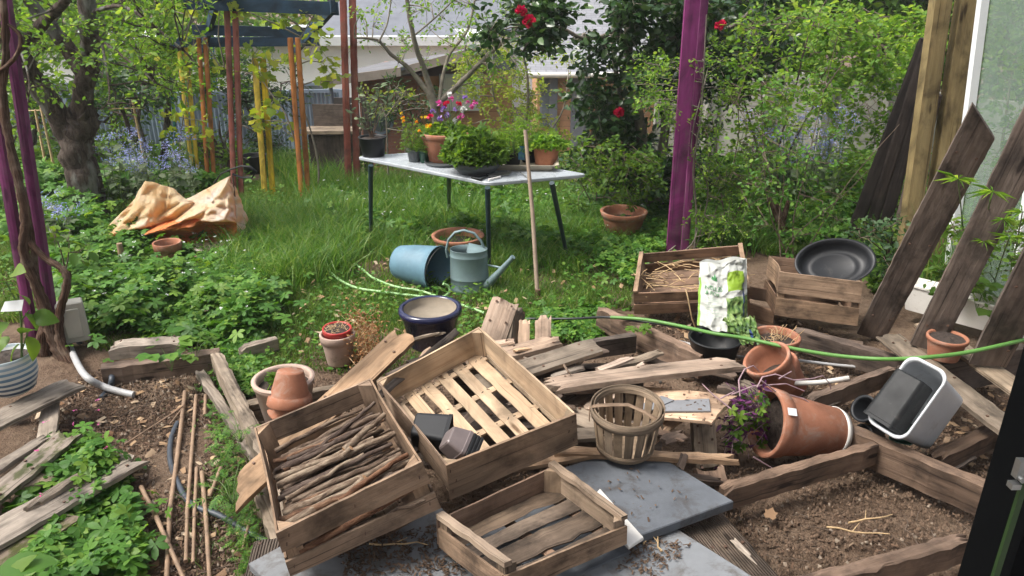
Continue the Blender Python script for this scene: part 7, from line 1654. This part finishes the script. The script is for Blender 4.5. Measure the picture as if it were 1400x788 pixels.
# grey tub with its pots
def tub():
    E_ = (-304.7, 4.9, -60.5); Rm = Matrix.Rotation(R(E_[2]), 3, 'Z') @ Matrix.Rotation(R(E_[1]), 3, 'Y') @ Matrix.Rotation(R(E_[0]), 3, 'X')
    c = Vector((1.865, 2.93, .327)); hx_, hy_, hz_ = .092, .172, .17; m = Matrix.Translation(c) @ Rm.to_4x4()
    t = thing('grey_tub', 'pale grey rectangular plastic tub tipped on its side holding black pots', 'tub'); place(t, m)
    mb = MB(); rg = [(.80, .86, -hz_, .03), (.84, .89, -hz_+.012, .045), (.97, .98, hz_-.02, .05), (.975, .985, hz_-.016, .05), (1.06, 1.05, hz_-.014, .055), (1.08, 1.06, hz_-.004, .055), (1.06, 1.045, hz_+.004, .05), (.97, .98, hz_+.002, .05), (.94, .96, hz_-.015, .05), (.80, .86, -hz_+.02, .04)]
    slabring(mb, [[(x, y, z) for x, y in rrect(hx_*a, hy_*b, r, 7)] for a, b, z, r in rg], Matrix.Identity(4)); o = mb.build('tub_body', 'grey_plastic', t, local=True)
    for p_ in o.data.polygons: p_.use_smooth = True
    X, Yv, Z = (m.to_3x3() @ Vector(v) for v in ((1, 0, 0), (0, 1, 0), (0, 0, 1)))
    sqpot('large square black pot inside the tipped grey tub', None, m @ Vector((-.035, .095, .125)), -Yv, Z, .078, .070, .25, 'black_plastic')
    b = m @ Vector((-.04, -.14, .13)); pot('round black pot sliding out of the tipped grey tub', None, 0, 0, 'black_smooth', base=P(1205, 572, .16), axis=(-.75, -.25, .5), h=.15, rt=.062, rb=.048, rim=0, soil=0, name='plastic_pot', cat='plant pot')
    pot('crushed black pot beside the round one under the grey tub', None, 0, 0, 'black_plastic', base=P(1200, 592, .09), axis=(-.8, -.4, .2), h=.11, rt=.045, rb=.04, rim=0, soil=0, name='plastic_pot', cat='plant pot')
    sqpot('small dark green tray leaning on the lower rim of the grey tub', None, P(1232, 592, .16), (-.35, -.75, .45), (0, 0, 1), .05, .042, .05, 'green_plastic', name='seed_tray')
tub()

# ================================================================== COMPOST BAG
def bag():
    m, n, l, b = newmat('printed_bag'); tc = n.new('ShaderNodeTexCoord'); sp = n.new('ShaderNodeSeparateXYZ'); l.new(tc.outputs['UV'], sp.inputs[0])
    def rng_(sock, a, c):
        g = n.new('ShaderNodeMath'); g.operation = 'GREATER_THAN'; g.inputs[1].default_value = a; l.new(sock, g.inputs[0]); h = n.new('ShaderNodeMath'); h.operation = 'LESS_THAN'; h.inputs[1].default_value = c; l.new(sock, h.inputs[0])
        q = n.new('ShaderNodeMath'); q.operation = 'MULTIPLY'; l.new(g.outputs[0], q.inputs[0]); l.new(h.outputs[0], q.inputs[1]); return q.outputs[0]
    def bx(a, c, d_, e): q = n.new('ShaderNodeMath'); q.operation = 'MULTIPLY'; l.new(rng_(sp.outputs[0], a, c), q.inputs[0]); l.new(rng_(sp.outputs[1], d_, e), q.inputs[1]); return q.outputs[0]
    g1 = nz(n, l, tc.outputs['UV'], 14, 4)
    photo = ramp(n, l, g1, [(.35, (.02, .05, .015)), (.5, (.08, .15, .03)), (.66, (.20, .27, .09)), (.75, (.33, .36, .28))])
    c = mixc(n, l, bx(.53, .90, .56, .83), (.37, .38, .35), (.17, .27, .02)); c = mixc(n, l, bx(.50, 1.1, .0, .47), c, photo); c = mixc(n, l, bx(-.1, .035, .0, .75), c, (.16, .30, .02)); c = mixc(n, l, bx(.86, .90, .2, .66), c, (.02, .04, .12))
    for k_ in range(9): c = mixc(n, l, bx(.1, .42-.05*(k_ % 3), .44-.033*k_, .447-.033*k_), c, (.25, .33, .25))
    l.new(c, b.inputs['Base Color']); b.inputs['Roughness'].default_value = .45; b.inputs['Specular IOR Level'].default_value = .3
    A_ = [PD(957, 358, 4.52), PD(1021, 352, 4.52), PD(1022, 450, 4.36), PD(953, 445, 4.36)]
    def S(u, v, side=0):   # v: 1 top .. 0 bottom
        p = A_[3].lerp(A_[2], u).lerp(A_[0].lerp(A_[1], u), v); nn = Vector((0, -1, .15)).normalized()
        bulge = .07*math.sin(PI*min(1, max(0, u)))*(1-.7*v)+.012
        q = Vector((u*3.1, v*4.3, 0)); cr = .035*(1-abs(noise.noise(q*1.2))*2)+.018*(1-abs(noise.noise(q*2.7+Vector((3, 1, 2))))*2)+.007*(1-2*abs(noise.noise(q*6)))
        edge = min(1, 8*min(u, 1-u))
        if side: return p-nn*(bulge*.5+.01)*edge+Vector((.0, 0, .008*math.sin(u*11)*v))
        return p+nn*((bulge+cr*.55)*edge)+Vector((.006*noise.noise(q*2), 0, .008*math.sin(u*11)*v+.012*noise.noise(q*1.5)))
    t = thing('compost_bag', 'crumpled white and green printed compost bag leaning against the dark crate', 'bag', (A_[2]+A_[3])/2)
    nu, nv = 46, 64; mb = MB()
    for side in (0, 1):
        v = [S(i/nu, j/nv, side) for j in range(nv+1) for i in range(nu+1)]; f = []; uv = []
        for j in range(nv):
            for i in range(nu):
                a = j*(nu+1)+i; q = (a, a+1, a+nu+2, a+nu+1); uvq = [((k % (nu+1))/nu, (k//(nu+1))/nv) for k in q]
                if side: q = q[::-1]; uvq = [(.02, .9)]*4
                f.append(q); uv.append(uvq)
        mb.add(v, f, uv, 0, True)
    mb.build('bag_body', m, t)
    # shiny loose tail of plastic at the foot
    mb = MB(); nu2, nv2 = 26, 22; v = []; f = []; c1 = P(1005, 462, .22); 
    for j in range(nv2+1):
        for i in range(nu2+1):
            u, w_ = i/nu2, j/nv2; p = PD(985, 432, 4.3).lerp(PD(1030, 430, 4.3), u).lerp(PD(1012, 468, 4.15).lerp(PD(1038, 466, 4.15), u), w_); q = Vector((u*4, w_*4, 3)); p += Vector((0, -.05*(1-2*abs(noise.noise(q*1.3)))-.02*noise.noise(q*4), .02*noise.noise(q*2))); v.append(p)
    for j in range(nv2):
        for i in range(nu2): a = j*(nu2+1)+i; f.append((a, a+nu2+1, a+nu2+2, a+1))
    mb.add(v, f, [[(.6+.4*((k % (nu2+1))/nu2), .1+.2*(k//(nu2+1))/nv2) for k in q] for q in f], 0, True); mb.build('loose_tail', m, t)
    # printed words, mapped on the bag surface
    def words(s, u0, v0, hgt, asp, mat, ncr=1):
        cu = bpy.data.curves.new('w', 'FONT'); cu.body = s; cu.size = 1; o = bpy.data.objects.new('w', cu); col.objects.link(o); bpy.context.view_layer.update()
        me = bpy.data.meshes.new_from_object(o.evaluated_get(bpy.context.evaluated_depsgraph_get())); bpy.data.objects.remove(o)
        vs = []
        for q in me.vertices:
            u = u0+q.co.x*hgt*asp; w_ = v0+q.co.y*hgt; p = S(u, w_); p2 = p+(CAM-p).normalized()*.006; vs.append(tuple(p2))
        mb = MB(); mb.add(vs, [tuple(p.vertices) for p in me.polygons]); mb.build('printed_words', mat, t)
    M['print_green'] = plain('print_green', (.04, .20, .06), .5, .05, 5, None, 0, bm=0)
    words('NELLES', .08, .575, .085, 1.3, 'print_green'); words('& POS', .10, .495, .075, 1.3, 'print_green')
    # leaf emblem on the front
    mb = MB()
    for a0, l_ in ((90, .10), (55, .08), (125, .08), (20, .05), (160, .05)):
        a = R(a0); d_ = (math.cos(a)*1.25, math.sin(a)); nn = (-d_[1]*.3, d_[0]*.3); pts = [(.27, .72), (.27+d_[0]*l_*.5+nn[0]*l_*.6, .72+d_[1]*l_*.5+nn[1]*l_*.6), (.27+d_[0]*l_, .72+d_[1]*l_), (.27+d_[0]*l_*.5-nn[0]*l_*.6, .72+d_[1]*l_*.5-nn[1]*l_*.6)]
        v = [S(*q) for q in pts]; v = [q+(CAM-q).normalized()*.007 for q in v]; mb.add(v, [(0, 3, 2, 1)])
    mb.build('leaf_emblem', 'print_green', t)
bag()

# ================================================================== BLACK DOOR FRAME beside the camera
t = thing('door_frame', 'black door frame with a metal latch close to the camera at the right edge', 'door frame', (.6, .6, .0))
q = PY(1309, 788, .67); x0 = q.x
M['black_frame'] = plain('black_frame_paint', (.004, .0045, .005), .85, .2, 4, None, 0, bm=0, spec=.06)
M['dark_frame'] = plain('dark_frame_paint', (.007, .007, .008), .85, .2, 4, None, 0, bm=0, spec=.08)
for x, y, wd, dp, nm, mt in ((x0, .60, .030, .07, 'outer_stile', 'black_frame'), (x0+.030, .615, .010, .05, 'rubber_seal', 'dark_frame'), (x0+.040, .60, .028, .07, 'inner_stile', 'black_frame'), (x0+.068, .62, .30, .05, 'door_leaf', 'dark_frame')):
    mb = MB(); box(mb, (x+wd/2, y+dp/2, 1.35), (wd, dp, 2.7)); mb.build(nm, mt, t)
q = PY(1378, 735, .597); mb = MB(); box(mb, (q.x, .598, 1.35), (.006, .004, 2.6)); mb.build('green_reflection', plain('green_reflection', (.02, .05, .012), .5, .2, 5, None, 0, bm=0), t)  # green reflection on the frame, painted as a thin coloured strip
q = PY(1391, 650, .597); lx, lz = q.x, q.z; mb = MB(); box(mb, (lx, .597, lz+.008), (.007, .008, .020)); box(mb, (lx-.002, .595, lz-.010), (.009, .008, .006)); tube(mb, [(lx, .60, lz), (lx, .588, lz)], .003, 10); mb.build('latch', 'steel', t)
if 0: mb = MB(); box(mb, (x0+.058, .594, 1.72), (.012, .012, .05)); box(mb, (x0+.055, .588, 1.66), (.016, .012, .012)); tube(mb, [(x0+.055, .60, 1.66), (x0+.055, .575, 1.66)], .006, 10); mb.build('latch', 'steel', t)

# ================================================================== loose litter on the soil (uncountable: stuff)
def litter(name, polys, mat, s0, s1, z0=.0, flat=.25, asp=3.):
    V = []; F_ = []; o = 0; Vs = []; Fs = []
    for px, n_, zz in polys:
        q = scatter([(P(a_, b_, zz).x, P(a_, b_, zz).y) for a_, b_ in px] if zz > .1 else wpoly(px), n_); n_ = len(q); L__ = rng.uniform(s0, s1, n_); a = rng.uniform(0, 2*PI, n_); tl = rng.normal(size=n_)*.35
        dx = np.stack([np.cos(a)*np.cos(tl), np.sin(a)*np.cos(tl), np.sin(tl)], 1); dy = np.stack([-np.sin(a), np.cos(a), rng.normal(size=n_)*.3], 1); dz = np.cross(dx, dy)
        c = np.concatenate([q, (gz(q)+zz+rng.uniform(0, .012, n_))[:, None]], 1)
        hx_ = L__[:, None]*dx*.5; hy_ = L__[:, None]*dy*.5/asp; hz_ = L__[:, None]*dz*.5/asp*flat
        vs = np.stack([c-hx_-hy_*.6, c+hx_*.9-hy_, c+hx_*1.1+hy_*.7, c-hx_*.8+hy_, c+hz_*2], 1); Vs.append(vs.reshape(-1, 3))
        Fs.append((np.array([(0, 1, 4), (1, 2, 4), (2, 3, 4), (3, 0, 4)])[None]+(np.arange(n_)*5)[:, None, None]).reshape(-1, 3)+o); o += n_*5
    ob = npmesh(name, np.concatenate(Vs), np.concatenate(Fs), mat); ob['kind'] = 'stuff'
def islemat(name, cols, rough=.9):
    m, n, l, b = newmat(name); ge = n.new('ShaderNodeNewGeometry'); c = ramp(n, l, ge.outputs['Random Per Island'], [(i/(len(cols)-1), q) for i, q in enumerate(cols)]); l.new(c, b.inputs['Base Color']); b.inputs['Roughness'].default_value = rough; b.inputs['Specular IOR Level'].default_value = .2; return m
M['chips'] = islemat('bark_chips', [(.04, .025, .017), (.10, .06, .04), (.16, .10, .065), (.08, .048, .033), (.22, .155, .105), (.055, .035, .025)])
M['clods'] = islemat('soil_clods', [(.06, .04, .028), (.10, .066, .044), (.15, .10, .068), (.08, .053, .036)])
M['pebble'] = islemat('pale_pebbles', [(.16, .12, .09), (.26, .21, .16), (.2, .15, .11)])
soilL = [(135, 505), (290, 490), (300, 560), (350, 660), (370, 800), (190, 820), (180, 700), (60, 640), (40, 560)]
soilR = [(980, 640), (1180, 600), (1340, 690), (1360, 830), (1040, 830)]; soilR2 = [(860, 420), (1060, 430), (1260, 500), (1420, 560), (1400, 700), (1200, 620), (1000, 520)]; soilM = [(300, 480), (900, 440), (1000, 520), (1050, 830), (350, 830), (330, 600)]
litter('bark_chip_litter', [(soilL, 8000, .0), (soilR, 350, .0), (soilR2, 4500, .0), (soilM, 5000, .0)], 'chips', .006, .030)
litter('soil_clods', [(soilL, 5000, .0), (soilR, 3200, .0), (soilR2, 6000, .0), (soilM, 4000, 0)], 'clods', .004, .016, flat=1.6, asp=1.4)
litter('small_pebbles', [(soilL, 420, .006), (soilR, 160, .004), (soilR2, 120, .004)], 'pebble', .006, .02, flat=1.2, asp=1.4)
M['deadleaf'] = islemat('dead_leaves', [(.25, .15, .08), (.4, .28, .17), (.16, .09, .05), (.5, .4, .28)])
litter('dead_leaf_litter', [([(320, 350), (520, 350), (600, 420), (560, 480), (420, 500), (360, 430)], 130, .03), ([(560, 330), (860, 330), (860, 420), (620, 440)], 90, .03), (soilL, 160, .01), (soilR2, 300, .01)], 'deadleaf', .02, .06, asp=1.7)
litter('debris_on_slabs', [([(870, 730), (945, 745), (900, 790), (840, 780)], 260, .208), ([(860, 640), (960, 680), (890, 720), (800, 680)], 40, .258), ([(460, 740), (600, 720), (640, 790), (470, 790)], 900, .208), ([(900, 520), (990, 540), (980, 580), (900, 575)], 60, .34)], 'clods', .004, .022, asp=2.5)
def twiglitter():
    rs = random.Random(77); mb = MB()
    for px, n_ in ((soilL, 150), (soilR2, 120), (soilR, 26), (soilM, 60)):
        q = scatter(wpoly(px), n_)
        for x, y in q:
            l = rs.uniform(.04, .22); a = rs.uniform(0, 6.28); p = Vector((x, y, .012)); e = p+Vector((l*math.cos(a), l*math.sin(a), rs.uniform(0, .03))); tube(mb, [p, p.lerp(e, .5)+Vector((rs.gauss(0, .01), rs.gauss(0, .01), .01)), e], [rs.uniform(.0015, .004), .001], 4, cap=False)
    o = mb.build('twig_litter', 'twig'); o['kind'] = 'stuff'
twiglitter()

def splinters():
    rs = random.Random(55)
    for i, (x, y, z) in enumerate(((700, 480, .45), (735, 505, .40), (770, 545, .36), (805, 478, .40), (838, 508, .37), (660, 495, .43), (845, 540, .36), (720, 545, .36), (905, 515, .30), (870, 612, .27), (930, 640, .27), (780, 512, .42), (950, 520, .30), (575, 490, .42), (640, 462, .42))):
        p = P(x, y, z); an = rs.uniform(0, 6.28); l = rs.uniform(.05, .13); q = p+Vector((math.cos(an)*l, math.sin(an)*l, rs.uniform(-.01, .03)))
        board('wood_splinter', 'small wood splinter among the broken boards of the pile', p, q, rs.uniform(.012, .035), rs.uniform(.006, .014), rs.choice(('plank_pink', 'plank_pale', 'plank_brown', 'plank_grey')), (.02, .03), roll=rs.uniform(-40, 40), K=5, cat='splinter', group='wood splinters in the pile')
splinters()

def haze():
    me = bpy.data.meshes.new('haze'); x0, x1, y0, y1, z0, z1 = -60, 60, -8, 62, -3.6, 12.5
    v = [(x, y, z) for z in (z0, z1) for y in (y0, y1) for x in (x0, x1)]
    me.from_pydata(v, [], [(0, 2, 3, 1), (4, 5, 7, 6), (0, 1, 5, 4), (1, 3, 7, 5), (3, 2, 6, 7), (2, 0, 4, 6)])
    m = bpy.data.materials.new('haze_air'); m.use_nodes = True; n = m.node_tree.nodes; n.clear(); o = n.new('ShaderNodeOutputMaterial'); p = n.new('ShaderNodeVolumePrincipled')
    p.inputs['Density'].default_value = .0018; p.inputs['Color'].default_value = (.93, .96, 1, 1); p.inputs['Anisotropy'].default_value = .2; m.node_tree.links.new(p.outputs[0], o.inputs['Volume'])
    me.materials.append(m); ob = bpy.data.objects.new('haze', me); col.objects.link(ob); ob['kind'] = 'stuff'
haze()

def dead_twigs():
    rs = random.Random(91)
    for i, (x, y, z, l, an, lab) in enumerate(((880, 745, .212, .16, .9, 'dark twig lying on the pale slab right of the shallow crate'), (905, 755, .212, .12, 2.2, 'second dark twig on the pale slab'), (868, 720, .212, .10, 1.4, 'short curved twig beside the corner of the shallow crate'), (1130, 722, .09, .24, .12, 'bleached branching twig lying in the front of the dirt pit'), (1160, 716, .09, .20, .35, 'thin bleached twig beside the branching one in the dirt pit'), (505, 745, .212, .22, .25, 'straight pale stick on the dirty slab below the stick crate'), (640, 740, .212, .16, -.5, 'thin brown twig between the stick crate and the shallow crate'))):
        p = P(x, y, z); mb = MB(); pts = [p]
        for k in range(5): an += rs.gauss(0, .25); pts.append(pts[-1]+Vector((math.cos(an)*l/5, math.sin(an)*l/5, rs.uniform(-.003, .006))))
        for q in pts: q.z = max(q.z, z+.004)
        tube(mb, pts, [.0045, .002], 6, lump=.2); s_ = pts[2]+Vector((math.cos(an+.8)*l*.25, math.sin(an+.8)*l*.25, .01)); tube(mb, [pts[2], s_], [.0025, .0012], 5)
        tag(mb.build('fallen_twig', 'straw' if 'bleach' in lab or 'pale' in lab else 'twig', origin=p), lab, 'twig', 'single twigs lying about')
    p = P(1052, 708, .06); t = tag(npmesh('dead_leaf', *leafarr(np.array([tuple(p)]), np.array([(.3, .5, .35)]), np.array([.05]), 'vine', upw=.95), 'deadleaf'), 'single pale curled dead leaf lying on the soil of the pit', 'dead leaf')
dead_twigs()

def more_boards():
    rs = random.Random(404); L0 = [('short grey board end %s', 'plank_grey'), ('broken brown board %s', 'plank_brown'), ('pale broken board %s', 'plank_pale'), ('pinkish split board %s', 'plank_pink')]
    spec = [((700, 530, .36), (790, 556, .32), .08, 'plank_brown', 'brown broken board below the right corner of the pale crate'), ((830, 500, .36), (905, 478, .34), .05, 'plank_grey', 'grey splintered batten behind the large timber plank'), ((870, 488, .30), (935, 500, .28), .06, 'plank_dark', 'dark splintered piece near the hollow of the rotten beam'),
            ((650, 470, .42), (705, 462, .46), .06, 'plank_pink', 'pale split piece between the tilted block and the crate'), ((800, 560, .31), (845, 528, .37), .07, 'plank_pale', 'orange brown broken end behind the basket rim'), ((890, 600, .27), (935, 560, .30), .05, 'plank_pale', 'splintered orange brown end under the wide pale board'),
            ((760, 548, .36), (700, 500, .40), .06, 'plank_grey', 'greyish slat half hidden under the large timber plank'), ((905, 640, .265), (990, 655, .12), .06, 'plank_brown', 'rotten brown piece leaning from the slab to the soil'), ((1010, 520, .10), (1060, 545, .10), .05, 'plank_grey', 'short grey piece on the soil left of the tilted pots'),
            ((940, 500, .12), (1010, 512, .16), .07, 'plank_dark', 'dark board end under the hole of the large timber plank'), ((545, 470, .36), (610, 452, .46), .05, 'plank_grey', 'grey batten behind the upper end of the diagonal plank'), ((612, 478, .42), (650, 455, .46), .04, 'plank_brown', 'little brown post end standing beside the navy pot'),
            ((1150, 545, .10), (1110, 560, .10), .03, 'plank_grey', 'small grey stick of wood beside the round black pot'), ((1290, 640, .08), (1330, 620, .10), .05, 'plank_dark', 'dark chip of timber below the short rotten beam'), ((120, 640, .15), (30, 700, .13), .04, 'plank_grey', 'thin grey splinter board lying on the widest left board')]
    for a, b, w_, mt, lab in spec:
        board('broken_board', lab, a, b, w_, rs.uniform(.014, .028), mt, (rs.uniform(.02, .06), rs.uniform(.02, .06)), roll=rs.uniform(-14, 14), warp=.008, edge=.007, cat='board')
more_boards()
